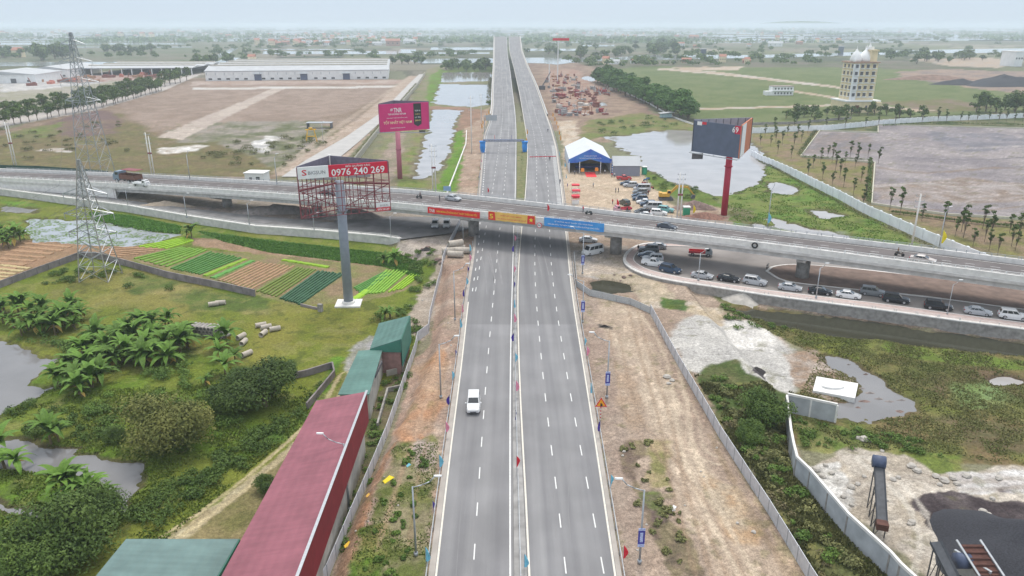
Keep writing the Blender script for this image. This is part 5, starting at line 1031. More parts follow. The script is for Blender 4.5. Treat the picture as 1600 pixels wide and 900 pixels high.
# masonry yard remains between shed and fence
fence('low plaster yard wall beside the small green shed', [(604, 588), (630, 582), (634, 560)], 1.0, plaster, 'yard_wall', .2, 3, None, 'wall'); fence('broken low masonry wall between the plaster shed and the fence', [(590, 668), (606, 612), (626, 608)], .7, concrete_old, 'yard_wall', .25, 3, None, 'wall')

# ---- pale gatehouse, warehouses, tower
def house(name, label, cat, px, py, w_, d, h, wm_, rm, rz=0, roof='flat', group=None, win=0, over=.3, z=None):
    x, y, z_ = G(px, py) if z is None else (*gz(px, py, z)[:2], z); t_ = thing(name, label, cat, (x, y, z_), rz, group)
    MB().box((0, d / 2, h / 2 - .5), (w_, d, h + 1)).build('wall', wm_, t_)
    if roof == 'flat': MB().box((0, d / 2, h + .125), (w_ + over * 2, d + over * 2, .25)).build('roof', rm, t_)
    else:
        r_ = w_ * .18 if roof == 'gx' else d * .28; o = over; mb = MB()
        if roof == 'gy': mb.add([(-w_ / 2 - o, -o, h), (w_ / 2 + o, -o, h), (w_ / 2 + o, d + o, h), (-w_ / 2 - o, d + o, h), (-w_ / 2 - o, d / 2, h + r_), (w_ / 2 + o, d / 2, h + r_)], [(0, 1, 5, 4), (3, 4, 5, 2), (0, 4, 3), (1, 2, 5), (0, 3, 2, 1)])
        else: mb.add([(-w_ / 2 - o, -o, h), (w_ / 2 + o, -o, h), (w_ / 2 + o, d + o, h), (-w_ / 2 - o, d + o, h), (0, -o, h + r_), (0, d + o, h + r_)], [(0, 4, 5, 3), (1, 2, 5, 4), (0, 1, 4), (3, 5, 2), (0, 3, 2, 1)])
        mb.build('roof', rm, t_)
    for k in range(win):
        MB().box((-w_ / 2 + w_ * (k + .5) / win, -.03, h * .55), (min(1.1, w_ / win * .5), .1, 1.1)).build('window', glass, t_)
    return t_
plain_roof = mat('pale_roof_sheet', (.44, .45, .46), .9, .15, .08); clay = mat('clay_roof', (.36, .16, .11), .9, .5, .2); wh = mat('white_render', (.78, .78, .77), .9, .3, .08); cream = mat('cream_render', (.74, .62, .40), .9, .3, .1)
t_ = house('gatehouse', 'small white flat-roofed gatehouse just beyond the viaduct', 'building', 398, 287, 6.5, 5, 3.4, wh, wh, R(-6)); MB().box((-1.2, -.04, 1.1), (1.0, .1, 2.0)).build('door', steel_dk, t_); MB().box((1.3, -.04, 1.8), (1.3, .1, 1)).build('window', glass, t_)
def warehouse(label, p0, p1, h, depth, nridge, doors, slats=0, open_front=False, hr=4.2):
    A = np.array(G(*p0)); B = np.array(G(*p1)); d = B - A; L_ = np.hypot(*d[:2]); rz = math.atan2(d[1], d[0]); t_ = thing('warehouse', label, 'warehouse', tuple(A), rz)
    mb = MB(); rd = depth / nridge
    if not open_front: mb.box((L_ / 2, depth / 2, h / 2 - .5), (L_, depth, h + 1))
    else:
        mb.box((L_ / 2, depth - 1, h / 2 - .5), (L_, 2, h + 1))
    mb.build('wall', wh, t_); mb = MB()
    for k in range(nridge):
        y0, y1, ym = k * rd - (.5 if k == 0 else 0), (k + 1) * rd, (k + .5) * rd
        mb.add([(-1, y0, h), (L_ + 1, y0, h), (L_ + 1, y1, h), (-1, y1, h), (-1, ym, h + hr), (L_ + 1, ym, h + hr)], [(0, 1, 5, 4), (3, 4, 5, 2), (0, 4, 3), (1, 2, 5), (0, 3, 2, 1)])
    mb.build('roof', plain_roof, t_)
    for k in range(nridge): MB().box((L_ / 2, (k + .5) * rd, h + hr + .3), (L_ - 2, 3, 1.2)).build('ridge_shade_strip', mat('cream_ridge', (.55, .50, .42), .9, .3, .1) if 'cream_ridge' not in bpy.data.materials else bpy.data.materials['cream_ridge'], t_); MB().box((L_ / 2, (k + .02) * rd - (.6 if k == 0 else 0), h + .1), (L_ + 1.5, 1.4, .5)).build('gutter', steel_dk if k else steel, t_)  # ridge strips and dark valley channels added to stand for shade between roofs
    for f in doors:
        o = MB().box((L_ * f, -.1, h * .33), (6.5, .3, h * .66)).build('door', mat('blue_grey_door', (.10, .12, .20), .7, 1, .1), t_); MB().box((L_ * f, -1.2, h * .68), (8, 2.4, .25)).build('canopy', steel, o)
    for k in range(slats):
        x = L_ * (k + .5) / slats
        if min([abs(x - L_ * f) for f in doors] + [99]) < 5: continue
        MB().box((x, -.05, 1.6), (3.2, .14, 1.5)).build('window', glass, t_); MB().box((x - 3, -.05, h * .72), (.5, .12, 2.2)).build('vent', steel, t_)
    if open_front:
        mb = MB()
        for k in range(12): mb.box((L_ * k / 11, .5, h / 2), (.8, .8, h))
        mb.build('column', white_paint, t_)
    return t_
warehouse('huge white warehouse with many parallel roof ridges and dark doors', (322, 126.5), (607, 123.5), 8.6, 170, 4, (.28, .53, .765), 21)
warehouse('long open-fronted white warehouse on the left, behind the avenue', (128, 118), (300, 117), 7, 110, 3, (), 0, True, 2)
def gab_ware(label, p0, w_, depth, h, rz):
    x, y, z = G(*p0); t_ = thing('warehouse', label, 'warehouse', (x, y, z), rz); MB().box((w_ / 2, depth / 2, h / 2 - .5), (w_, depth, h + 1)).build('wall', wh, t_)
    mb = MB(); o = 1; r_ = 3.2; mb.add([(-o, -o, h), (w_ + o, -o, h), (w_ + o, depth + o, h), (-o, depth + o, h), (w_ / 2, -o, h + r_), (w_ / 2, depth + o, h + r_)], [(0, 4, 5, 3), (1, 2, 5, 4), (0, 1, 4), (3, 5, 2), (0, 3, 2, 1)]); mb.build('roof', plain_roof, t_)
    for f in (.2, .45, .7, .9): MB().box((w_ * f, -.1, 2), (4.5 if f in (.2, .7) else 2.2, .25, 4 if f in (.2, .7) else 1.6)).build('door' if f in (.2, .7) else 'window', steel_dk, t_)
gab_ware('nearer gabled white warehouse at the left edge', (-60, 131), 62, 60, 7.5, R(9)); gab_ware('gabled white warehouse right behind the one at the left edge', (43, 122), 38, 90, 8, R(9))
# the tower
tx, ty, tz = G(1345, 176); T = thing('hotel_tower', 'cream six-storey tower with white domes on its roof', 'building', (tx, ty, tz), R(6))
MB().box((0, 9, 2.6), (28, 20, 6.4)).build('podium', cream, T); MB().box((0, 9, 6), (29, 21, .7)).build('podium_cornice', wh, T)
MB().box((.5, 10, 15.5), (19.5, 15, 19.5)).build('wall', cream, T); MB().box((.5, 10, 25.4), (21.5, 17, .6)).build('cornice', mat('brown_cornice', (.40, .27, .20), .9, 1, .1), T)
MB().box((-7.6, 2.2, 15.3), (4.6, 1.2, 18.8)).build('bay', wh, T)
for fl_ in range(5):
    z = 8.2 + fl_ * 3.6
    for x in (-7.6, -2.5, 2.0, 7.2):
        y_ = 1.45 if x < -7 else 2.35; o = MB().box((x, y_ + .1, z + .9), (2.3, .3, 1.7)).build('window', mat('grey_glass', (.10, .10, .11), .3, 2, .2) if fl_ == 0 and x < -7 else bpy.data.materials['grey_glass'], T)  # one even grey glass for all these windows
        MB().box((x, y_ - .45, z - .15), (3.2, 1.1, .25)).build('balcony', wh, o); MB().box((x, y_ - .35, z + 2.0), (3.0, .9, .2)).build('hood', wh, o)
    MB().box((.5, 2.44, z - .5), (19.3, .25, .25)).build('string_course', wh, T)
    for y_ in (5, 9.5, 14.5): MB().box((-9.3, y_, z + .9), (.2, 1.8, 1.7)).build('window', bpy.data.materials['grey_glass'], T); MB().box((-9.8, y_, z - .15), (1.1, 2.8, .25)).box((-9.7, y_, z + 2.0), (.9, 2.6, .2)).build('balcony', wh, T)
    for y_ in (6, 11, 15): MB().box((10.3, y_, z + .9), (.2, 1.6, 1.7)).build('window', bpy.data.materials['grey_glass'], T)
for x in (-11, -8.5, 3, 6): MB().box((x, -1.06, 2.4), (1.4, .3, 2.6)).build('window', bpy.data.materials['grey_glass'], T)
MB().box((-4.5, -1.08, 2), (3.0, .35, 3.8)).build('door', mat('brown_door', (.16, .08, .06), .8, 2, .1), T); MB().box((11.6, -2.2, 2.7), (4.6, 3, 5.6)).build('side_bay', cream, T)
def dome(x, y, z, r, h, parent, nm='dome', n=14, m=None):
    s = []
    for k in range(8):
        rr, hz_ = [(1, 0), (1.03, .16), (.95, .34), (.78, .52), (.56, .68), (.33, .82), (.17, .92), (.10, 1)][k]; rr *= r; s.append([(x + rr * math.cos(t_), y + rr * math.sin(t_), z + h * hz_) for t_ in np.linspace(0, 2 * math.pi, n + 1)[:-1]])
    o = MB().loft(s).tube((x, y, z + h * .97), (x, y, z + h * 1.25), .25, .06, 6).build(nm, m or wh, parent, True); return o
dome(-5.4, 8, 25.8, 4.1, 6.2, T); dome(3.2, 9, 25.8, 5.0, 6.6, T); dome(-9.2, 3.4, 25.8, 1.1, 2.6, T)
MB().box((6.6, 7, 28.3), (5.2, 7, 5.4)).build('stair_head', cream, T); MB().box((6.6, 7, 31.3), (6.4, 8.2, .8)).build('stair_head_roof', cream, T); MB().box((5, 8, 32.4), (4.4, 4.4, 1.4)).tube((5, 8, 33), (5, 8, 35), 1.2, .1, 8).build('lantern', wh, T)
T.scale = (.76, .88, 1.14)
t_ = house('farmhouse', 'two-storey pale house with dark window openings in the green fields', 'house', 1223, 149, 16, 8, 6.4, wh, mat('weathered_roof_slab', (.3, .24, .22), .9, 1, .2), R(4), win=0)
for z in (1.6, 4.9):
    for x in (-6, -3.6, -1.2, 1.2, 3.6, 6): MB().box((x, -.03, z), (1.1, .12, 1.3)).build('window', bpy.data.materials['grey_glass'], t_)
MB().box((0, -.5, 3.3), (16.4, 1, .25)).build('balcony', wh, t_); MB().box((-10.5, 3, 1.4), (5, 6, 3.2)).build('annex', wh, t_)
for px, py, tp, lb in ((1098, 93, 77, 'left'), (1313, 85, 73, 'right')):
    x, y, z = gz(px, py, 0); h = ztop(y, tp); t_ = thing('silo_tower', f'dark slender tower far off beyond the fields, {lb} of two', 'tower', (x, y, 0)); MB().box((0, 0, h / 2), (7, 7, h)).build('shaft', mat('slate_tower', (.10, .12, .16), .8, .2, .1) if lb == 'left' else bpy.data.materials['slate_tower'], t_); MB().box((0, 0, h + .5), (8.5, 8.5, 1)).build('cap', steel, t_)
# ---- event tent, shed, booths, arch
ta = np.array(G(889, 270)); tb = np.array(G(955, 271)); w_ = tb[0] - ta[0]; T = thing('event_tent', 'large white event tent with a blue printed gable and open front', 'tent', (ta[0], ta[1], ta[2]), R(-1)); dd = 32; eh = 4.6; rh = 8.2
tw = mat('white_canvas', (.58, .60, .63), .7, .2, .05, wave=(.3, 'Y', .3))
MB().loft([[(0, y, eh), (w_ / 2, y, rh), (w_, y, eh), (w_, y, eh - .12), (w_ / 2, y, rh - .12), (0, y, eh - .12)] for y in (0, dd)]).build('canopy', tw, T)
for x in (0.1, w_ - .1): MB().box((x, dd / 2, eh / 2 - .1), (.1, dd, eh)).build('side_curtain', tw, T)
MB().box((w_ / 2, dd - .1, eh / 2 - .1), (w_, .1, eh)).build('back_curtain', mat('blue_backdrop', (.06, .15, .42), .8, .4, .2), T)
bl = mat('royal_blue_print', (.04, .09, .50), .7, .3, .3, c2=(.07, .25, .60))
MB().add([(-.3, -.1, eh - 1.1), (w_ / 2 - w_ * .3, -.1, eh - .9), (w_ / 2, -.1, eh + .3), (w_ / 2 + w_ * .3, -.1, eh - .9), (w_ + .3, -.1, eh - 1.1), (w_ + .3, -.1, eh + .2), (w_ / 2, -.1, rh + .35), (-.3, -.1, eh + .2)], [(0, 1, 7), (1, 2, 6, 7), (2, 3, 5, 6), (3, 4, 5)]).build('gable_print', bl, T)
U = np.array((math.cos(R(-1)), math.sin(R(-1)), 0)); O = np.array(T.location)
text('LỄ THÔNG XE KỸ THUẬT', O + U * (w_ * .35) + Z * (eh + 1.2), U, Z, w_ * .3, .6, white_ink, T, off_=.16); text('DỰ ÁN ĐẦU TƯ XÂY DỰNG ĐƯỜNG CAO TỐC', O + U * (w_ * .24) + Z * (eh + .45), U, Z, w_ * .52, .5, white_ink, T, off_=.16)
for x in (.1, w_ * .25, w_ * .75, w_ - .1): MB().tube((x, 0, 0), (x, 0, eh - .5), .15, n=6).build('post', white_paint, T)
MB().box((w_ / 2, -3.2, .02), (3.6, 9, .06)).build('red_carpet', mat('carpet_red', (.72, .04, .05), .9, 2, .08), T)
for k in range(3): MB().box((w_ * (.3 + .2 * k), 9, .9), (3.5, 5, .9)).build('seating', mat('blue_chair_covers', (.05, .07, .22), .8, 2, .3) if k == 0 else bpy.data.materials['blue_chair_covers'], T)
x, y, z = G(957, 272); t_ = thing('balloon_column', 'blue and white spiral balloon column at the right corner of the tent', 'column', (x, y, z))
for k in range(10): MB().tube((0, 0, k * .42), (.12, 0, k * .42 + .42), .42, .42, 10).build('balloon_ring', bl if k % 2 else white_paint, t_)
t_ = house('site_shed', 'grey-sided shed with a white sheet roof beside the event tent', 'shed', 979, 275, 9.2, 9.5, 3.6, mat('grey_sheet_wall', (.26, .27, .33), .7, 1, .06, wave=(2.2, 'X', .5)), plain_roof, R(-2), 'gy')
t_ = house('portable_toilet', 'green portable booth with a white side right of the grey shed', 'booth', 1007, 273, 1.6, 1.6, 2.6, mat('green_plastic', (.03, .30, .16), .5, 2, .1), white_paint, over=.05); MB().box((0, -.04, 1.2), (.9, .08, 2.0)).build('door', mat('green_plastic_door', (.05, .38, .22), .5, 2, .1), t_)
t_ = house('portable_toilet', 'green and white portable booth beside the thick utility pole', 'booth', 1073, 338, 1.7, 1.6, 2.4, bpy.data.materials['green_plastic'], white_paint, over=.1)
for k, (px, py, s) in enumerate(((899, 300, 'farthest'), (900, 309, 'middle'), (899, 318, 'nearest'))):
    x, y, z = G(px, py); t_ = thing('sales_stall', f'red-topped stall with white counter beside the highway, {s} of three', 'stall', (x, y, z), 0, 'red stalls beside the highway')
    MB().box((0, 0, 2.3), (2.4, 2.0, .4)).build('canopy', red_m, t_); MB().box((0, -.3, .55), (2.0, .9, 1.1)).build('counter', red_m if k == 1 else white_paint, t_)
    for sx_ in (-1.1, 1.1): MB().tube((sx_, .6, 0), (sx_, .6, 2.2), .05, n=5).build('post', steel, t_)
for px, py, s in ((910, 273, 'left of'), (932, 272, 'right of')):
    x, y, z = G(px, py); t_ = thing('flower_stand', f'orange flower stand {s} the red carpet', 'flower stand', (x, y, z)); MB().tube((-.3, 0, 0), (0, 0, 1.4), .06, n=4).tube((.3, 0, 0), (0, 0, 1.4), .06, n=4).build('easel', steel, t_); MB().tube((0, -.1, 1.1), (0, .1, 2.3), .7, .55, 8).build('bouquet', mat('orange_flowers', (.75, .25, .03), .8, 4, .3) if s[0] == 'l' else bpy.data.materials['orange_flowers'], t_)
# blue inflatable/printed arch over the left carriageway
x0, y0, _ = gz(758, 238, 0); x1, y1, _ = gz(816, 238, 0); T = thing('arch_gate', 'blue-columned ceremonial gate spanning the left carriageway', 'gate', (x0 - 1, y0, 0)); bw = mat('sky_blue_vinyl', (.03, .25, .68), .6, .6, .25)
for x in (0, x1 - x0 + 2):
    MB().loft([[(x + a * w_, b_ * w_ * .8, z_) for a, b_ in ((-1, -1), (1, -1), (1, 1), (-1, 1))] for z_, w_ in ((0, .7), (2, 1.1), (3.5, 1.0), (4.6, 1.3))]).build('column', bw, T)
MB().box(((x1 - x0 + 2) / 2, 0, 4.9), (x1 - x0 + 1.5, .8, .9)).build('cross_beam', mat('grey_print', (.20, .22, .30), .7, 1, .2), T)
text('CHÀO MỪNG QUÝ ĐẠI BIỂU VỀ DỰ LỄ THÔNG XE', (x0, y0 - .4, 4.7), (1, 0, 0), Z, x1 - x0 - 1, .45, white_ink, T, off_=.04)
for x in (5, 12): MB().tube((x, 0, 5.3), (x, 0, 7), .08, n=5).build('flag_stick', navy if x > 6 else red_m, T)
t_ = thing('overhead_sign', 'pale direction sign on a tall steel post left of the highway, seen from behind', 'sign', gz(757, 208, 0)); MB().tube((0, 0, 0), (0, 0, 8.5), .2, n=8).build('post', steel, t_); MB().box((3.3, 0, 7.3), (5.6, .15, 2.6)).box((3, .1, 8.4), (6, .15, .2)).build('panel', steel, t_)
t_ = thing('gantry_frame', 'yellow steel gantry frame standing in the dry field', 'gantry', G(487, 222), R(20)); mb = MB()
for sx_ in (-2, 2):
    for sy_ in (-1.4, 1.4): mb.tube((sx_ * 1.2, sy_, 0), (sx_ * .7, sy_ * .5, 5.6), .16, n=5)
mb.tube((-2.4, 0, 5.6), (2.4, 0, 5.6), .28, n=5).tube((-1.9, -1, 2.6), (1.9, -1, 2.6), .12, n=5).tube((-1.9, 1, 2.6), (1.9, 1, 2.6), .12, n=5); mb.build('frame', yellow_m, t_); MB().box((0, 0, 6.1), (1.6, 1, .8)).build('hoist', yellow_m, t_)
t_ = thing('open_shelter', 'low grey-roofed shelter behind the yellow gantry frame', 'shelter', G(500, 200)); MB().box((0, 0, 2.8), (13, 5, .25)).build('roof', steel, t_)
for x in (-6, 6): MB().box((x, 0, 1.4), (.3, 4.6, 2.8)).build('post', steel_dk, t_)
t_ = thing('notice_board', 'small blue notice board on posts beside the twin concrete pole', 'sign', G(699, 303)); MB().box((0, 0, 1.7), (2.4, .1, 1.5)).build('board', mat('pale_blue_board', (.25, .40, .62), .7, 1, .1), t_); MB().tube((-1, .1, 0), (-1, .1, 2.3), .06).build('post', steel, t_); MB().tube((1, .1, 0), (1, .1, 2.3), .06).build('post', steel, t_)
t_ = thing('stilt_hut', 'small hut with a pale blue sheet roof by the lake shore', 'hut', G(1040, 184), R(10)); MB().box((0, 0, 1.4), (6, 3.2, 2.2)).build('wall', mat('light_blue_boards', (.35, .48, .52), .8, 1, .1), t_); MB().add([(-4, -2.4, 2.5), (4.4, -2.4, 3.1), (4.4, 2.4, 3.1), (-4, 2.4, 2.5), (-4, -2.4, 2.65), (4.4, -2.4, 3.25), (4.4, 2.4, 3.25), (-4, 2.4, 2.65)], [(3, 2, 1, 0), (4, 5, 6, 7), (0, 1, 5, 4), (1, 2, 6, 5), (2, 3, 7, 6), (3, 0, 4, 7)]).build('roof', plain_roof, t_)
t_ = thing('warning_sign', 'orange triangular warning sign with red border on a chequered post', 'sign', G(938, 656)); 
mb = MB()
for k in range(8): mb.tube((0, 0, k * .25), (0, 0, k * .25 + .25), .06, n=6, m=k % 2)
mb.build('post', [white_paint, red_m], t_)
def tri_(r, y, zc): return [(-r * .87, y, zc - r * .5), (r * .87, y, zc - r * .5), (0, y, zc + r)]
MB().loft([tri_(.92, -.12, 2.5), tri_(.92, -.07, 2.5)]).build('border', red_m, t_); MB().loft([tri_(.68, -.14, 2.5), tri_(.68, -.12, 2.5)]).build('face', mat('orange_face', (.85, .36, .02), .6, 2, .05), t_); MB().box((-.02, -.16, 2.35), (.14, .03, .5)).box((.12, -.16, 2.3), (.12, .03, .3)).build('pictogram', black_ink, t_)
# quarry yard machines
dkr = mat('dark_rust', (.10, .045, .035), .9, 2, .3)
def conveyor(label, A, B, w_, m1, hopper=True, za=3.2, zb_=.9):
    A = np.array(gz(*A, za)); B = np.array(gz(*B, zb_)); g0 = drop(B[0], B[1])[2]; t_ = thing('conveyor', label, 'conveyor', (B[0], B[1], g0)); d = (B - A); d /= np.linalg.norm(d); n_ = np.array((-d[1], d[0], 0)); n_ /= np.linalg.norm(n_)
    s = [[tuple(p + n_ * a * w_ + Z * b_) for a, b_ in ((-.5, 0), (-.5, .35), (-.38, .12), (.38, .12), (.5, .35), (.5, 0))] for p in (A, B)]; MB().loft(s).build('trough', m1, t_, world=True)
    mb = MB()
    for f in (.15, .4, .65, .9):
        p = A + (B - A) * f; g1 = drop(p[0], p[1])[2]
        for a in (-.5, .5): q = p + n_ * a * w_; mb.tube((q[0], q[1], g1), tuple(q), .07, n=4)
        mb.tube(tuple(p + n_ * w_ * .5), (*(p - n_ * w_ * .5)[:2], g1), .04, n=4)
    mb.build('legs', steel_dk, t_, world=True)
    if hopper: MB().tube(tuple(A - n_ * w_ * .6 + Z * .2), tuple(A + n_ * w_ * .6 + Z * .2), .72, n=14).build('drum_hood', mat('dusty_blue_steel', (.07, .09, .15), .6, 2, .15) if 'dusty_blue_steel' not in bpy.data.materials else bpy.data.materials['dusty_blue_steel'], t_, True, world=True)
    MB().box(tuple(B + Z * .1), (w_ * 1.05, 1.0, .7), rz=math.atan2(n_[1], n_[0])).build('feed_hopper', dkr, t_, world=True); return t_
belt = mat('dark_belt_steel', (.07, .075, .085), .6, 2, .2)
conveyor('long dark belt conveyor with a blue drum hood standing alone on the white quarry ground', (1373, 724), (1378, 822), 1.1, belt, za=3.6, zb_=.2)
conveyor('second dark belt conveyor rising beside the crusher at the bottom right', (1461, 848), (1500, 925), 1.2, belt, False, 2.6, .2)
cx, cy, cz = G(1545, 905); t_ = thing('crusher', 'rusty crusher hopper with ladder-like rails and blue drum beside the coal heap', 'crusher', (cx, cy, cz))
A = np.array(gz(1516, 852, 2.2)); B = np.array(gz(1545, 900, 1.0)); s = [[tuple(p + np.array((a, 0, b_))) for a, b_ in ((-1.1, 0), (-1.1, .1), (1.1, .1), (1.1, 0))] for p in (A, B)]; MB().loft(s).build('grate', dkr, t_, world=True)
for sg in (-1.15, 1.15): MB().tube(tuple(A + (sg, .4, .3)), tuple(B + (sg, -.4, .3)), .12, n=6).build('side_rail', steel, t_, world=True)
for f in np.linspace(.1, .9, 5): p = A + (B - A) * f; MB().tube(tuple(p + (-1.1, 0, .2)), tuple(p + (1.1, 0, .2)), .09, n=5).build('rung', dkr, t_, world=True)
MB().box((cx + .3, cy - .5, cz + .8), (4.2, 1.8, 1.4)).build('hopper', dkr, t_, world=True); p = gz(1503, 876, 1.2); MB().tube((p[0] - .6, p[1], 1.2), (p[0] + .7, p[1], 1.2), .75, n=16).build('drum', bpy.data.materials['dusty_blue_steel'], t_, True, world=True); MB().box((p[0] + .9, p[1] - .2, .3), (.25, 3.6, 2.2), R(28)).build('side_plate', steel, t_, world=True)
# white slab in the pond
x, y, z = G(1305, 606); a = [gz(*p, -1.3) for p in ((1270, 610), (1336, 622), (1341, 599), (1276, 588))]; t_ = thing('concrete_slab', 'white rectangular slab with a raised oval, lying at the edge of the muddy pond', 'slab', (x, y, -1.6)); MB().prism([p[:2] for p in a], -2.3, -1.3).build('plate', mat('bright_concrete', (.72, .71, .69), .8, .8, .08), t_, world=True)
c = np.mean(a, 0); MB().prism([(c[0] - .4 + 1.7 * math.cos(k / 20 * 6.283), c[1] + .9 * math.sin(k / 20 * 6.283)) for k in range(20)], -1.3, -1.0).build('raised_oval', bpy.data.materials['bright_concrete'], t_, world=True)

a, b2 = gz(827, 249, .0), gz(869, 248, .0); t_ = thing('ribbon_barrier', 'red ribbon stretched across the right carriageway on short stands beside the tent', 'ribbon', a); mb = MB()
d = np.array(b2) - np.array(a); MB().wall([(a[0], a[1], 1.1), (b2[0], b2[1], 1.1)], .0, .03).build('ribbon', red_m, t_, world=True)
for k in range(7): p = np.array(a) + d * k / 6; MB().tube((p[0], p[1], 0), (p[0], p[1], 1.1), .05, n=6).build('stand', white_paint, t_, world=True)
MB().box(tuple(np.array(a) + d / 2 + (0, 0, .95)), (np.hypot(d[0], d[1]), .06, .28), math.atan2(d[1], d[0])).build('ribbon_swag', red_m, t_, world=True)
# ================= VEHICLES =================
def wheel(parent, x, y, r, w_=.2):
    sg = 1 if y > 0 else -1
    o = MB().tube((x, y - w_ / 2, r), (x, y + w_ / 2, r), r, n=14).build('wheel', rubber, parent); MB().tube((x, y + sg * (w_ / 2 - .02), r), (x, y + sg * (w_ / 2 + .012), r), r * .62, n=10).build('rim', rim_m, o)
def sec(x, zb, zt, hw, tuck=.9):
    m_ = zb + (zt - zb) * .5; return [(x, -hw * .9, zb), (x, hw * .9, zb), (x, hw, zb + .12), (x, hw, m_), (x, hw * tuck, zt), (x, -hw * tuck, zt), (x, -hw, m_), (x, -hw, zb + .12)]
SPEC = {  # length, half width, roof height, wheel radius, body stations, cabin (bottom x0,x1 ; top x0,x1), shoulder
 'sedan': (4.5, .88, 1.45, .32, [(-2.25, .4, .8, .7), (-2.18, .25, .95, .8), (-1.5, .2, 1.0, .88), (.9, .2, .98, .88), (1.7, .2, .86, .86), (2.15, .25, .7, .78), (2.25, .4, .6, .66)], (-1.75, 1.05, -1.0, .25), .98),
 'suv': (4.75, .92, 1.78, .37, [(-2.35, .45, .9, .78), (-2.28, .3, 1.08, .86), (-1.5, .25, 1.12, .92), (.9, .25, 1.12, .92), (1.9, .25, 1.02, .9), (2.25, .3, .85, .82), (2.36, .45, .7, .72)], (-2.2, 1.05, -1.95, .35), 1.1),
 'minibus': (5.4, .95, 2.25, .35, [(-2.68, .4, 1.2, .9), (-2.6, .28, 1.25, .94), (1.6, .28, 1.25, .94), (2.2, .28, 1.15, .92), (2.62, .3, .95, .85), (2.7, .45, .75, .75)], (-2.62, 2.05, -2.5, 1.35), 1.22),
 'pickup': (5.2, .92, 1.78, .38, [(-2.6, .5, 1.05, .85), (-2.55, .4, 1.1, .9), (-.9, .3, 1.12, .92), (.9, .3, 1.12, .92), (2.1, .3, 1.02, .9), (2.45, .35, .85, .82), (2.6, .5, .7, .72)], (-.75, 1.15, -.6, .45), 1.1)}
def make_car(kind, label_name):
    L_, hw, H_, wr, st, cb, sh_ = SPEC[kind]; t_ = thing(label_name, None, None); mb = MB().loft([sec(*s) for s in st])
    b0, b1, t0, t1 = cb; tw_ = hw * .80; bw_ = hw * .90
    mb.loft([[(b0, -bw_, sh_ - .03), (b1, -bw_, sh_ - .03), (b1, bw_, sh_ - .03), (b0, bw_, sh_ - .03)], [(t0, -tw_, H_ - .05), (t1, -tw_, H_ - .05), (t1, tw_, H_ - .05), (t0, tw_, H_ - .05)], [(t0 + .12, -tw_ + .1, H_), (t1 - .12, -tw_ + .1, H_), (t1 - .12, tw_ - .1, H_), (t0 + .12, tw_ - .1, H_)]])
    for s in (-1, 1): mb.box((b1 - .15, s * (hw + .1), sh_ + .02), (.16, .2, .14))
    if kind == 'pickup': mb.box((-1.7, 0, 1.13), (1.75, 1.75, .08))
    for s in (-1, 1): mb.box((0, s * (hw - .03), .26), (L_ * .5, .1, .16))
    bd = mb.build('body', paint, t_); bd['paint'] = 1
    def pane(fn, n_, nm):
        MB().add(fn, [(0, 1, 2, 3)]).build(nm, glass, t_)
    def cab(x_f, s, z_f):   # point on the cabin surface
        x = (b0 + (b1 - b0) * x_f) * (1 - z_f) + (t0 + (t1 - t0) * x_f) * z_f; y = (bw_ * (1 - z_f) + tw_ * z_f) * s; z = (sh_ - .03) * (1 - z_f) + (H_ - .05) * z_f; return (x, y, z)
    o = .015
    ws = [cab(1, -.88, .12), cab(1, .88, .12), cab(1, .86, .92), cab(1, -.86, .92)]; pane([(x + o, y, z + o) for x, y, z in ws], 0, 'windscreen')
    ws = [cab(0, .85, .2), cab(0, -.85, .2), cab(0, -.82, .9), cab(0, .82, .9)]; pane([(x - o, y, z + o) for x, y, z in ws], 0, 'rear_window')
    cuts = [(.07, .33), (.36, .64), (.67, .93)] if kind != 'pickup' else [(.08, .46), (.52, .92)]
    for s in (-1, 1):
        mb = MB()
        for a, c_ in cuts:
            q = [cab(a, s, .15), cab(c_, s, .15), cab(c_, s, .9), cab(a, s, .9)]; q = [(x, y + s * o, z) for x, y, z in q]; mb.add(q if s < 0 else q[::-1], [(0, 1, 2, 3)])
        mb.build('side_windows', glass, t_)
    wx = L_ * .29
    for x in (-wx, wx + .05):
        for s in (-1, 1): wheel(t_, x, s * (hw - .1), wr)
    xf = st[-1][0] - .06; xr = st[0][0] + .04
    for s in (-1, 1):
        MB().box((xf - .05, s * hw * .62, sh_ * .68), (.26, .34, .14)).build('headlight', lamp_w, t_); MB().box((xr, s * hw * .72, sh_ * .82), (.14, .26, .18)).build('tail_light', lamp_r, t_)
    MB().box((xf + .06, 0, .48), (.1, hw * .9, .16)).build('grille', steel_dk, t_)
    return t_
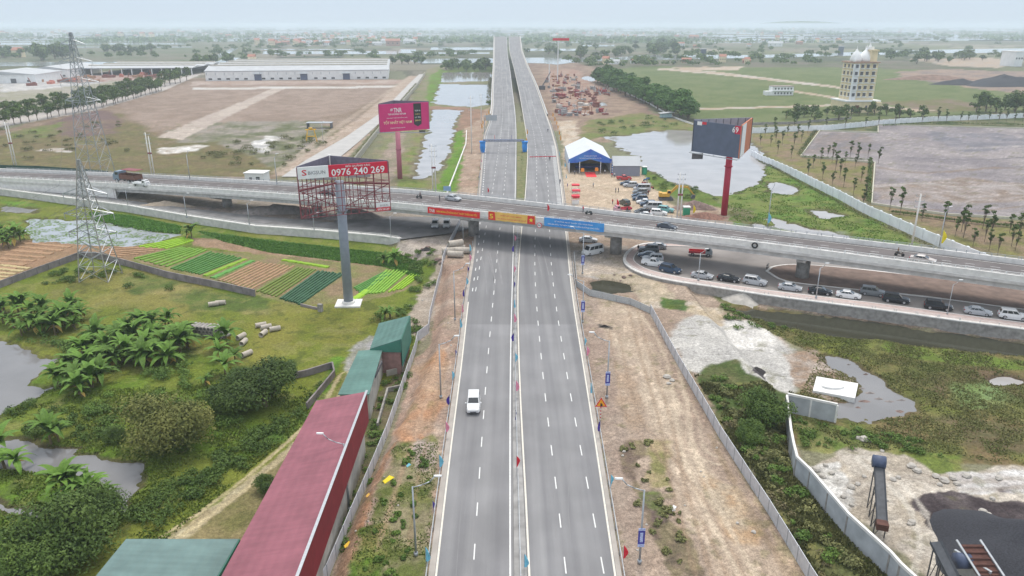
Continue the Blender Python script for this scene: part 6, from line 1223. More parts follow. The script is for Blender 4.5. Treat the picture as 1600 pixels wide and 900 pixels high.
def make_truck(cargo, big=False):
    k = 1.75 if big else 1.0; t_ = thing('truck', None, None); b_ = MB().loft([[(x * k, y * w_ * k, z * k) for y, z in ((-1, .45), (1, .45), (1, 1.3), (.92, zt), (-.92, zt), (-1, 1.3))] for x, w_, zt in ((1.0, .86, 2.0), (1.9, .86, 2.0), (2.35, .82, 1.5), (2.5, .8, 1.1))]).build('cab', paint, t_); b_['paint'] = 1
    MB().add([(2.02 * k, -.72 * k, 1.92 * k), (2.02 * k, .72 * k, 1.92 * k), (2.47 * k, .66 * k, 1.25 * k), (2.47 * k, -.66 * k, 1.25 * k)], [(3, 2, 1, 0)]).build('windscreen', glass, t_)
    for s in (-1, 1): MB().box((1.5 * k, s * .83 * k, 1.55 * k), (.7 * k, .08, .5 * k)).build('side_window', glass, t_)
    MB().box((-.6 * k, 0, .6 * k), (4.4 * k, .8 * k, .18 * k)).build('chassis', steel_dk, t_)
    mb = MB(); L0, L1 = (-2.7 * k, .85 * k); w_ = .88 * k; zz = .75 * k; hh = (.45 if not big else .75) * k
    mb.box(((L0 + L1) / 2, 0, zz), (L1 - L0, w_ * 2, .1)).box(((L0 + L1) / 2, w_, zz + hh / 2), (L1 - L0, .08, hh)).box(((L0 + L1) / 2, -w_, zz + hh / 2), (L1 - L0, .08, hh)).box((L0, 0, zz + hh / 2), (.08, w_ * 2, hh)).box((L1, 0, zz + hh / 2 + .1), (.08, w_ * 2, hh + .2)); mb.build('cargo_bed', cargo, t_)
    for x in ((-1.9, 1.6) if not big else (-2.0, -1.2, 1.6)):
        for s in (-1, 1): wheel(t_, x * k, s * .78 * k, .36 * k, .22 * k)
    if big: MB().box((-1.4 * k, 0, 2.35 * k), (3.4 * k, 1.7 * k, .12)).build('load_cover', rust, t_)
    return t_
kits = {k: Kit(lambda k=k: make_car(k, {'sedan': 'parked_sedan', 'suv': 'parked_suv', 'minibus': 'minibus', 'pickup': 'pickup_truck'}[k])) for k in SPEC}
WHT, SIL, BLK, GRY, DBL, RDD, TEA = (.72, .72, .72, 1), (.42, .43, .45, 1), (.012, .012, .016, 1), (.16, .17, .18, 1), (.03, .055, .10, 1), (.45, .04, .04, 1), (.15, .38, .38, 1)
def car(kind, px, py, to, col, label, z=None, group=None, cat=None, dz=.03):
    a = gz(px, py, z if z is not None else dz); b_ = gz(*to, z if z is not None else dz); rz = math.atan2(b_[1] - a[1], b_[0] - a[0])
    if z is None and dz < 0: a = G(px, py, .0)
    return kits[kind].put(a, rz, label, col, group, None, cat or {'sedan': 'car', 'suv': 'car', 'minibus': 'minibus', 'pickup': 'pickup'}[kind])
GP = 'cars parked along the loop road'
for kd, px, py, to, c, lb in [('suv', 1014, 393, (960, 390), GRY, 'dark grey off-roader parked crosswise, farthest of the loop road cars'), ('sedan', 1026, 388, (970, 385), SIL, 'silver car half hidden behind the dark grey off-roader on the loop road'),
    ('sedan', 1012, 402, (960, 398), DBL, 'dark blue sedan parked between the grey off-roader and the white pickup'), ('suv', 1020, 408, (960, 405), SIL, 'silver car mostly hidden behind the white pickup'),
    ('pickup', 1021, 415, (1060, 420), WHT, 'white pickup on the bend of the pink pavement'), ('suv', 1047, 425, (1100, 436), DBL, 'dark blue and silver off-roader just behind the white pickup'),
    ('sedan', 1097, 434, (1138, 440), SIL, 'silver sedan first in the line beside the lamp post, right of the pickup'), ('sedan', 1138, 439, (1180, 445), BLK, 'black sedan between the silver sedan and the silver minivan'), ('suv', 1179, 444, (1234, 453), SIL, 'silver minivan between the black sedan and the island tip'),
    ('sedan', 1234, 453, (1281, 459), SIL, 'small silver sedan right of the silver minivan'), ('sedan', 1281, 459, (1324, 464), BLK, 'black sedan directly left of the white sedan and under a lamp post'), ('sedan', 1325, 465, (1370, 471), WHT, 'white sedan beside the grey minivan, on the pavement side'),
    ('suv', 1363, 461, (1400, 466), GRY, 'brownish grey minivan standing farther out in the road than the others'), ('suv', 1399, 472, (1465, 481), BLK, 'black off-roader just right of the grey minivan'), ('suv', 1465, 483, (1527, 491), BLK, 'black off-roader with a lamp post at its front, right part of the line'),
    ('sedan', 1527, 491, (1580, 498), SIL, 'pale silver-blue sedan second from the right edge'), ('suv', 1582, 498, (1640, 505), WHT, 'white crossover cut by the right edge of the picture')]:
    car(kd, px, py, to, c, lb, group=GP, dz=.04)
car('sedan', 919, 378, (960, 380), WHT, 'white sedan standing on dusty ground under the viaduct', dz=-1); car('minibus', 926, 397, (903, 402), WHT, 'white minibus parked beside the viaduct pier', dz=-1)
car('suv', 680, 354, (676, 370), WHT, 'white off-roader under the viaduct, left of the pair', dz=.04); car('suv', 698, 354, (694, 370), WHT, 'white off-roader under the viaduct, right of the pair', dz=.04)
car('suv', 740, 636, (737, 700), WHT, 'white off-roader driving alone towards the camera on the left carriageway', dz=.01)
zv = lambda px, py: 7.0
car('sedan', 1042, 358, (1090, 366), (.05, .06, .08, 1), 'dark sedan driving on the viaduct right of the blue banner', 7.0); car('sedan', 1441, 410, (1500, 419), (.50, .44, .40, 1), 'pale beige sedan driving on the viaduct near the right edge', 7.0)
car('sedan', 708, 313, (760, 321), SIL, 'silver sedan parked on the viaduct above the red banner', 7.0); car('sedan', 512, 305, (560, 309), BLK, 'dark car on the viaduct seen through the billboard scaffold', 6.5)
GY = 'cars parked on the sandy yard by the tent'
for kd, px, py, to, c, lb in [('suv', 985, 292, (960, 292), SIL, 'silver off-roader, farthest of the yard cars, nose to the yard'), ('sedan', 979, 289, (955, 289), DBL, 'dark car half behind the farthest silver off-roader in the yard'), ('minibus', 1003, 298, (975, 298), SIL, 'silver minibus in the yard row, behind the farthest off-roader'),
    ('suv', 1000, 303, (975, 303), GRY, 'grey car just nearer than the silver minibus in the yard'), ('sedan', 998, 308, (975, 308), DBL, 'blue-grey sedan in the yard row, sixth from the far end'), ('suv', 1000, 313, (975, 313), DBL, 'dark blue off-roader in the middle of the yard row'), ('sedan', 1006, 318, (980, 318), WHT, 'white sedan in the middle of the yard row'),
    ('suv', 1012, 322, (985, 322), DBL, 'dark off-roader between the white sedan and the long silver van in the yard'), ('minibus', 1020, 327, (990, 326), SIL, 'long silver van in the nearer part of the yard row'), ('suv', 1029, 336, (1060, 338), WHT, 'white off-roader nearest the viaduct in the yard row'),
    ('sedan', 1003, 333, (975, 334), BLK, 'black sedan nearest the viaduct, left of the white off-roader'), ('sedan', 1007, 339, (975, 340), WHT, 'white sedan nearly hidden by the viaduct rail'), ('suv', 976, 320, (960, 312), (.08, .08, .06, 1), 'dark olive jeep standing alone in the yard'), ('pickup', 975, 281, (985, 281), RDD, 'red pickup in front of the grey shed'),
    ('suv', 1040, 331, (1060, 333), TEA, 'teal car behind the nearest white off-roader')]:
    car(kd, px, py, to, c, lb, group=GY, dz=-1)
k1 = Kit(lambda: make_truck(red_m)); a = gz(1095, 399, .04); k1.put(a, R(-12), 'small silver truck with a red cargo bed on the loop road', (.4, .45, .48, 1), cat='truck')
k2 = Kit(lambda: make_truck(white_paint)); a = gz(222, 291, 4.6); k2.put(a, R(-22), 'small white truck on the viaduct just right of the dump truck', WHT, cat='truck')
k3 = Kit(lambda: make_truck(mat('brown_cargo_side', (.16, .07, .05), .8, 2, .25), True)); a = gz(200, 285, 4.4); k3.put(a, R(157), 'large dump truck with blue-grey cab and brown bed on the viaduct', (.20, .26, .34, 1), cat='dump truck')
k4 = Kit(lambda: make_truck(mat('red_ice_bed', (.5, .05, .08), .7, 2, .2))); k4.put(G(972, 331), R(200), 'tiny red and white truck parked nearest the viaduct in the yard', (.6, .3, .35, 1), cat='truck')
# ---- excavator
x, y, z = G(1040, 312); t_ = thing('excavator', 'yellow crawler excavator with a folded boom by the lake shore', 'excavator', (x, y, z), R(-4)); mb = MB()
for s in (-1, 1): MB().loft([[(xx, s * 1.1 + yy, zz) for xx, zz in ((-2.1, .15), (-1.7, 0), (1.7, 0), (2.1, .15), (2.1, .65), (1.7, .85), (-1.7, .85), (-2.1, .65))] for yy in (-.28, .28)]).build('track', steel_dk, t_)
ym = mat('digger_yellow', (.62, .36, .05), .5, 2, .15)
MB().box((-.5, 0, 1.6), (3.0, 2.4, 1.0)).box((-1.7, 0, 1.7), (.8, 2.5, 1.2)).build('house', ym, t_); o = MB().loft([[(xx, yy, zz) for xx, zz in ((.2, 2.1), (1.5, 2.1), (1.2, 3.0), (.3, 3.0))] for yy in (-1.1, .1)]).build('cab', ym, t_); MB().loft([[(xx, yy, zz) for xx, zz in ((.35, 2.2), (1.35, 2.2), (1.1, 2.9), (.4, 2.9))] for yy in (-1.13, .13)]).build('window', glass, o)
def bar2(a, b_, w0, w1, wd=.25):
    a = np.array(a); b_ = np.array(b_); d = (b_ - a) / np.linalg.norm(b_ - a); n_ = np.array((-d[2], 0, d[0])); return [[tuple(p + n_ * s * w_ + np.array((0, yy, 0))) for s, yy in ((-1, -wd), (1, -wd), (1, wd), (-1, wd))] for p, w_ in ((a, w0), (b_, w1))]
MB().loft(bar2((.9, 0, 1.7), (3.4, 0, 4.3), .3, .4)).loft(bar2((3.4, 0, 4.3), (6.4, 0, 3.9), .4, .22)).build('boom', ym, t_); MB().loft(bar2((6.2, 0, 4.2), (8.4, 0, 1.6), .28, .18, .18)).build('stick', ym, t_); MB().loft([[(8.1, yy, 1.8), (8.8, yy, 1.5), (8.6, yy, .5), (7.6, yy, .5), (7.5, yy, .9)] for yy in (-.5, .5)]).build('bucket', steel_dk, t_); MB().tube((1.6, .3, 1.9), (3.3, .3, 3.6), .1).tube((3.6, 0, 4.9), (5.9, 0, 4.7), .1).build('ram', steel, t_)
# ================= PEOPLE =================
def person_mk():
    t_ = thing('person', None, 'person')
    me = bpy.data.meshes.new('body'); J = {'pel': (0, 0, .95, .15), 'ch': (0, .0, 1.3, .17), 'nk': (0, 0, 1.47, .06), 'hd': (0, -.02, 1.58, .095), 'tp': (0, -.01, 1.68, .08), 'ls': (-.19, 0, 1.38, .06), 'le': (-.25, .0, 1.1, .045), 'lw': (-.24, -.1, .88, .032), 'rs': (.19, 0, 1.38, .06), 're': (.25, 0, 1.1, .045), 'rw': (.24, -.12, .88, .032), 'lh': (-.1, 0, .88, .10), 'lk': (-.11, -.03, .5, .065), 'la': (-.11, .03, .08, .045), 'lf': (-.12, -.13, .04, .04), 'rh': (.1, 0, .88, .10), 'rk': (.11, -.03, .5, .065), 'ra': (.12, .05, .08, .045), 'rf': (.13, -.1, .04, .04)}
    nm = list(J); E_ = [('pel', 'ch'), ('ch', 'nk'), ('nk', 'hd'), ('hd', 'tp'), ('ch', 'ls'), ('ls', 'le'), ('le', 'lw'), ('ch', 'rs'), ('rs', 're'), ('re', 'rw'), ('pel', 'lh'), ('lh', 'lk'), ('lk', 'la'), ('la', 'lf'), ('pel', 'rh'), ('rh', 'rk'), ('rk', 'ra'), ('ra', 'rf')]
    me.from_pydata([J[n][:3] for n in nm], [(nm.index(a), nm.index(b_)) for a, b_ in E_], []); ob = bpy.data.objects.new('body', me); COL.objects.link(ob); ob.modifiers.new('s', 'SKIN'); sk = me.skin_vertices[0].data if me.skin_vertices else me.attributes
    for i, n in enumerate(nm): me.skin_vertices[0].data[i].radius = (J[n][3], J[n][3]); me.skin_vertices[0].data[i].use_root = (n == 'pel')
    sb = ob.modifiers.new('u', 'SUBSURF'); sb.levels = 1; sb.render_levels = 1; dg = bpy.context.evaluated_depsgraph_get(); m2 = bpy.data.meshes.new_from_object(ob.evaluated_get(dg)); bpy.data.objects.remove(ob)
    m2.materials.clear()
    for m_ in (mat('skin', (.45, .28, .20), .6, 5, .1), mat('dark_hair', (.02, .018, .015), .6, 9, .1), cloth, mat('dark_trousers', (.04, .045, .06), .9, 5, .2)): m2.materials.append(m_)
    for p in m2.polygons: zc = p.center[2]; p.material_index = 1 if zc > 1.62 or (zc > 1.54 and p.center[1] > 0) else 0 if (zc > 1.46 or (zc < .93 and abs(p.center[0]) > .2)) else 2 if zc > .93 else 3
    o = link(bpy.data.objects.new('body', m2), t_); o['paint'] = 1; return t_
pk = Kit(person_mk)
def person(loc, rz, col, lb, g=None): return pk.put(loc, rz, lb, (*col, 1), g, 1.0, 'person')
NV = (.03, .04, .09); GPp = 'people on the sandy yard'
person(gz(875, 287, .03), 1, NV, 'person in dark clothes walking on the right shoulder beside the tent yard'); person(gz(859, 251, .03), 0, (.02, .02, .03), 'person in black standing on the right carriageway beyond the viaduct'); person(gz(856, 206, .1), 0, NV, 'person in dark clothes standing far up the right carriageway'); 
for px, py, c, lb in ((962, 301, NV, 'person in dark clothes in the middle of the yard, left of the pair'), (966, 301, (.06, .06, .07), 'person in dark grey in the middle of the yard, right of the pair'), (980, 332, (.02, .02, .03), 'person in black beside the tiny red truck'), (1013, 305, (.2, .05, .05), 'person in a brown-red top by the parked cars'), (927, 293, (.5, .5, .5), 'person in light clothes alone near the red carpet'),
    (956, 277, (.6, .04, .05), 'person in a red top beside the balloon column'), (960, 277, (.7, .7, .7), 'person in a white top beside the person in red'), (903, 272, NV, 'person in dark clothes under the left side of the tent'), (898, 273, (.2, .2, .25), 'person in grey under the left corner of the tent'), (945, 272, (.7, .7, .7), 'person in a white top at the tent entrance'), (994, 316, (.55, .55, .55), 'person in a pale top beside the dark blue off-roader'), (957, 319, (.5, .08, .06), 'small figure in a red top below the yard lamp')): person(G(px, py), rng.random() * 6, c, lb, GPp)
person(gz(687, 314, 7), 2, (.12, .12, .14), 'person in dark clothes standing on the viaduct left of the silver sedan'); person(gz(911, 332, 7), 1, (.6, .05, .08), 'person in a red top standing on the viaduct by the far railing'); person(gz(997, 393, .05), 0, (.03, .03, .04), 'person in black behind the grey off-roader under the viaduct')
def moto_mk():
    t_ = thing('motorbike', None, 'motorbike')
    for x in (-.62, .62): MB().tube((x, -.05, .3), (x, .05, .3), .3, n=14).build('wheel', rubber, t_)
    b_ = MB().loft([[(x, y * w_, z) for y, z in ((-1, z0), (1, z0), (.7, z1), (-.7, z1))] for x, w_, z0, z1 in ((-.8, .08, .6, .75), (-.3, .14, .35, .78), (.2, .12, .3, .6), (.45, .12, .45, .95), (.6, .06, .6, .9))]).build('fairing', paint, t_); b_['paint'] = 1
    MB().box((-.35, 0, .8), (.75, .24, .1)).build('saddle', black_ink, t_); MB().tube((.42, -.33, 1.02), (.42, .33, 1.02), .03).tube((.62, 0, .3), (.42, 0, 1.0), .04).build('handlebar', steel, t_); return t_
mk_ = Kit(moto_mk)
for px, py, z, rz, c, lb, rider in ((655, 310, 7, R(155), (.1, .1, .1, 1), 'motorbike with a rider on the viaduct above the red banner', (.16, .1, .1)), (920, 335, 7, R(155), (.08, .1, .1, 1), 'dark motorbike on the viaduct right of the person in red', None), (1405, 400, 7, R(-28), (.15, .12, .1, 1), 'motorbike with a rider ahead of the beige sedan on the viaduct', (.25, .14, .08)), (1199, 419, .04, R(60), (.3, .3, .3, 1), 'motorbike parked at the left tip of the island', None)):
    p = gz(px, py, z); mk_.put(p, rz, lb, c, None, 1, 'motorbike')
    if rider: person((p[0] + .35 * -math.cos(rz), p[1] - .3 * math.sin(rz), p[2] + .12), rz + R(90), rider, 'rider of the ' + lb.split(' with')[0] + lb.split('rider')[1])
# ================= FLAGS =================
def flag_mk():
    t_ = thing('flag', None, 'flag'); MB().tube((0, 0, 0), (0, 0, 3.1), .03, .02, 6).build('pole', steel, t_); mb = MB(); rows_ = []
    for k in range(9):
        f = k / 8; w_ = .1 + .5 * math.sin(math.pi * min(1, f * .85 + .12)); rows_.append([(0.02, .02, 1.1 + 1.95 * f), (w_ * .5, .07 * math.sin(f * 7), 1.1 + 1.9 * f), (w_, .12 * math.sin(f * 6 + 1), 1.05 + 1.8 * f)])
    for a, b_ in zip(rows_[:-1], rows_[1:]): mb.quad(a[0], a[1], b_[1], b_[0]); mb.quad(a[1], a[2], b_[2], b_[1])
    o = mb.build('fabric', cloth, t_, True); o['paint'] = 1; return t_
fk = Kit(flag_mk); FC = {'b': ('light blue', (.20, .55, .72, 1)), 'p': ('pink', (.85, .30, .42, 1)), 'v': ('purple', (.06, .03, .28, 1)), 'r': ('red', (.70, .03, .05, 1))}
def flags(lst, where, grp):
    cnt = {}; lst = sorted(lst, key=lambda a: -a[1]); n_ = len(lst)
    for i, (px, py, c) in enumerate(lst):
        k = .943 * (py - 38) / 50; base_y = py + 2.0 * k * .82
        nm = FC[c][0]; j = cnt.get(c, 0); cnt[c] = j + 1; tot = sum(1 for q in lst if q[2] == c)
        lb = f'{nm} feather flag {where}' if tot == 1 else f'{ORD[j]} {nm} feather flag {where}, from the near end'
        p = gz(px, base_y, .1 if 'median' in where else -.1)
        fk.put(p, rng.uniform(-1.2, 1.2) + (0 if c != 'v' else 2.2), lb, FC[c][1], grp, rng.uniform(.74, .88), 'flag')
flags([(734, 387, 'b'), (734, 402, 'p'), (731, 420, 'v'), (729, 438, 'b'), (726, 457, 'v'), (722, 481, 'p'), (719, 505, 'b'), (712, 550, 'v'), (707, 585, 'b'), (703, 622, 'v'), (697, 665, 'p'), (687, 720, 'b'), (677, 788, 'v'), (666, 864, 'b')], 'on the left guard rail', 'flags on the left guard rail')
flags([(804, 372, 'p'), (803, 388, 'v'), (803, 420, 'p'), (803, 445, 'v'), (803, 474, 'b'), (803, 497, 'p'), (803, 525, 'v'), (805, 557, 'b'), (806, 603, 'p'), (806, 648, 'v'), (807, 720, 'r'), (819, 872, 'b')], 'on the median', 'flags on the median')
flags([(913, 532, 'b'), (916, 549, 'p'), (922, 605, 'b'), (937, 665, 'v'), (953, 750, 'b'), (973, 859, 'r')], 'on the right guard rail', 'flags on the right guard rail')
sf = [(757, 230, 'b'), (752, 262, 'r'), (750, 280, 'v'), (764, 197, 'p')]
flags([(750, 262, 'r'), (749, 275, 'v'), (752, 250, 'p')], 'on the left beyond the viaduct', 'flags beyond the viaduct, left')
flags([(874, 240, 'b'), (882, 258, 'b'), (884, 275, 'b'), (886, 290, 'v')], 'beside the tent yard', 'flags beyond the viaduct, right')
# orange and yellow feather flags on both edges farther up
for k, (px, py) in enumerate([(752, 205), (754, 199), (757, 193), (760, 187), (763, 182), (863, 186), (866, 193), (869, 200), (871, 207), (873, 215), (875, 224), (822, 228), (823, 214)]):
    sd2 = 'left' if px < 800 else 'right' if px > 840 else 'median'; j = k if px < 800 else k - 5 if px > 840 else k - 11
    fk.put(gz(px, py, .0), rng.uniform(-1, 1), f'{ORD[j]} orange feather flag, {sd2} side beyond the viaduct, from {"near" if px < 840 else "far"} end', (.80, .35, .05, 1), 'orange flags beyond the viaduct', 1.25, 'flag')
t_ = fk.put((G(1466, 392)[0] + .3, G(1466, 392)[1], G(1466, 392)[2]), 0, 'bright yellow flag on the pole beyond the right end of the viaduct', (.85, .72, .02, 1), None, 1.7, 'flag')
t_ = fk.put(G(1198, 358), 0, 'light blue flag at the foot of the lamp post in the wet meadow', FC['b'][1], None, 1.5, 'flag')
fk.put(gz(855, 336, 7), 0, 'red flag standing on the viaduct between yellow and blue banners', FC['r'][1], None, .9, 'flag'); fk.put(gz(762, 305, .0), 0, 'small red flag on the left carriageway beyond the viaduct', FC['r'][1], None, .8, 'flag'); fk.put(G(963, 330), 0, 'red flag on the yard next to the tiny red truck', FC['r'][1], None, 1.2, 'flag'); fk.put(G(1082, 340), 0, 'yellow feather flag beside the green and white booth', (.85, .65, .02, 1), None, 1.2, 'flag')
# ================= CLUTTER =================
pipe_m = mat('concrete_pipe', (.46, .41, .35), .9, 2, .15)
def pipe_mk(r, l):
    def mk():
        t_ = thing('concrete_pipe', None, 'pipe'); s = []
        for x, rr in ((-l / 2, r), (l / 2, r), (l / 2, r * .78), (-l / 2, r * .78)): s.append([(x, rr * math.cos(a), rr * math.sin(a) + r) for a in np.linspace(0, 2 * math.pi, 15)[:-1]])
        s.append(s[0]); MB().loft(s, cap=False).build('pipe_ring', pipe_m, t_, True); return t_
    return mk
pk1 = Kit(pipe_mk(.75, 3.6)); gp = 'big concrete pipes left of the highway'
for px, py, rz, lb, dz in ((703, 396, .2, 'big concrete pipe lying at the left of the pile', 0), (712, 402, -.2, 'big concrete pipe nearest the camera in the roadside pile', 0), (715, 392, .0, 'big concrete pipe at the back of the roadside pile', 0), (724, 396, -.1, 'big concrete pipe at the right of the roadside pile', 0), (712, 393, .5, 'big concrete pipe resting on top of the roadside pile', 1.3)): pk1.put(G(px, py, dz), rz, lb, None, gp, 1, 'pipe')
pk2 = Kit(pipe_mk(.45, 1.9)); gp = 'short grey pipes on the grass'
for px, py, rz, lb in ((408, 511, .5, 'short pipe on the grass, uppermost of the group near the bushes'), (416, 514, .6, 'short pipe in the middle of the group on the grass'), (430, 517, .5, 'short pipe at the right end of the group on the grass'), (412, 524, 1.4, 'short pipe standing apart below the group'), (377, 529, 1.2, 'upper of two pale pipes by the banana plants'), (381, 538, 1.5, 'lower of two pale pipes by the banana plants'), (334, 478, .4, 'tiny pale pipe far up the grass, left of two'), (345, 476, .2, 'tiny pale pipe far up the grass, right of two'), (386, 556, 1, 'pale pipe in the weeds right of the banana plants')): pk2.put(G(px, py), rz, lb, None, gp, 1, 'pipe')
x, y, z = G(333, 524); t_ = thing('pipe_stack', 'stack of many small grey pipe ends seen end-on behind the banana plants', 'pipe stack', (x, y, z), R(-12))
for r_ in range(3):
    for k in range(11 - r_): MB().tube((-4.4 + k * .72 + r_ * .36, -1, .33 + r_ * .6), (-4.4 + k * .72 + r_ * .36, 1, .33 + r_ * .6), .35, n=10).tube((-4.4 + k * .72 + r_ * .36, -1.01, .33 + r_ * .6), (-4.4 + k * .72 + r_ * .36, -1.02, .33 + r_ * .6), .22, n=8, m=1).build('pipe', [concrete_old, steel_dk], t_)
# rubble, boulders and heaps: rock shapes
def rockmesh(rs, seed):
    r = random.Random(seed); mb = MB(); s = []
    for k in range(5):
        a = -math.pi / 2 * .9 + k / 4 * math.pi * .95; s.append([(rs * math.cos(a) * math.cos(t_) * r.uniform(.75, 1.2), rs * math.cos(a) * math.sin(t_) * r.uniform(.75, 1.2), rs * .6 * math.sin(a) + rs * .25) for t_ in np.linspace(0, 2 * math.pi, 8)[:-1]])
    return mb.loft(s)
rock_m = mat('pale_limestone', (.42, .39, .35), .95, 1.2, .2, bump=.4); rock_b = mat('brown_rubble', (.20, .14, .12), .95, 1.5, .35, bump=.4); rock_d = mat('black_lumps', (.035, .03, .03), .9, 2, .3)
def rocks(spec, name, label, cat, m_, group=None):
    for i, (px, py, s) in enumerate(spec):
        s *= .62; o = rockmesh(s, i + int(px)).build(name, m_); o.location = G(px, py); o.rotation_euler[2] = i; tag(o, label(i) if callable(label) else label, cat, group)
rocks([(1275, 735, .9), (1285, 745, .7), (1290, 728, .6), (1265, 742, .5), (1300, 740, .6), (1330, 762, .8), (1340, 757, .6), (1350, 745, .5), (1425, 730, 1.0), (1433, 737, .9), (1395, 750, .7), (1403, 747, .6), (1462, 745, .8), (1475, 752, 1.0), (1488, 748, .8), (1495, 757, .7), (1468, 758, .6), (1424, 817, .8), (1421, 820, .5), (1378, 705, .5), (1350, 688, 1.1), (1340, 685, .7), (1360, 690, .6), (1520, 805, .6), (1535, 800, .8), (1545, 805, .6), (1550, 780, .6), (1330, 790, .5), (1318, 777, .6), (1385, 782, .4), (1510, 745, .9), (1560, 748, .8)], 'boulder', 'pale limestone boulder scattered on the quarry ground', 'boulder', rock_m, 'pale boulders on the quarry ground')
rocks([(640, 478, .5), (660, 470, .4), (652, 455, .5), (645, 500, .4), (662, 520, .5), (975, 706, .4), (973, 712, .3), (1052, 797, .4), (1010, 820, .25), (1070, 790, .2), (996, 860, .25), (1095, 737, .25), (1100, 745, .2), (1178, 832, .45), (1152, 818, .35), (1042, 590, 1.0), (1050, 595, .7), (1045, 600, .6), (705, 540, .35), (622, 790, .25), (575, 815, .2), (556, 830, .25), (600, 745, .2), (700, 505, .25), (1060, 545, .4), (1065, 555, .3), (1120, 700, .3), (580, 740, .25)], 'stone', 'pale stone lying on the bare soil of a verge', 'stone', rock_m, 'pale stones on the verges')
rocks([(684, 408, 1.6), (680, 414, 1.2), (690, 412, 1.2), (668, 388, 1.2), (660, 390, .8)], 'rubble', 'dark rubble lump beside the fence below the left pier', 'rubble', rock_b, 'dark rubble lumps by the fence')
rocks([(975, 434, .9), (970, 440, .8), (985, 431, .7), (965, 445, .7), (978, 444, .6), (960, 430, .5)], 'rubble', 'dark broken lump of rubble above the small dark pond', 'rubble', rock_b, 'rubble above the small dark pond')
def mound(name, label, cat, px, py, rx, ry, h, m_, seed=1, kind=None, group=None, rough=.25):
    x, y, z = G(px, py); n_ = 40; K = 12; V_ = []; F_ = []
    for k in range(K + 1):
        f = k / K
        for i in range(n_):
            a = 2 * math.pi * i / n_; q = 1 + rough * math.sin(a * 3 + seed) * .5 + rough * math.sin(a * 5 + seed * 2.3) * .35
            X, Y = rx * f * q * math.cos(a), ry * f * q * math.sin(a); nn = float(fbm(np.array([X + seed * 31]), np.array([Y]), max(1.2, h), 71, 4)[0])
            V_.append((X, Y, h * (1 - f ** 1.3) * (.75 + .6 * nn) - .35 * f))
    for k in range(K):
        for i in range(n_): j = (i + 1) % n_; F_.append((k * n_ + i, (k + 1) * n_ + i, (k + 1) * n_ + j, k * n_ + j))
    o = npmesh(name, V_, F_, m_, None, True); o.location = (x, y, z); return tag(o, label, cat, group, kind)
coal = mat('coal', (.035, .036, .044), .9, 6, .3, bump=.6, bs=8); mound('coal_heap', 'smooth dark grey coal heap at the bottom right corner', 'coal heap', 1610, 882, 10.5, 8.5, 4.2, coal, 2)
mound('coal_heap', 'wide black coal heap far off at the right edge', 'coal heap', 1572, 133, 42, 26, 8, coal, 3); mound('coal_heap', 'small black coal heap left of the wide one, far right', 'coal heap', 1500, 132, 24, 12, 4.5, coal, 5); mound('earth_heap', 'brownish earth heap left of the far coal heaps', 'earth heap', 1455, 124, 45, 14, 4, mat('brown_earth', (.20, .13, .10), .95, .3, .3), 4)
mound('rubble_heap', 'pale grey flat rubble heap beside the pink pavement', 'rubble heap', 1162, 470, 4.5, 3, 1.6, rock_m, 6); mound('rubble_heap', 'grey blue rubble patch below the parked silver sedan', 'rubble heap', 1095, 455, 3, 1.5, .9, mat('slate_rubble', (.24, .23, .25), .95, 2, .4, bump=.5), 7)
soil = mat('dark_spoil', (.17, .15, .14), .95, 1, .4, bump=.5, c2=(.30, .26, .24)); mound('spoil_heap', 'long dark spoil heap under the viaduct, left of the billboard pole', 'spoil heap', 435, 332, 16, 3.2, 2.4, soil, 8); mound('spoil_heap', 'dark spoil heap under the viaduct, right of the billboard pole', 'spoil heap', 555, 341, 9, 3.4, 2.8, soil, 9); mound('sand_heap', 'small brown sand heap under the viaduct left of the long spoil heap', 'sand heap', 262, 322, 10, 2.4, 1.4, mat('light_spoil', (.32, .26, .2), .95, 1, .2), 10)
mound('gravel_patch', 'pale rubble patch on the dark asphalt left of the two white off-roaders', 'gravel', 640, 358, 4.0, 1.6, .35, mat('pale_gravel', (.40, .33, .30), .95, 3, .4), 12); mound('coal_patch', 'small black mound on the sand below the road junction', 'mound', 666, 391, 2.1, 1.1, .7, rock_d, 13); mound('coal_patch', 'small black heap on the grey rubble ground, right of the fence', 'mound', 1184, 578, 1.1, 1.5, .5, rock_d, 14); mound('log_pile', 'thin dark lump lying on the sand right of the highway', 'mound', 944, 511, 1.4, .35, .4, rock_d, 15)
mound('rubble_heap', 'brown rubble heap below the excavator arm', 'rubble heap', 1085, 325, 7, 4, 2.2, rock_b, 16); mound('rubble_heap', 'reddish rubble heap between the booth and the crimson pole', 'rubble heap', 1100, 340, 8, 3, 1.4, mat('reddish_rubble', (.28, .15, .11), .95, 1.5, .35, bump=.5), 17)
for k, (px, py, rx, ry) in enumerate([(1330, 600, 2.2, .5), (1345, 607, 1.6, .5), (1358, 618, 1.8, .5), (1350, 628, 2.0, .7), (1372, 630, 1.6, .45), (1388, 637, 1.8, .5), (1405, 646, 1.4, .7), (1310, 585, 2.4, .5), (1290, 570, 2.0, .5), (1340, 640, 1.0, .5), (1408, 630, 1.8, .3), (1325, 575, 1, .2), (1352, 588, 1, .2)]):
    o = mound('mud_bank', 'low brown mud bank in the pond by the white slab', 'mud bank', px, py, rx, ry * 1.3, .22, soil if k % 3 else rock_b, 20 + k, None, 'mud banks in the muddy pond'); o.location.z = PW[14][2] - .02
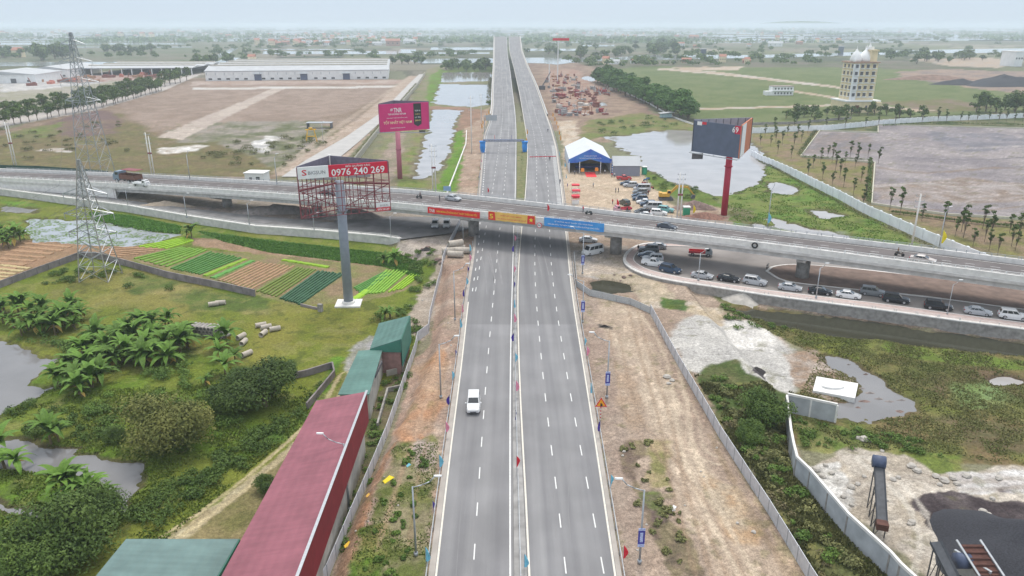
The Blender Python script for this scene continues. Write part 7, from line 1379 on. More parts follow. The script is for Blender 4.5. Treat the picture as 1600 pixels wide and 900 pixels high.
# building yard right of the bridge approach: stacks of steel, machines
yard_m = [mat('rust_stack', (.24, .09, .07), .85, 1, .3), mat('red_oxide_stack', (.30, .05, .06), .8, 1, .2), mat('grey_stack', (.30, .29, .29), .85, 1, .2), mat('pale_stack', (.50, .46, .42), .85, 1, .15), mat('orange_stack', (.38, .20, .11), .8, 1, .2)]
r3 = random.Random(9); yn = ['first', 'second']
for k in range(170):
    t0 = r3.random(); py = 118 + 64 * t0; px = 850 + t0 * 22 + r3.random() * (48 + 30 * t0)
    if k > 145: px = r3.uniform(925, 955); py = r3.uniform(138, 150)
    x, y, z = G(px, py); ci = r3.choice([0, 0, 0, 1, 2, 2, 2, 3, 4]); mi = yard_m[ci]; tall = False; s = r3.uniform(1.5, 6); mb = MB(); h = 0
    for j in range(r3.randint(1, 4)): hh = r3.uniform(.3, .9); mb.box((r3.uniform(-.4, .4), r3.uniform(-.3, .3), h + hh / 2), (s * r3.uniform(.7, 1), s * r3.uniform(.3, .6), hh), r3.uniform(-.3, .3)); h += hh + .004
    if r3.random() < .3: tall = True; mb.tube((0, 0, h), (r3.uniform(-2, 2), 0, h + r3.uniform(2, 4)), .2, n=5)
    o = mb.build('material_stack', mi); o.location = (x, y, z); o.rotation_euler[2] = r3.random() * 3; tag(o, ['rusty', 'red', 'grey', 'pale', 'orange-brown'][ci] + (' stack with a sticking-up bar' if tall else ' flat stack') + ' in the building yard', 'stack', 'material stacks in the building yard')
for px, b_, tp, lb in ((858, 128, 98, 'slim white lattice crane mast, shorter of the two in the building yard'), (871, 128, 62, 'tall white mast with a red sign on top in the building yard')):
    x, y, z = G(px, b_); h = ztop(y, tp); t_ = thing('crane_mast', lb, 'mast', (x, y, z)); MB().tube((0, 0, 0), (0, 0, h), .7, .5, 4).build('mast', white_paint, t_)
    if tp < 90: MB().box((2.5, 0, h + .6), (15, 1, 2.2)).build('sign_board', red_m, t_)
    else: MB().tube((0, 0, h), (-7, 0, h + 8), .3, .2, 4).build('jib', steel, t_)
x, y, z = G(847, 140); t_ = thing('crawler_crane', 'dark crawler crane with a raised lattice boom in the building yard', 'crane', (x, y, z)); MB().box((0, 0, 1.6), (5, 4, 3)).build('body', steel_dk, t_); MB().tube((0, 0, 2.5), (7, 4, 14), .5, .3, 4).build('boom', steel_dk, t_)
for k, (px, py) in enumerate([(62, 128), (100, 128), (115, 127), (148, 128), (170, 121), (190, 120), (215, 121), (238, 121), (80, 131), (140, 122), (200, 126), (225, 117), (260, 118), (50, 134)]):
    x, y, z = G(px, py); s = 4 + (k * 7 % 5); mb = MB().box((0, 0, 1.1), (s * 1.6, s * .8, 2.2)).box((s * .4, 0, 2.6), (s * .5, s * .6, 1)); 
    if k % 3 == 1: mb.tube((0, 0, 2), (-2, 0, 7), .4, n=5)
    o = mb.build('plant_machine', [yard_m[4], yard_m[0], mat('salmon_container', (.52, .18, .13), .8, 1, .1)][k % 3] if k else bpy.data.materials['orange_stack']); o.location = (x, y, z); o.rotation_euler[2] = k; tag(o, 'rusty machine parked before the far left warehouses', 'machine', 'machines in the warehouse yard')
# crushed cars / scrap heap by excavator, motorbikes
for k, (px, py) in enumerate([(1008, 283), (1011, 286), (1006, 288), (1012, 281), (1016, 290), (1018, 295)]): mk_.put(G(px, py), .6 + k, f'parked motorbike in the cluster right of the green booth, {ORD[k]} from the left edge of the cluster' if 0 else 'parked motorbike in the cluster below the green booth', [(.1, .25, .5, 1), (.6, .6, .6, 1), (.4, .05, .05, 1)][k % 3], 'motorbikes below the green booth', 1, 'motorbike')
# litter: small plastic sheets
for px, py, c, s, lb in ((606, 750, (.8, .62, .03, 1), .8, 'bright yellow plastic sheet on the weeds left of the highway'), (543, 852, (.8, .5, .05, 1), .5, 'small orange-yellow plastic scrap on the red soil by the fence'), (638, 728, (.2, .5, .6, 1), .35, 'small light blue scrap on the left verge'), (1052, 795, (.75, .75, .75, 1), .5, 'white plastic scrap at the dark weeds of the right verge'), (575, 775, (.75, .45, .1, 1), .35, 'small tan scrap beside the fence left of the highway'), (1438, 507, (.5, .7, .75, 1), .9, 'pale blue plastic sheet in the ditch below the parked cars')):
    o = MB().loft([[(-s, -s * .3, 0), (s, -s * .4, 0), (s * .9, s * .4, .1), (-s * .8, s * .3, .15)], [(-s, -s * .3, .05), (s, -s * .4, .06), (s * .7, s * .3, .25), (-s * .6, s * .2, .2)]]).build('plastic_scrap', cloth); o.location = G(px, py); o.color = c; o.rotation_euler[2] = 1; tag(o, lb, 'litter')
# overhead wires
def wires(tops, label, sag=1.5, offs=(-.9, 0, .9)):
    t_ = thing('power_lines', label, 'wires', tuple(tops[0])); 
    for d in offs:
        mb = MB()
        for a, b_ in zip(tops[:-1], tops[1:]):
            pts = [tuple(np.array(a) * (1 - f) + np.array(b_) * f + np.array((d, 0, -sag * 4 * f * (1 - f)))) for f in np.linspace(0, 1, 11)]; mb.path(pts, .025, 3)
        mb.build('wire', steel_dk, t_, world=True)
def top_of(o, h): return (o.location[0], o.location[1], o.location[2] + h)
wires([(pt2.location[0], pt2.location[1], 38), (pt1.location[0], pt1.location[1], 18.5), (-60, -40, 30)], 'thin wires strung from the tall pylon over the nearer pylon', 3, (-5, 5))
# ================= VEGETATION =================
def cloud(cent, rad, n, size, seed, up=.35, flat=.8):
    "leaf quads spread near the surface of many blobs; returns verts, faces"
    r = np.random.default_rng(seed); cent = np.asarray(cent, float); rad = np.asarray(rad, float)
    p = rad ** 2; p = p / p.sum(); k = r.choice(len(cent), n, p=p); d = r.normal(size=(n, 3)); d[:, 2] = np.abs(d[:, 2]) * 1.1 - .35 * r.random(n); d /= np.linalg.norm(d, axis=1)[:, None]
    rr = rad[k] * (r.random(n) ** .35); c = cent[k] + d * rr[:, None] * np.array((1, 1, flat))
    nrm = d + r.normal(size=(n, 3)) * .55 + np.array((0, 0, up)); nrm /= np.linalg.norm(nrm, axis=1)[:, None]
    a = np.cross(nrm, r.normal(size=(n, 3))); a /= np.linalg.norm(a, axis=1)[:, None]; b_ = np.cross(nrm, a); s = size * (.6 + .8 * r.random(n))[:, None]
    V_ = np.stack([c - a * s, c - b_ * s * .5, c + a * s, c + b_ * s * .5], 1).reshape(-1, 3); F_ = np.arange(n * 4).reshape(-1, 4); return V_, F_
M_DK = foliage('dark_foliage', (0.0318, 0.0637, 0.0127), (0.0974, 0.15, 0.0265), (0.177, 0.212, 0.0478)); M_MD = foliage('green_foliage', (0.0487, 0.0974, 0.0159), (0.122, 0.195, 0.0341), (0.212, 0.243, 0.0568)); M_YL = foliage('bamboo_foliage', (0.102, 0.123, 0.029), (0.232, 0.232, 0.058), (0.348, 0.29, 0.102)); M_OL = foliage('olive_scrub', (0.0798, 0.0878, 0.0319), (0.191, 0.191, 0.0718), (0.271, 0.223, 0.112)); M_BR = foliage('brown_scrub', (0.116, 0.087, 0.058), (0.189, 0.174, 0.0725))
def tree_kit(h, r, trunk, n, leaf, m_, seed, nb=9, name='tree', flat=.85, low=False):
    def mk():
        q = random.Random(seed); t_ = thing(name, None, 'tree'); cz = trunk + (h - trunk) * .5
        mb = MB().tube((0, 0, -.4), (0, 0, cz), max(.08, r * .06), r * .03, 6)
        C_ = []; R_ = []
        for k in range(nb):
            a = q.random() * 6.28; d = r * .62 * math.sqrt(q.random()); z = trunk + (h - trunk) * (.18 + .68 * q.random()) * (1 - .25 * d / r); C_.append((d * math.cos(a), d * math.sin(a), z)); R_.append(r * q.uniform(.3, .52) * min(1, (h - trunk) / r))
            mb.tube((0, 0, trunk * .8), C_[-1], max(.05, r * .022), .02, 4)
        mb.build('trunk', bark, t_); V_, F_ = cloud(C_, R_, n, leaf, seed, flat=flat); V_[:, 2] = np.maximum(V_[:, 2], 0.02 if low else trunk * .6); npmesh('crown', V_, F_, m_, t_); return t_
    return mk
def pts_along(pts, n, jit=0, z0=None):
    P = [np.array(G(*p)) for p in pts]; L_ = [0]
    for a, b_ in zip(P[:-1], P[1:]): L_.append(L_[-1] + np.hypot(*(b_ - a)[:2]))
    o = []
    for k in range(n):
        s = L_[-1] * (k + .5) / n; i = min(len(P) - 2, max(0, np.searchsorted(L_, s) - 1)); f = (s - L_[i]) / (L_[i + 1] - L_[i]); p = P[i] + (P[i + 1] - P[i]) * f; x, y = p[0] + rng.uniform(-jit, jit), p[1] + rng.uniform(-jit, jit); o.append(drop(x, y))
    return o
def put(kitl, loc, lb, grp, cat='tree', s=(.85, 1.15)):
    k = rng.choice(kitl); sc = rng.uniform(*s); return k.put(loc, rng.random() * 6.28, lb, None, grp, (sc, sc, sc * rng.uniform(.9, 1.1)), cat)
av = [Kit(tree_kit(8.5, 4.0, 2.6, 500, .5, M_DK, 20 + i)) for i in range(3)]
for p in pts_along([(-160, 232), (0, 199), (150, 170), (255, 141)], 46, 1.0): put(av, p, 'tree in the near row of the left avenue', 'near row of avenue trees')
for p in pts_along([(-160, 214), (0, 186), (120, 165), (235, 137)], 42, 1.2): put(av, p, 'tree in the far row of the left avenue', 'far row of avenue trees', s=(.9, 1.3))
for i, (px, py) in enumerate([(258, 135), (266, 133), (274, 131), (282, 129), (292, 126), (265, 130)]): put(av, G(px, py), 'large avenue tree at the far right end of the left avenue', 'big trees ending the avenue', s=(1.4, 1.75))
rowk = [Kit(tree_kit(14, 7, 2.5, 1500, .75, foliage('row_foliage', (0.04, 0.10, 0.016), (0.085, 0.17, 0.032), (0.13, 0.22, 0.048)) if i == 0 else bpy.data.materials['row_foliage'], 40 + i, 14)) for i in range(3)]
for k in range(2):
    for p in pts_along([(930 + k * 14, 127 - k * 4), (965 + k * 12, 145 - k * 4), (1010 + k * 10, 162 - k * 3), (1045 + k * 10, 178 - k * 3), (1078 + k * 4, 190 - k * 2)], 27, 1.2): put(rowk, p, 'dense tree in the dark tree row by the fields', 'dark tree row by the green fields', s=(.85, 1.1))
sm = [Kit(tree_kit(6, 3.4, .8, 420, .45, M_DK, 60 + i, 7)) for i in range(3)]
for px, py in [(1228, 186), (1240, 184), (1256, 183), (1268, 182), (1280, 184), (1292, 180), (1305, 182), (1318, 180), (1330, 181), (1342, 180), (1355, 180), (1366, 179), (1385, 180), (1262, 178), (1300, 176), (1335, 176), (1272, 190), (1310, 188), (1405, 184), (1422, 184), (1440, 182), (1245, 190)]: put(sm, G(px, py), 'dark bushy tree in the belt before the cream tower', 'bushy trees before the tower', s=(.8, 1.35))
for px, py in [(1525, 176), (1540, 174), (1556, 176), (1570, 172), (1585, 178), (1600, 174), (1530, 170), (1578, 166), (1612, 178), (1548, 168)]: put(sm, G(px, py), 'large dark tree at the right edge beyond the far wall', 'dark trees at the right edge', s=(1.5, 2.1))
# young trees of the plantation
yk = [Kit(tree_kit(7.0, 1.0, 1.8, 200, .27, M_DK, 80 + i, 9, 'young_tree')) for i in range(3)]; yl = 'slim young tree beside the paved square'
yp = [(1270, 262), (1282, 255), (1305, 268), (1320, 258), (1336, 262), (1300, 290), (1318, 292), (1333, 305), (1345, 285), (1352, 310), (1357, 268), (1348, 322), (1240, 232), (1222, 226), (1204, 228), (1215, 240), (1252, 222), (1195, 214), (1210, 212), (1230, 212), (1246, 214), (1262, 208), (1188, 226), (1236, 248), (1212, 222),
      (1390, 328), (1406, 336), (1440, 345), (1475, 352), (1492, 370), (1502, 362), (1505, 372), (1535, 358), (1538, 378), (1548, 370), (1577, 365), (1580, 385), (1586, 392), (1590, 375), (1545, 392), (1558, 400), (1520, 385), (1300, 254), (1328, 246), (1356, 246), (1293, 246), (1340, 252), (1372, 256), (1262, 276), (1285, 280), (1312, 278)]
for px, py in yp: put(yk, G(px, py), yl, 'young trees of the plantation', s=(.8, 1.2))
for px, py in [(1210, 205), (1240, 203), (1290, 203), (1320, 202), (1352, 200), (1372, 198), (1398, 196), (1440, 194), (1465, 192), (1478, 192), (1500, 191), (1512, 192), (1526, 191), (1545, 190), (1560, 192), (1572, 190), (1585, 192), (1597, 190)]: put(yk, G(px, py), 'young tree along the far white wall of the plantation', 'young trees by the far white wall', s=(.8, 1.4))
# hedges (clipped rows): one object each
def hedge(label, pts, w_, h, m_, n, leaf=.2, seed=5, name='hedge'):
    P = [np.array(G(*p)) for p in pts]; V_ = []; r = np.random.default_rng(seed); C_ = []
    for a, b_ in zip(P[:-1], P[1:]):
        L_ = np.hypot(*(b_ - a)[:2]); 
        for f in np.arange(0, 1, w_ * .6 / max(L_, .1)): q = a + (b_ - a) * f; C_.append((q[0], q[1], drop(q[0], q[1])[2] + h * .45))
    V_, F_ = cloud(C_, [w_ * .6] * len(C_), n, leaf, seed, flat=h / w_ * .9); o = P[0]; ob = npmesh(name, V_ - o, F_, m_); ob.location = tuple(o); return tag(ob, label, 'hedge')
hedge('dark clipped hedge along the lower edge of the paved square', [(1395, 334), (1430, 338), (1480, 345), (1540, 352), (1640, 360)], 1.0, 1.1, M_DK, 2600); hedge('dark hedge along the short side of the paved square', [(1274, 206), (1248, 244)], 2.2, 1.4, M_DK, 1500); hedge('dark hedge along the inner corner of the paved square', [(1255, 247), (1360, 252), (1357, 318)], 1.6, 1.2, M_DK, 2600)
hedge('thin weeds at the foot of the diagonal white wall', [(1176, 250), (1250, 286), (1310, 317), (1360, 344), (1420, 372), (1485, 400)], 1.3, .8, M_OL, 3200, .18, 8, 'weed_strip'); hedge('dark low hedge between the young trees and the far white wall', [(1380, 197), (1480, 193), (1640, 198)], 1.5, 1.2, M_DK, 1500, .3)
hedge('trimmed shrubs growing on the pillared fence beside the works road', [(552, 250), (592, 200), (650, 132)], 1.6, 1.6, M_OL, 2200, .3); hedge('shrubs in the planted median beyond the viaduct', [(813, 296), (816, 240), (818, 200), (814, 182)], 1.3, .7, M_OL, 1300, .16); hedge('tall scrub on the canal bank beside the bridge approach', [(766, 140), (768, 125), (765, 160)], 5, 4, M_OL, 900, .5)
# banana plants
M_BN = foliage('banana_leaf', (0.06, 0.126, 0.0166), (0.12, 0.216, 0.0298), (0.24, 0.312, 0.0462), 1.6); M_BD = foliage('dry_banana_leaf', (0.435, 0.275, 0.0725), (0.522, 0.377, 0.102), None, 1.5); stem_m = mat('banana_stem', (.17, .13, .07), .8, 3, .3)
def banana_mk(seed, h=3.2, nl=10, dry=2):
    def mk():
        q = random.Random(seed); t_ = thing('banana_plant', None, 'plant'); MB().tube((0, 0, -.3), (.05, 0, h * .45), .18, .12, 7).build('stem', stem_m, t_)
        for kind in ((0, 1) if dry else (0,)):
            mb = MB()
            for i in range(nl if kind == 0 else dry):
                a = i * 2.4 + q.uniform(-.3, .3); L_ = q.uniform(2.2, 3.3) * h / 3.2 * (1 if kind == 0 else .6); el = q.choice((.5, .8, 1.05, 1.3, 1.4)) + q.uniform(-.12, .12) if kind == 0 else q.uniform(-.5, .1); w_ = q.uniform(.30, .42) * h / 3.2; p = np.array((.05, 0, h * (.44 if kind == 0 else .36))); d0 = el; prev = None; K = 7
                for s in range(K + 1):
                    f = s / K; ww = w_ * math.sin(math.pi * min(1, .12 + f * .86)) ; dr = np.array((math.cos(a), math.sin(a), 0)); sd3 = np.array((-math.sin(a), math.cos(a), 0)); c = p.copy(); L3 = c + sd3 * ww + np.array((0, 0, ww * .35)); R3 = c - sd3 * ww + np.array((0, 0, ww * .35))
                    if prev: mb.quad(tuple(prev[0]), tuple(prev[1]), tuple(c), tuple(L3)); mb.quad(tuple(prev[1]), tuple(prev[2]), tuple(R3), tuple(c))
                    prev = (L3, c, R3); p = p + (dr * math.cos(d0) + np.array((0, 0, math.sin(d0)))) * L_ / K; d0 -= .24 if kind == 0 else .15
            mb.build('leaves' if kind == 0 else 'dry_leaves', M_BN if kind == 0 else M_BD, t_)
        return t_
    return mk
bk = [Kit(banana_mk(s, h, nl, dr)) for s, h, nl, dr in ((1, 3.4, 13, 1), (2, 2.9, 12, 0), (3, 3.8, 14, 1), (4, 2.5, 10, 0), (5, 3.3, 13, 2), (6, 2.0, 8, 1))]
def bananas(pts, lb, grp, s=(.85, 1.2)):
    if len(pts) > 12: pts = pts + [(a + rng.uniform(-7, 7), b_ + rng.uniform(-5, 5)) for a, b_ in pts]
    for px, py in pts: put(bk, G(px, py), lb, grp, 'banana plant', (s[0] * .9, s[1] * 1.08))
bananas([(5, 505), (22, 512), (38, 520), (48, 512), (62, 508), (78, 512), (92, 505), (104, 510), (118, 515), (122, 502), (108, 492), (70, 495), (50, 498), (30, 492), (8, 490), (-20, 500), (90, 520), (58, 520)], 'banana plant in the upper left clump', 'upper banana clump')
bananas([(90, 602), (105, 595), (118, 605), (128, 620), (145, 605), (160, 598), (135, 585), (112, 578), (150, 575), (165, 570), (180, 572), (195, 565), (170, 555), (155, 548), (190, 548), (210, 568), (225, 572), (222, 555), (240, 562), (212, 540), (235, 540), (255, 556), (262, 570), (278, 568), (282, 552), (250, 530), (270, 535), (200, 525), (180, 530), (225, 520), (240, 518), (295, 545), (285, 530), (260, 515), (150, 535), (130, 560)], 'banana plant in the large shore clump', 'large banana clump')
bananas([(345, 560), (352, 585), (340, 548), (322, 602), (368, 565), (355, 540)], 'banana plant in the small clump right of the large one', 'small banana clump'); bananas([(80, 695), (92, 690)], 'banana plant on the bank between the two lower ponds', 'banana plants between the ponds'); bananas([(8, 732), (27, 735), (0, 722)], 'banana plant standing at the water at the left edge', 'banana plants at the left edge'); bananas([(100, 775), (115, 768), (128, 778), (145, 775), (138, 762), (152, 800), (168, 802), (160, 790), (120, 790)], 'bright banana plant right of the lower pond', 'banana plants right of the lower pond', (.9, 1.1))
bananas([(602, 500), (610, 497)], 'banana plant behind the small green-roofed shed', 'banana plants behind the shed', (1.0, 1.2)); bananas([(617, 414), (600, 500 - 88)], 'small banana plant at the edge of the leafy vegetable strip', 'banana plants at the vegetable strip', (.8, .9)); bananas([(292, 370), (300, 372)], 'broad-leaved plant beside the broken wall above the vegetable plots', 'plants above the vegetable plots', (1.1, 1.2)); bananas([(5, 385), (14, 388), (24, 382), (32, 378), (12, 372), (26, 368), (38, 374), (4, 370), (-10, 380)], 'tall reed-like banana plant by the lily pond at the left edge', 'plants by the lily pond', (1.0, 1.3))
# shrubs and bushes
bushk = lambda h, r, n, leaf, m_, seed, nb=10: Kit(tree_kit(h, r, .25, n, leaf, m_, seed, nb, 'bush', .9, True))
B1 = bushk(5, 5.2, 11000, .17, M_DK, 101, 28); B2 = bushk(5.4, 4.6, 13000, .13, M_YL, 102, 24); B3 = bushk(3.8, 4.2, 10000, .15, M_DK, 103, 24)
def one(k, px, py, s, lb, cat='bush', grp=None): k.put(G(px, py), rng.random() * 6, lb, None, grp, s, cat)
one(B1, 100, 875, 1.15, 'large dark shrub at the bottom left corner'); one(B1, 150, 820, .8, 'dark shrub beside the pale teal roof, right of the largest one'); one(B1, 60, 905, .8, 'dark shrub cut by the lower picture edge'); one(B2, 268, 700, 1.45, 'large yellow-green bamboo bush above the lower pond'); one(B2, 300, 675, .65, 'smaller yellow-green bamboo bush right behind the large one')
one(B3, 415, 635, 1.45, 'big dark bush between the mossy wall and the dirt track'); one(B3, 370, 640, 1.1, 'dark bush left of the big dark one'); one(B3, 440, 590, .7, 'dark bush above the mossy wall'); one(B3, 385, 600, .7, 'dark bush nearest the banana plants'); one(B3, 1195, 655, .95, 'big dark bush at the corner of the panel walls'); one(B3, 1175, 690, .6, 'dark bush just below the corner bush'); one(B3, 420, 765, .45, 'round bush against the left side of the long red roof'); one(B3, 240, 640, .5, 'dark bush left of the bamboo bush'); one(B1, 180, 690, .35, 'low dark bush on the bank left of the bamboo bush')
def scatter(poly_px, n, lb, grp, ks=None, s=(.6, 1.5), cat='shrub', z=-.3):
    P = np.array(W(poly_px, z)); mn, mxx = P.min(0), P.max(0); c_ = 0; tr = 0; C_ = []; R_ = []
    while c_ < n and tr < n * 60:
        tr += 1; x = rng.uniform(mn[0], mxx[0]); y = rng.uniform(mn[1], mxx[1])
        if sdf(P, np.array([x]), np.array([y]))[0] > 0: continue
        p = drop(x, y)
        if any(sdf(Q, np.array([x]), np.array([y]))[0] < 1.0 for nm, Q, wl, rg in PW if abs(Q[:, 0].mean() - x) < 60 and abs(Q[:, 1].mean() - y) < 60): continue
        sc = rng.uniform(*s); c_ += 1
        for j in range(4): C_.append((p[0] + rng.uniform(-.8, .8) * sc, p[1] + rng.uniform(-.8, .8) * sc, p[2] + .35 * sc)); R_.append(sc * rng.uniform(.45, .8))
    V_, F_ = cloud(C_, R_, n * (170 if s[1] > 1 else 90) , .15 * max(1, s[1] / 1.5), n, flat=.8); o = npmesh('undergrowth', V_, F_, SM[ks[0] if ks else 1]); o['kind'] = 'stuff'; o['label'] = grp
SM = [M_MD, M_MD, M_DK, M_OL, M_BR]; scr = [0] * 4
scatter([(1085, 590), (1160, 590), (1210, 650), (1235, 740), (1320, 850), (1390, 920), (1320, 930), (1240, 850), (1180, 760), (1140, 680)], 34, '', 'shrubs between fence and panel wall', [1], s=(.4, 1.1))
scatter([(1100, 600), (1160, 600), (1200, 650), (1225, 740), (1300, 850), (1370, 920), (1340, 930), (1250, 850), (1190, 760), (1150, 680)], 30, '', 'olive scrub between fence and panel wall', [3], s=(.4, 1.2))
scatter([(1120, 640), (1180, 680), (1290, 860), (1310, 925), (1240, 860), (1180, 770)], 16, '', 'brown scrub between fence and panel wall', [4], s=(.4, 1.0))
scatter([(150, 620), (300, 600), (380, 650), (330, 720), (220, 700), (100, 660)], 40, 'low green shrub on the bank around the bamboo bush', 'shrubs around the bamboo bush', [1], z=-1.8)
scatter([(200, 800), (300, 735), (400, 670), (470, 640), (500, 600), (480, 650), (400, 715), (300, 780), (230, 830)], 70, 'dark shrub in the hedge line along the dirt track', 'shrubs along the dirt track', s=(.7, 1.3), z=-1.8)
scatter([(0, 530), (150, 520), (300, 580), (380, 600), (350, 620), (200, 590), (60, 540)], 45, 'shrub under the banana plants', 'shrubs under the banana plants', z=-1.8); scatter([(0, 640), (60, 635), (180, 640), (160, 690), (40, 680)], 26, 'low shrub on the strip between the two ponds', 'shrubs between the two ponds', z=-1.8)
scatter([(585, 640), (620, 560), (650, 560), (600, 690), (560, 790), (520, 890), (495, 900), (540, 760)], 42, 'weedy shrub between the sheds and the corrugated fence', 'shrubs between sheds and fence', s=(.4, .9), z=-1.8); scatter([(560, 500), (640, 480), (660, 520), (640, 540), (600, 520)], 26, 'shrub behind the small green-roofed shed', 'shrubs behind the small shed', s=(.6, 1.2), z=-1.8)
scatter([(610, 395), (680, 400), (690, 430), (660, 460), (640, 470), (655, 430)], 30, 'shrub on the slope above the bright vegetable plots', 'shrubs above the vegetable plots', s=(.6, 1.2), z=-1.8); scatter([(1235, 645), (1300, 670), (1420, 685), (1500, 720), (1400, 705), (1300, 705), (1250, 700)], 40, 'low shrub on the bank above the quarry ground', 'shrubs above the quarry ground', s=(.4, .9), z=-1.8)
scatter([(1130, 460), (1170, 475), (1260, 492), (1250, 500), (1160, 505), (1130, 490)], 22, 'weedy shrub at the head of the dark ditch', 'shrubs at the ditch head', s=(.5, 1.0)); scatter([(1005, 262), (1030, 275), (1100, 300), (1120, 312), (1060, 310), (1010, 282)], 18, 'lush shrub on the lake shore behind the parked cars', 'shrubs on the lake shore', s=(.7, 1.5)); scatter([(970, 690), (1020, 690), (1090, 860), (1050, 890), (1000, 800)], 26, 'small dry weed clump on the right verge', 'weed clumps on the right verge', [3], (.25, .55)); scatter([(620, 690), (680, 690), (660, 905), (560, 905), (590, 790)], 34, 'small weed clump on the left verge', 'weed clumps on the left verge', [1], (.2, .5))
scatter([(100, 420), (200, 425), (300, 460), (200, 450), (60, 450)], 26, 'shrub just inside the garden wall', 'shrubs inside the garden wall', s=(.6, 1.3), z=-1.8); scatter([(340, 228), (520, 205), (500, 235), (440, 262), (300, 262)], 34, 'dry scrub bush in the field left of the works road', 'scrub in the dry field', [3], (1.2, 2.6)); scatter([(0, 205), (200, 190), (220, 250), (0, 258)], 30, 'dry scrub bush in the field beyond the viaduct, far left', 'scrub in the far left field', [3], (1.2, 2.2))
scatter([(740, 150), (770, 145), (770, 165)], 6, 'scrub tree on the canal bank touching the bridge approach', 'scrub on the canal bank', [2], (2, 3)); scatter([(905, 195), (1000, 180), (1080, 196), (1000, 208), (940, 214)], 20, 'scrub bush on the far lake shore', 'scrub on the far lake shore', s=(1.2, 2.2))
# leafy ground cover as real tufts
def tufts(name, poly_px, n, m_, leaf=(.12, .3), z=-.3, seed=3, hh=.35, water=False, cov=(.38, .58)):
    P = np.array(W(poly_px, z)); r = np.random.default_rng(seed); mn, mxx = P.min(0), P.max(0); x = r.uniform(mn[0], mxx[0], n * 4); y = r.uniform(mn[1], mxx[1], n * 4); k = sdf(P, x, y) < 0; x, y = x[k][:n], y[k][:n]
    nn = fbm(x, y, 3.5, 400 + seed, 3); k = r.random(len(x)) < sst(*cov, nn); x, y = x[k], y[k]; z_ = height(x, y); 
    if not water:
        for nm, Q, wl, rg in PW: 
            kk = (z_ < wl + .1) & (sdf(Q, x, y) < 3); x, y, z_ = x[~kk], y[~kk], z_[~kk]
    m = len(x); a = r.random(m) * 6.28; s = leaf[0] + (leaf[1] - leaf[0]) * r.random(m); dx, dy = np.cos(a) * s, np.sin(a) * s; h = hh * (.4 + r.random(m)); tx, ty = r.normal(size=m) * .12, r.normal(size=m) * .12
    V_ = np.stack([np.stack([x - dx, y - dy, z_ - .03], 1), np.stack([x + dx, y + dy, z_ - .03], 1), np.stack([x + dx * .5 + tx, y + dy * .5 + ty, z_ + h], 1), np.stack([x - dx * .5 + tx, y - dy * .5 + ty, z_ + h * .8], 1)], 1).reshape(-1, 3)
    o = npmesh(name, V_, np.arange(m * 4).reshape(-1, 4), m_); o['kind'] = 'stuff'; return o
M_GR = foliage('grass_blades', (0.087, 0.138, 0.0261), (0.167, 0.21, 0.0508), (0.275, 0.261, 0.102), .3); M_MS = foliage('marsh_plants', (0.10, 0.12, 0.032), (0.145, 0.14, 0.05), (0.232, 0.152, 0.0798), .22)
M_GR2 = foliage('bank_grass', (0.0893, 0.137, 0.0185), (0.137, 0.179, 0.0294), (0.21, 0.189, 0.0504), .3)
tufts('grass', [(0, 600), (150, 610), (330, 600), (500, 600), (480, 660), (240, 860), (0, 900), (-60, 900), (-60, 600)], 60000, M_GR2, (.06, .15), -1.8, 1, .2)
tufts('marsh_plants', [(1130, 480), (1250, 495), (1600, 555), (1680, 600), (1680, 750), (1500, 712), (1330, 700), (1230, 650), (1280, 560)], 90000, M_MS, (.05, .13), -1.8, 2, .14, cov=(.25, .6))
tufts('weeds', [(1085, 585), (1240, 600), (1240, 740), (1400, 905), (1400, 930), (1300, 930), (1180, 770), (1120, 650)], 26000, M_OL, (.08, .2), -.3, 3, .3); tufts('verge_weeds', [(590, 700), (685, 690), (665, 905), (540, 905), (560, 830)], 5000, M_GR2, (.05, .12), -.3, 4, .12, cov=(.45, .62)); tufts('leafy_crop', [(310, 362), (400, 374), (625, 399), (660, 412), (655, 436), (600, 417), (420, 394), (350, 378)], 26000, foliage('leafy_crop', (.08, .19, .03), (.13, .25, .045), (.16, .27, .06), .8), (.15, .3), -1.8, 5, .3, cov=(.1, .3)); tufts('leafy_crop', [(140, 332), (200, 337), (284, 354), (280, 366), (210, 356), (145, 344)], 12000, bpy.data.materials['leafy_crop'], (.15, .3), -1.8, 6, .3, cov=(.1, .3))
tufts('meadow_weeds', [(1120, 310), (1196, 262), (1300, 310), (1430, 385), (1300, 370), (1150, 345)], 16000, foliage('meadow_leaf', (.09, .15, .025), (.13, .21, .035), (.18, .2, .06), .3), (.1, .22), -.3, 7, .2)
# vegetable beds: ridged rows
def bed(label, q_px, n, m_, w_=.62, h=.28, z=-1.75):
    A, B, C_, D = [np.array(G(*p)) for p in q_px]; mb = MB(); c0 = (A + B + C_ + D) / 4     # rows run A->B, stacked towards D/C
    for k in range(n):
        f = (k + .5) / n; a = A + (D - A) * f; b_ = B + (C_ - B) * f; e0, e1 = rng.uniform(0, .035), rng.uniform(0, .05); a, b_ = a + (b_ - a) * e0, b_ - (b_ - a) * e1; pitch = np.linalg.norm((D - A + C_ - B)[:2]) / 2 / n; d = (b_ - a); d[2] = 0; d /= np.linalg.norm(d); nn = np.array((-d[1], d[0], 0)) * pitch * w_ / 2; s = []
        for j in range(25): p = a + (b_ - a) * j / 24; p[2] = drop(p[0], p[1])[2]; ww = nn * rng.uniform(.62, 1.2); s.append([tuple(p - ww + (0, 0, -.1)), tuple(p + ww + (0, 0, -.1)), tuple(p + ww * .7 + (0, 0, h)), tuple(p - ww * .7 + (0, 0, h * .9))])
        mb.loft(s)
    o = mb.build('vegetable_bed', m_); o['kind'] = 'stuff'; o['label'] = label
vg = lambda nm, a, b_, c_=None: foliage(nm, a, b_, c_, .9)
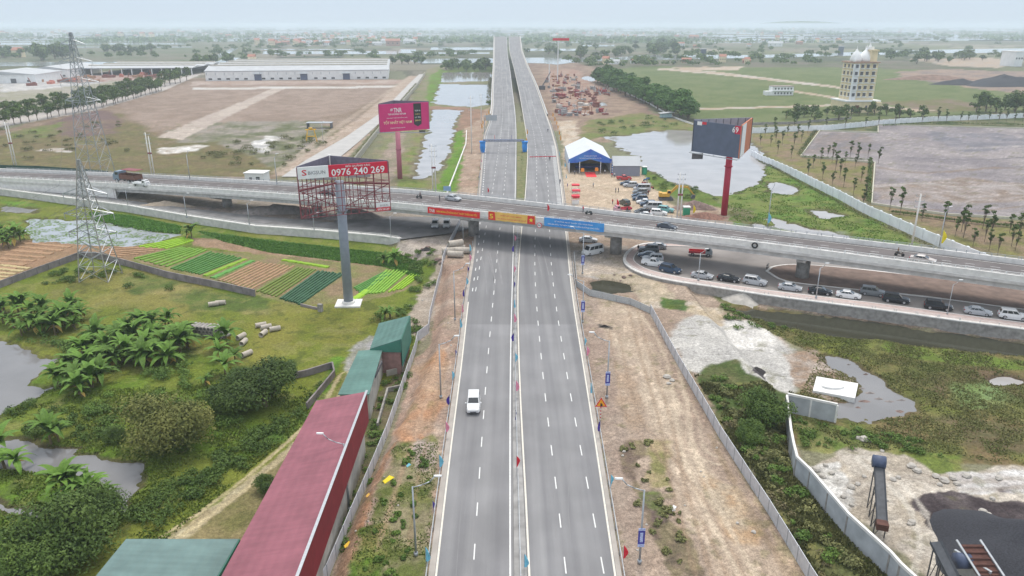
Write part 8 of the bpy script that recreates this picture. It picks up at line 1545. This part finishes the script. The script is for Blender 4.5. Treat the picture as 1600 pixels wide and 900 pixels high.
lime = vg('lime_crop', (.20, .36, .02), (.28, .46, .025)); lgreen = vg('light_green_crop', (.13, .28, .025), (.19, .34, .04)); mgreen = vg('mid_green_crop', (.06, .19, .03), (.10, .25, .05)); cab = vg('cabbage_crop', (.025, .085, .04), (.05, .13, .065)); ogr = vg('olive_crop', (.10, .15, .02), (.14, .19, .035)); brs = mat('ridge_soil', (.33, .20, .115), .95, 2, .2); tans = mat('straw_ridge', (.42, .33, .17), .95, 2, .2)
bed('light green rows at the tip beside the lily pond', [(212, 386), (288, 371), (306, 376), (262, 390)], 5, lime); bed('yellow-green rows with pale blossom behind the garden wall', [(205, 404), (285, 386), (326, 391), (262, 419)], 7, lgreen); bed('mid green rows in the middle plot', [(265, 420), (328, 393), (381, 403), (313, 430)], 9, mgreen); bed('bright lime strip in the middle plot', [(315, 431), (382, 404), (388, 406), (322, 433)], 1, lime, .9); bed('green strip beside the lime strip', [(327, 434), (392, 407), (398, 409), (335, 437)], 1, mgreen, .9)
bed('brown ridges with seedlings in the middle plot', [(340, 438), (402, 409), (463, 416), (392, 455)], 9, brs, .6, .2); bed('olive green rows left of the cabbages', [(398, 456), (466, 417), (495, 422), (432, 466)], 6, ogr); bed('dark blue-green cabbage rows left of the billboard pole', [(436, 468), (498, 423), (540, 428), (468, 478)], 8, cab, .75, .35); bed('lime strip along the top of the plots', [(438, 408), (514, 420), (517, 417), (442, 405)], 1, lime, .9); bed('mid green rows right of the billboard pole', [(552, 450), (600, 425), (614, 429), (562, 459)], 5, mgreen); bed('bright green rows at the right end of the plots', [(562, 462), (604, 421), (640, 424), (600, 458)], 7, lgreen, .75); bed('lime rows at the far right end of the plots', [(604, 458), (643, 427), (657, 432), (630, 452)], 4, lime); bed('thin lime strip below the mid green rows', [(545, 470), (572, 452), (578, 456), (552, 474)], 1, lime, .9)
bed('long brown ridges of the left field', [(-40, 428), (0, 430), (118, 384), (40, 377)], 8, brs, .55, .18); bed('brown ridges right of the near pylon', [(140, 398), (185, 404), (262, 389), (170, 385)], 6, brs, .55, .18); bed('straw-coloured ridges at the left edge', [(-40, 440), (0, 440), (52, 418), (5, 412)], 5, tans, .6, .22)
# floating leaves on the lily pond
P = PW[0][1]; r = np.random.default_rng(8); x = r.uniform(P[:, 0].min(), P[:, 0].max(), 9000); y = r.uniform(P[:, 1].min(), P[:, 1].max(), 9000); k = (sdf(P, x, y) < 0) & (r.random(9000) < sst(.42, .62, fbm(x, y, 3, 77, 3))); x, y = x[k], y[k]; s = r.uniform(.12, .4, len(x)); V_ = np.stack([np.stack([x - s, y, x * 0], 1), np.stack([x, y - s * .7, x * 0], 1), np.stack([x + s, y, x * 0], 1), np.stack([x, y + s * .7, x * 0], 1)], 1).reshape(-1, 3); V_[:, 2] = PW[0][2] + .01 + np.repeat(r.random(len(x)) * .004, 4); npmesh('floating_leaves', V_, np.arange(len(V_)).reshape(-1, 4), M_MD)['kind'] = 'stuff'
# ================= FAR COUNTRY =================
fk1 = [Kit(tree_kit(10, 6.5, 1.0, 190, 1.5, M_DK, 130 + i, 7)) for i in range(3)]
MASS = ('belt beyond the right river', 'trees on the near river bank', 'trees far to the left', 'trees along the far road'); MC = []; MR = []
def far(poly, n, lb, grp, s=(.7, 1.6), ks=fk1):
    P = np.array(W(poly, -.3)); c_ = 0; xs = [q[0] for q in poly]; ys = [q[1] for q in poly]; tr = 0
    while c_ < n and tr < n * 40:
        tr += 1; px, py = rng.uniform(min(xs), max(xs)), rng.uniform(min(ys), max(ys)); x, y, _ = gz(px, py, -.3)
        if sdf(P, np.array([x]), np.array([y]))[0] > 0: continue
        c_ += 1
        if grp in MASS:
            q_ = rng.uniform(*s)
            for j in range(4): MC.append((x + rng.uniform(-4, 4) * q_, y + rng.uniform(-4, 4) * q_, 3.5 * q_)); MR.append(q_ * rng.uniform(2.5, 4.5))
        else: put(ks, (x, y, -.4), lb, grp, 'tree', s)
far([(40, 88), (110, 86), (112, 94), (60, 96)], 12, 'large dark tree in the clump behind the left warehouses', 'trees behind the left warehouses', (1.4, 2.3)); far([(0, 82), (40, 84), (40, 92), (0, 94)], 9, 'dark tree at the left edge behind the warehouses', 'trees at the far left edge', (1.1, 1.8)); far([(160, 80), (245, 79), (240, 86), (165, 87)], 16, 'tree in the belt behind the open-fronted warehouse', 'belt behind the open warehouse', (1.0, 1.8)); far([(305, 95), (380, 90), (392, 98), (300, 113)], 13, 'tree between the two big warehouses', 'trees between the warehouses', (.8, 1.5))
for px in (587, 613, 628, 638, 648, 658): put(fk1, G(px, 100), 'dark round tree beside the right end of the huge warehouse', 'trees at the end of the huge warehouse', 'tree', (1.0, 1.3))
far([(690, 106), (768, 100), (768, 112), (690, 112)], 26, 'scrubby tree on the far bank of the canal ponds', 'trees across the canal ponds', (.7, 1.1)); far([(900, 82), (1060, 60), (1070, 88), (905, 96)], 34, 'tree in the loose wood beyond the river, right of the bridge', 'wood beyond the river'); far([(1010, 74), (1050, 66), (1065, 82), (1015, 86)], 16, 'tall dark tree in the cluster by the river bend', 'tall trees by the river bend', (1.4, 2.2)); far([(1070, 70), (1600, 60), (1600, 72), (1400, 76), (1070, 83)], 40, 'tree in the belt beyond the river on the right', 'belt beyond the right river'); far([(1370, 88), (1500, 86), (1560, 96), (1380, 102)], 22, 'tree on the near river bank behind the tower', 'trees behind the tower'); far([(940, 98), (1100, 92), (1300, 94), (1310, 102), (960, 106)], 20, 'tree on the near river bank right of the bridge', 'trees on the near river bank', (.6, 1.2)); far([(0, 76), (560, 70), (560, 76), (0, 82)], 26, 'tree in the flat country far to the left', 'trees far to the left', (.6, 1.2)); far([(815, 82), (880, 80), (870, 88), (820, 86)], 6, 'tree on the river bank just right of the bridge', 'trees just right of the bridge', (.9, 1.4)); far([(330, 75), (480, 72), (480, 76), (340, 84)], 14, 'tree along the country road beyond the warehouses', 'trees along the far road')
for a in (([(390, 66), (770, 60), (770, 73), (390, 77)], 70), ([(820, 62), (1600, 49), (1700, 62), (1060, 66), (820, 80)], 170), ([(-50, 55), (400, 54), (400, 60), (-50, 66)], 70), ([(300, 84), (770, 84), (770, 91), (350, 93)], 60), ([(1060, 84), (1700, 76), (1700, 90), (1060, 98)], 70), ([(880, 96), (1100, 94), (1120, 104), (900, 106)], 40), ([(-50, 88), (300, 86), (300, 92), (-50, 94)], 20)): far(a[0], a[1], '', MASS[0], (.5, 1.5))
# distant woodland and villages that read as one mass
Cn = []; Rn = []
for k in range(2600):
    yy = 40.2 + 27 * rng.random() ** 1.2; px = rng.uniform(-150, 1750); x, y, _ = gz(px, yy, 0)
    if vn(np.array([x / 420.]), np.array([y / 900.]), 5)[0] < .38: continue
    s = rng.uniform(7, 14) * (1 + (60 - min(yy, 60)) * .05)
    for j in range(3): Cn.append((x + rng.uniform(-2.2, 2.2) * s, y + rng.uniform(-2, 2) * s, 2)); Rn.append(s)
V_, F_ = cloud(MC, MR, 75000, 1.5, 19, flat=1.0); V_[:, 2] = np.maximum(V_[:, 2], -.3); npmesh('woodland', V_, F_, M_DK)['kind'] = 'stuff'
V_, F_ = cloud(Cn, Rn, 80000, 4.2, 9, flat=.75); V_[:, 2] = np.clip(V_[:, 2], -.3, 40); npmesh('distant_woodland', V_, F_, M_MD)['kind'] = 'stuff'
def fh_mk(wm_, rm, w_, d, h, rf):
    def mk():
        t_ = house('house', None, 'house', 0, 0, w_, d, h, wm_, rm, 0, rf, None, 3, .5, z=0); return t_
    return mk
brick = mat('brick_render', (.42, .24, .17), .9, .3, .15)
hk = [Kit(fh_mk(wh, clay, 12, 8, 5, 'gy')), Kit(fh_mk(cream, clay, 9, 12, 8, 'gy')), Kit(fh_mk(wh, concrete_w, 6, 14, 10, 'flat')), Kit(fh_mk(brick, clay, 14, 8, 5, 'gy')), Kit(fh_mk(wh, plain_roof, 22, 12, 5, 'gy'))]
def vill(poly, n, lb, grp, s=(.8, 1.5)):
    xs = [q[0] for q in poly]; ys = [q[1] for q in poly]; P = np.array(W(poly, -.3)); c_ = tr = 0
    while c_ < n and tr < n * 40:
        tr += 1; px, py = rng.uniform(min(xs), max(xs)), rng.uniform(min(ys), max(ys)); x, y, _ = gz(px, py, -.3)
        if sdf(P, np.array([x]), np.array([y]))[0] > 0: continue
        sc = rng.uniform(*s); rng.choice(hk).put((x, y, -.4), rng.uniform(-.4, .4), lb, None, grp, sc, 'house'); c_ += 1
vill([(400, 52), (660, 50), (650, 71), (400, 72)], 95, 'small house in the distant village left of the bridge', 'village left of the bridge'); vill([(820, 46), (1100, 44), (1060, 62), (830, 60)], 45, 'small house in the distant village right of the bridge', 'village right of the bridge'); vill([(0, 46), (400, 46), (400, 58), (0, 60)], 45, 'small house in the hazy villages far to the left', 'villages far left', (1, 1.8)); vill([(1100, 42), (1600, 42), (1600, 50), (1100, 56)], 40, 'small house in the hazy villages far to the right', 'villages far right', (1, 1.8)); vill([(1060, 62), (1350, 60), (1350, 74), (1060, 76)], 12, 'small house beyond the river on the right', 'houses beyond the right river'); vill([(920, 98), (1180, 94), (1180, 100), (940, 104)], 8, 'low shed on the near river bank, right of the bridge', 'sheds on the river bank', (.6, 1))
for px, py, k, s, lb in ((614, 72, 3, 2.4, 'tall orange-brown house standing out in the village left of the bridge'), (424, 72, 1, 1.5, 'cream house at the left end of the village'), (26, 90, 1, 1.4, 'cream house with arched front among trees at the left edge'), (1590, 104, 2, 1.8, 'white house with a pitched upper floor at the right edge'), (393, 98, 1, 1.0, 'yellowish small building behind the huge warehouse'), (1085, 62, 3, 2.2, 'reddish long house in the trees beyond the river'), (515, 60, 2, 1.3, 'white block in the distant village')):
    hk[k].put(gz(px, py, -.4), .1, lb, None, None, s, 'house')
# low hills on the horizon
mb = MB(); V_ = []
for cxp, w_, h in ((1250, 90, 150), (1190, 60, 70), (1330, 60, 80), (700, 50, 60)):
    x, y, _ = gz(cxp, 38 + 2.6, 0); 
    n_ = 24; s = []
    for k in range(6): f = k / 5; s.append([(x + w_ * 22 * (1 - f) * math.cos(a), y + 1500 * (1 - f) * math.sin(a), h * (f * (2 - f)) - 5) for a in np.linspace(0, 6.283, n_ + 1)[:-1]])
    mb.loft(s)
mb.build('hills', mat('hill_green', (.08, .11, .05), .95, .002, .3), None, True)['kind'] = 'structure'

finish_labels()
# ================= HAZE =================
mh = bpy.data.materials.new('haze'); mh.use_nodes = True; t = mh.node_tree
for n in list(t.nodes):
    if n.type != 'OUTPUT_MATERIAL': t.nodes.remove(n)
pv = t.nodes.new('ShaderNodeVolumePrincipled'); pv.inputs['Color'].default_value = (.82, .92, 1, 1); pv.inputs['Density'].default_value = 2.1e-4; pv.inputs['Anisotropy'].default_value = .2
t.links.new(pv.outputs[0], [n for n in t.nodes if n.type == 'OUTPUT_MATERIAL'][0].inputs['Volume'])
hz = MB().box((0, 30500, 30), (64000, 64000, 66)).build('haze', mh); hz['kind'] = 'stuff'
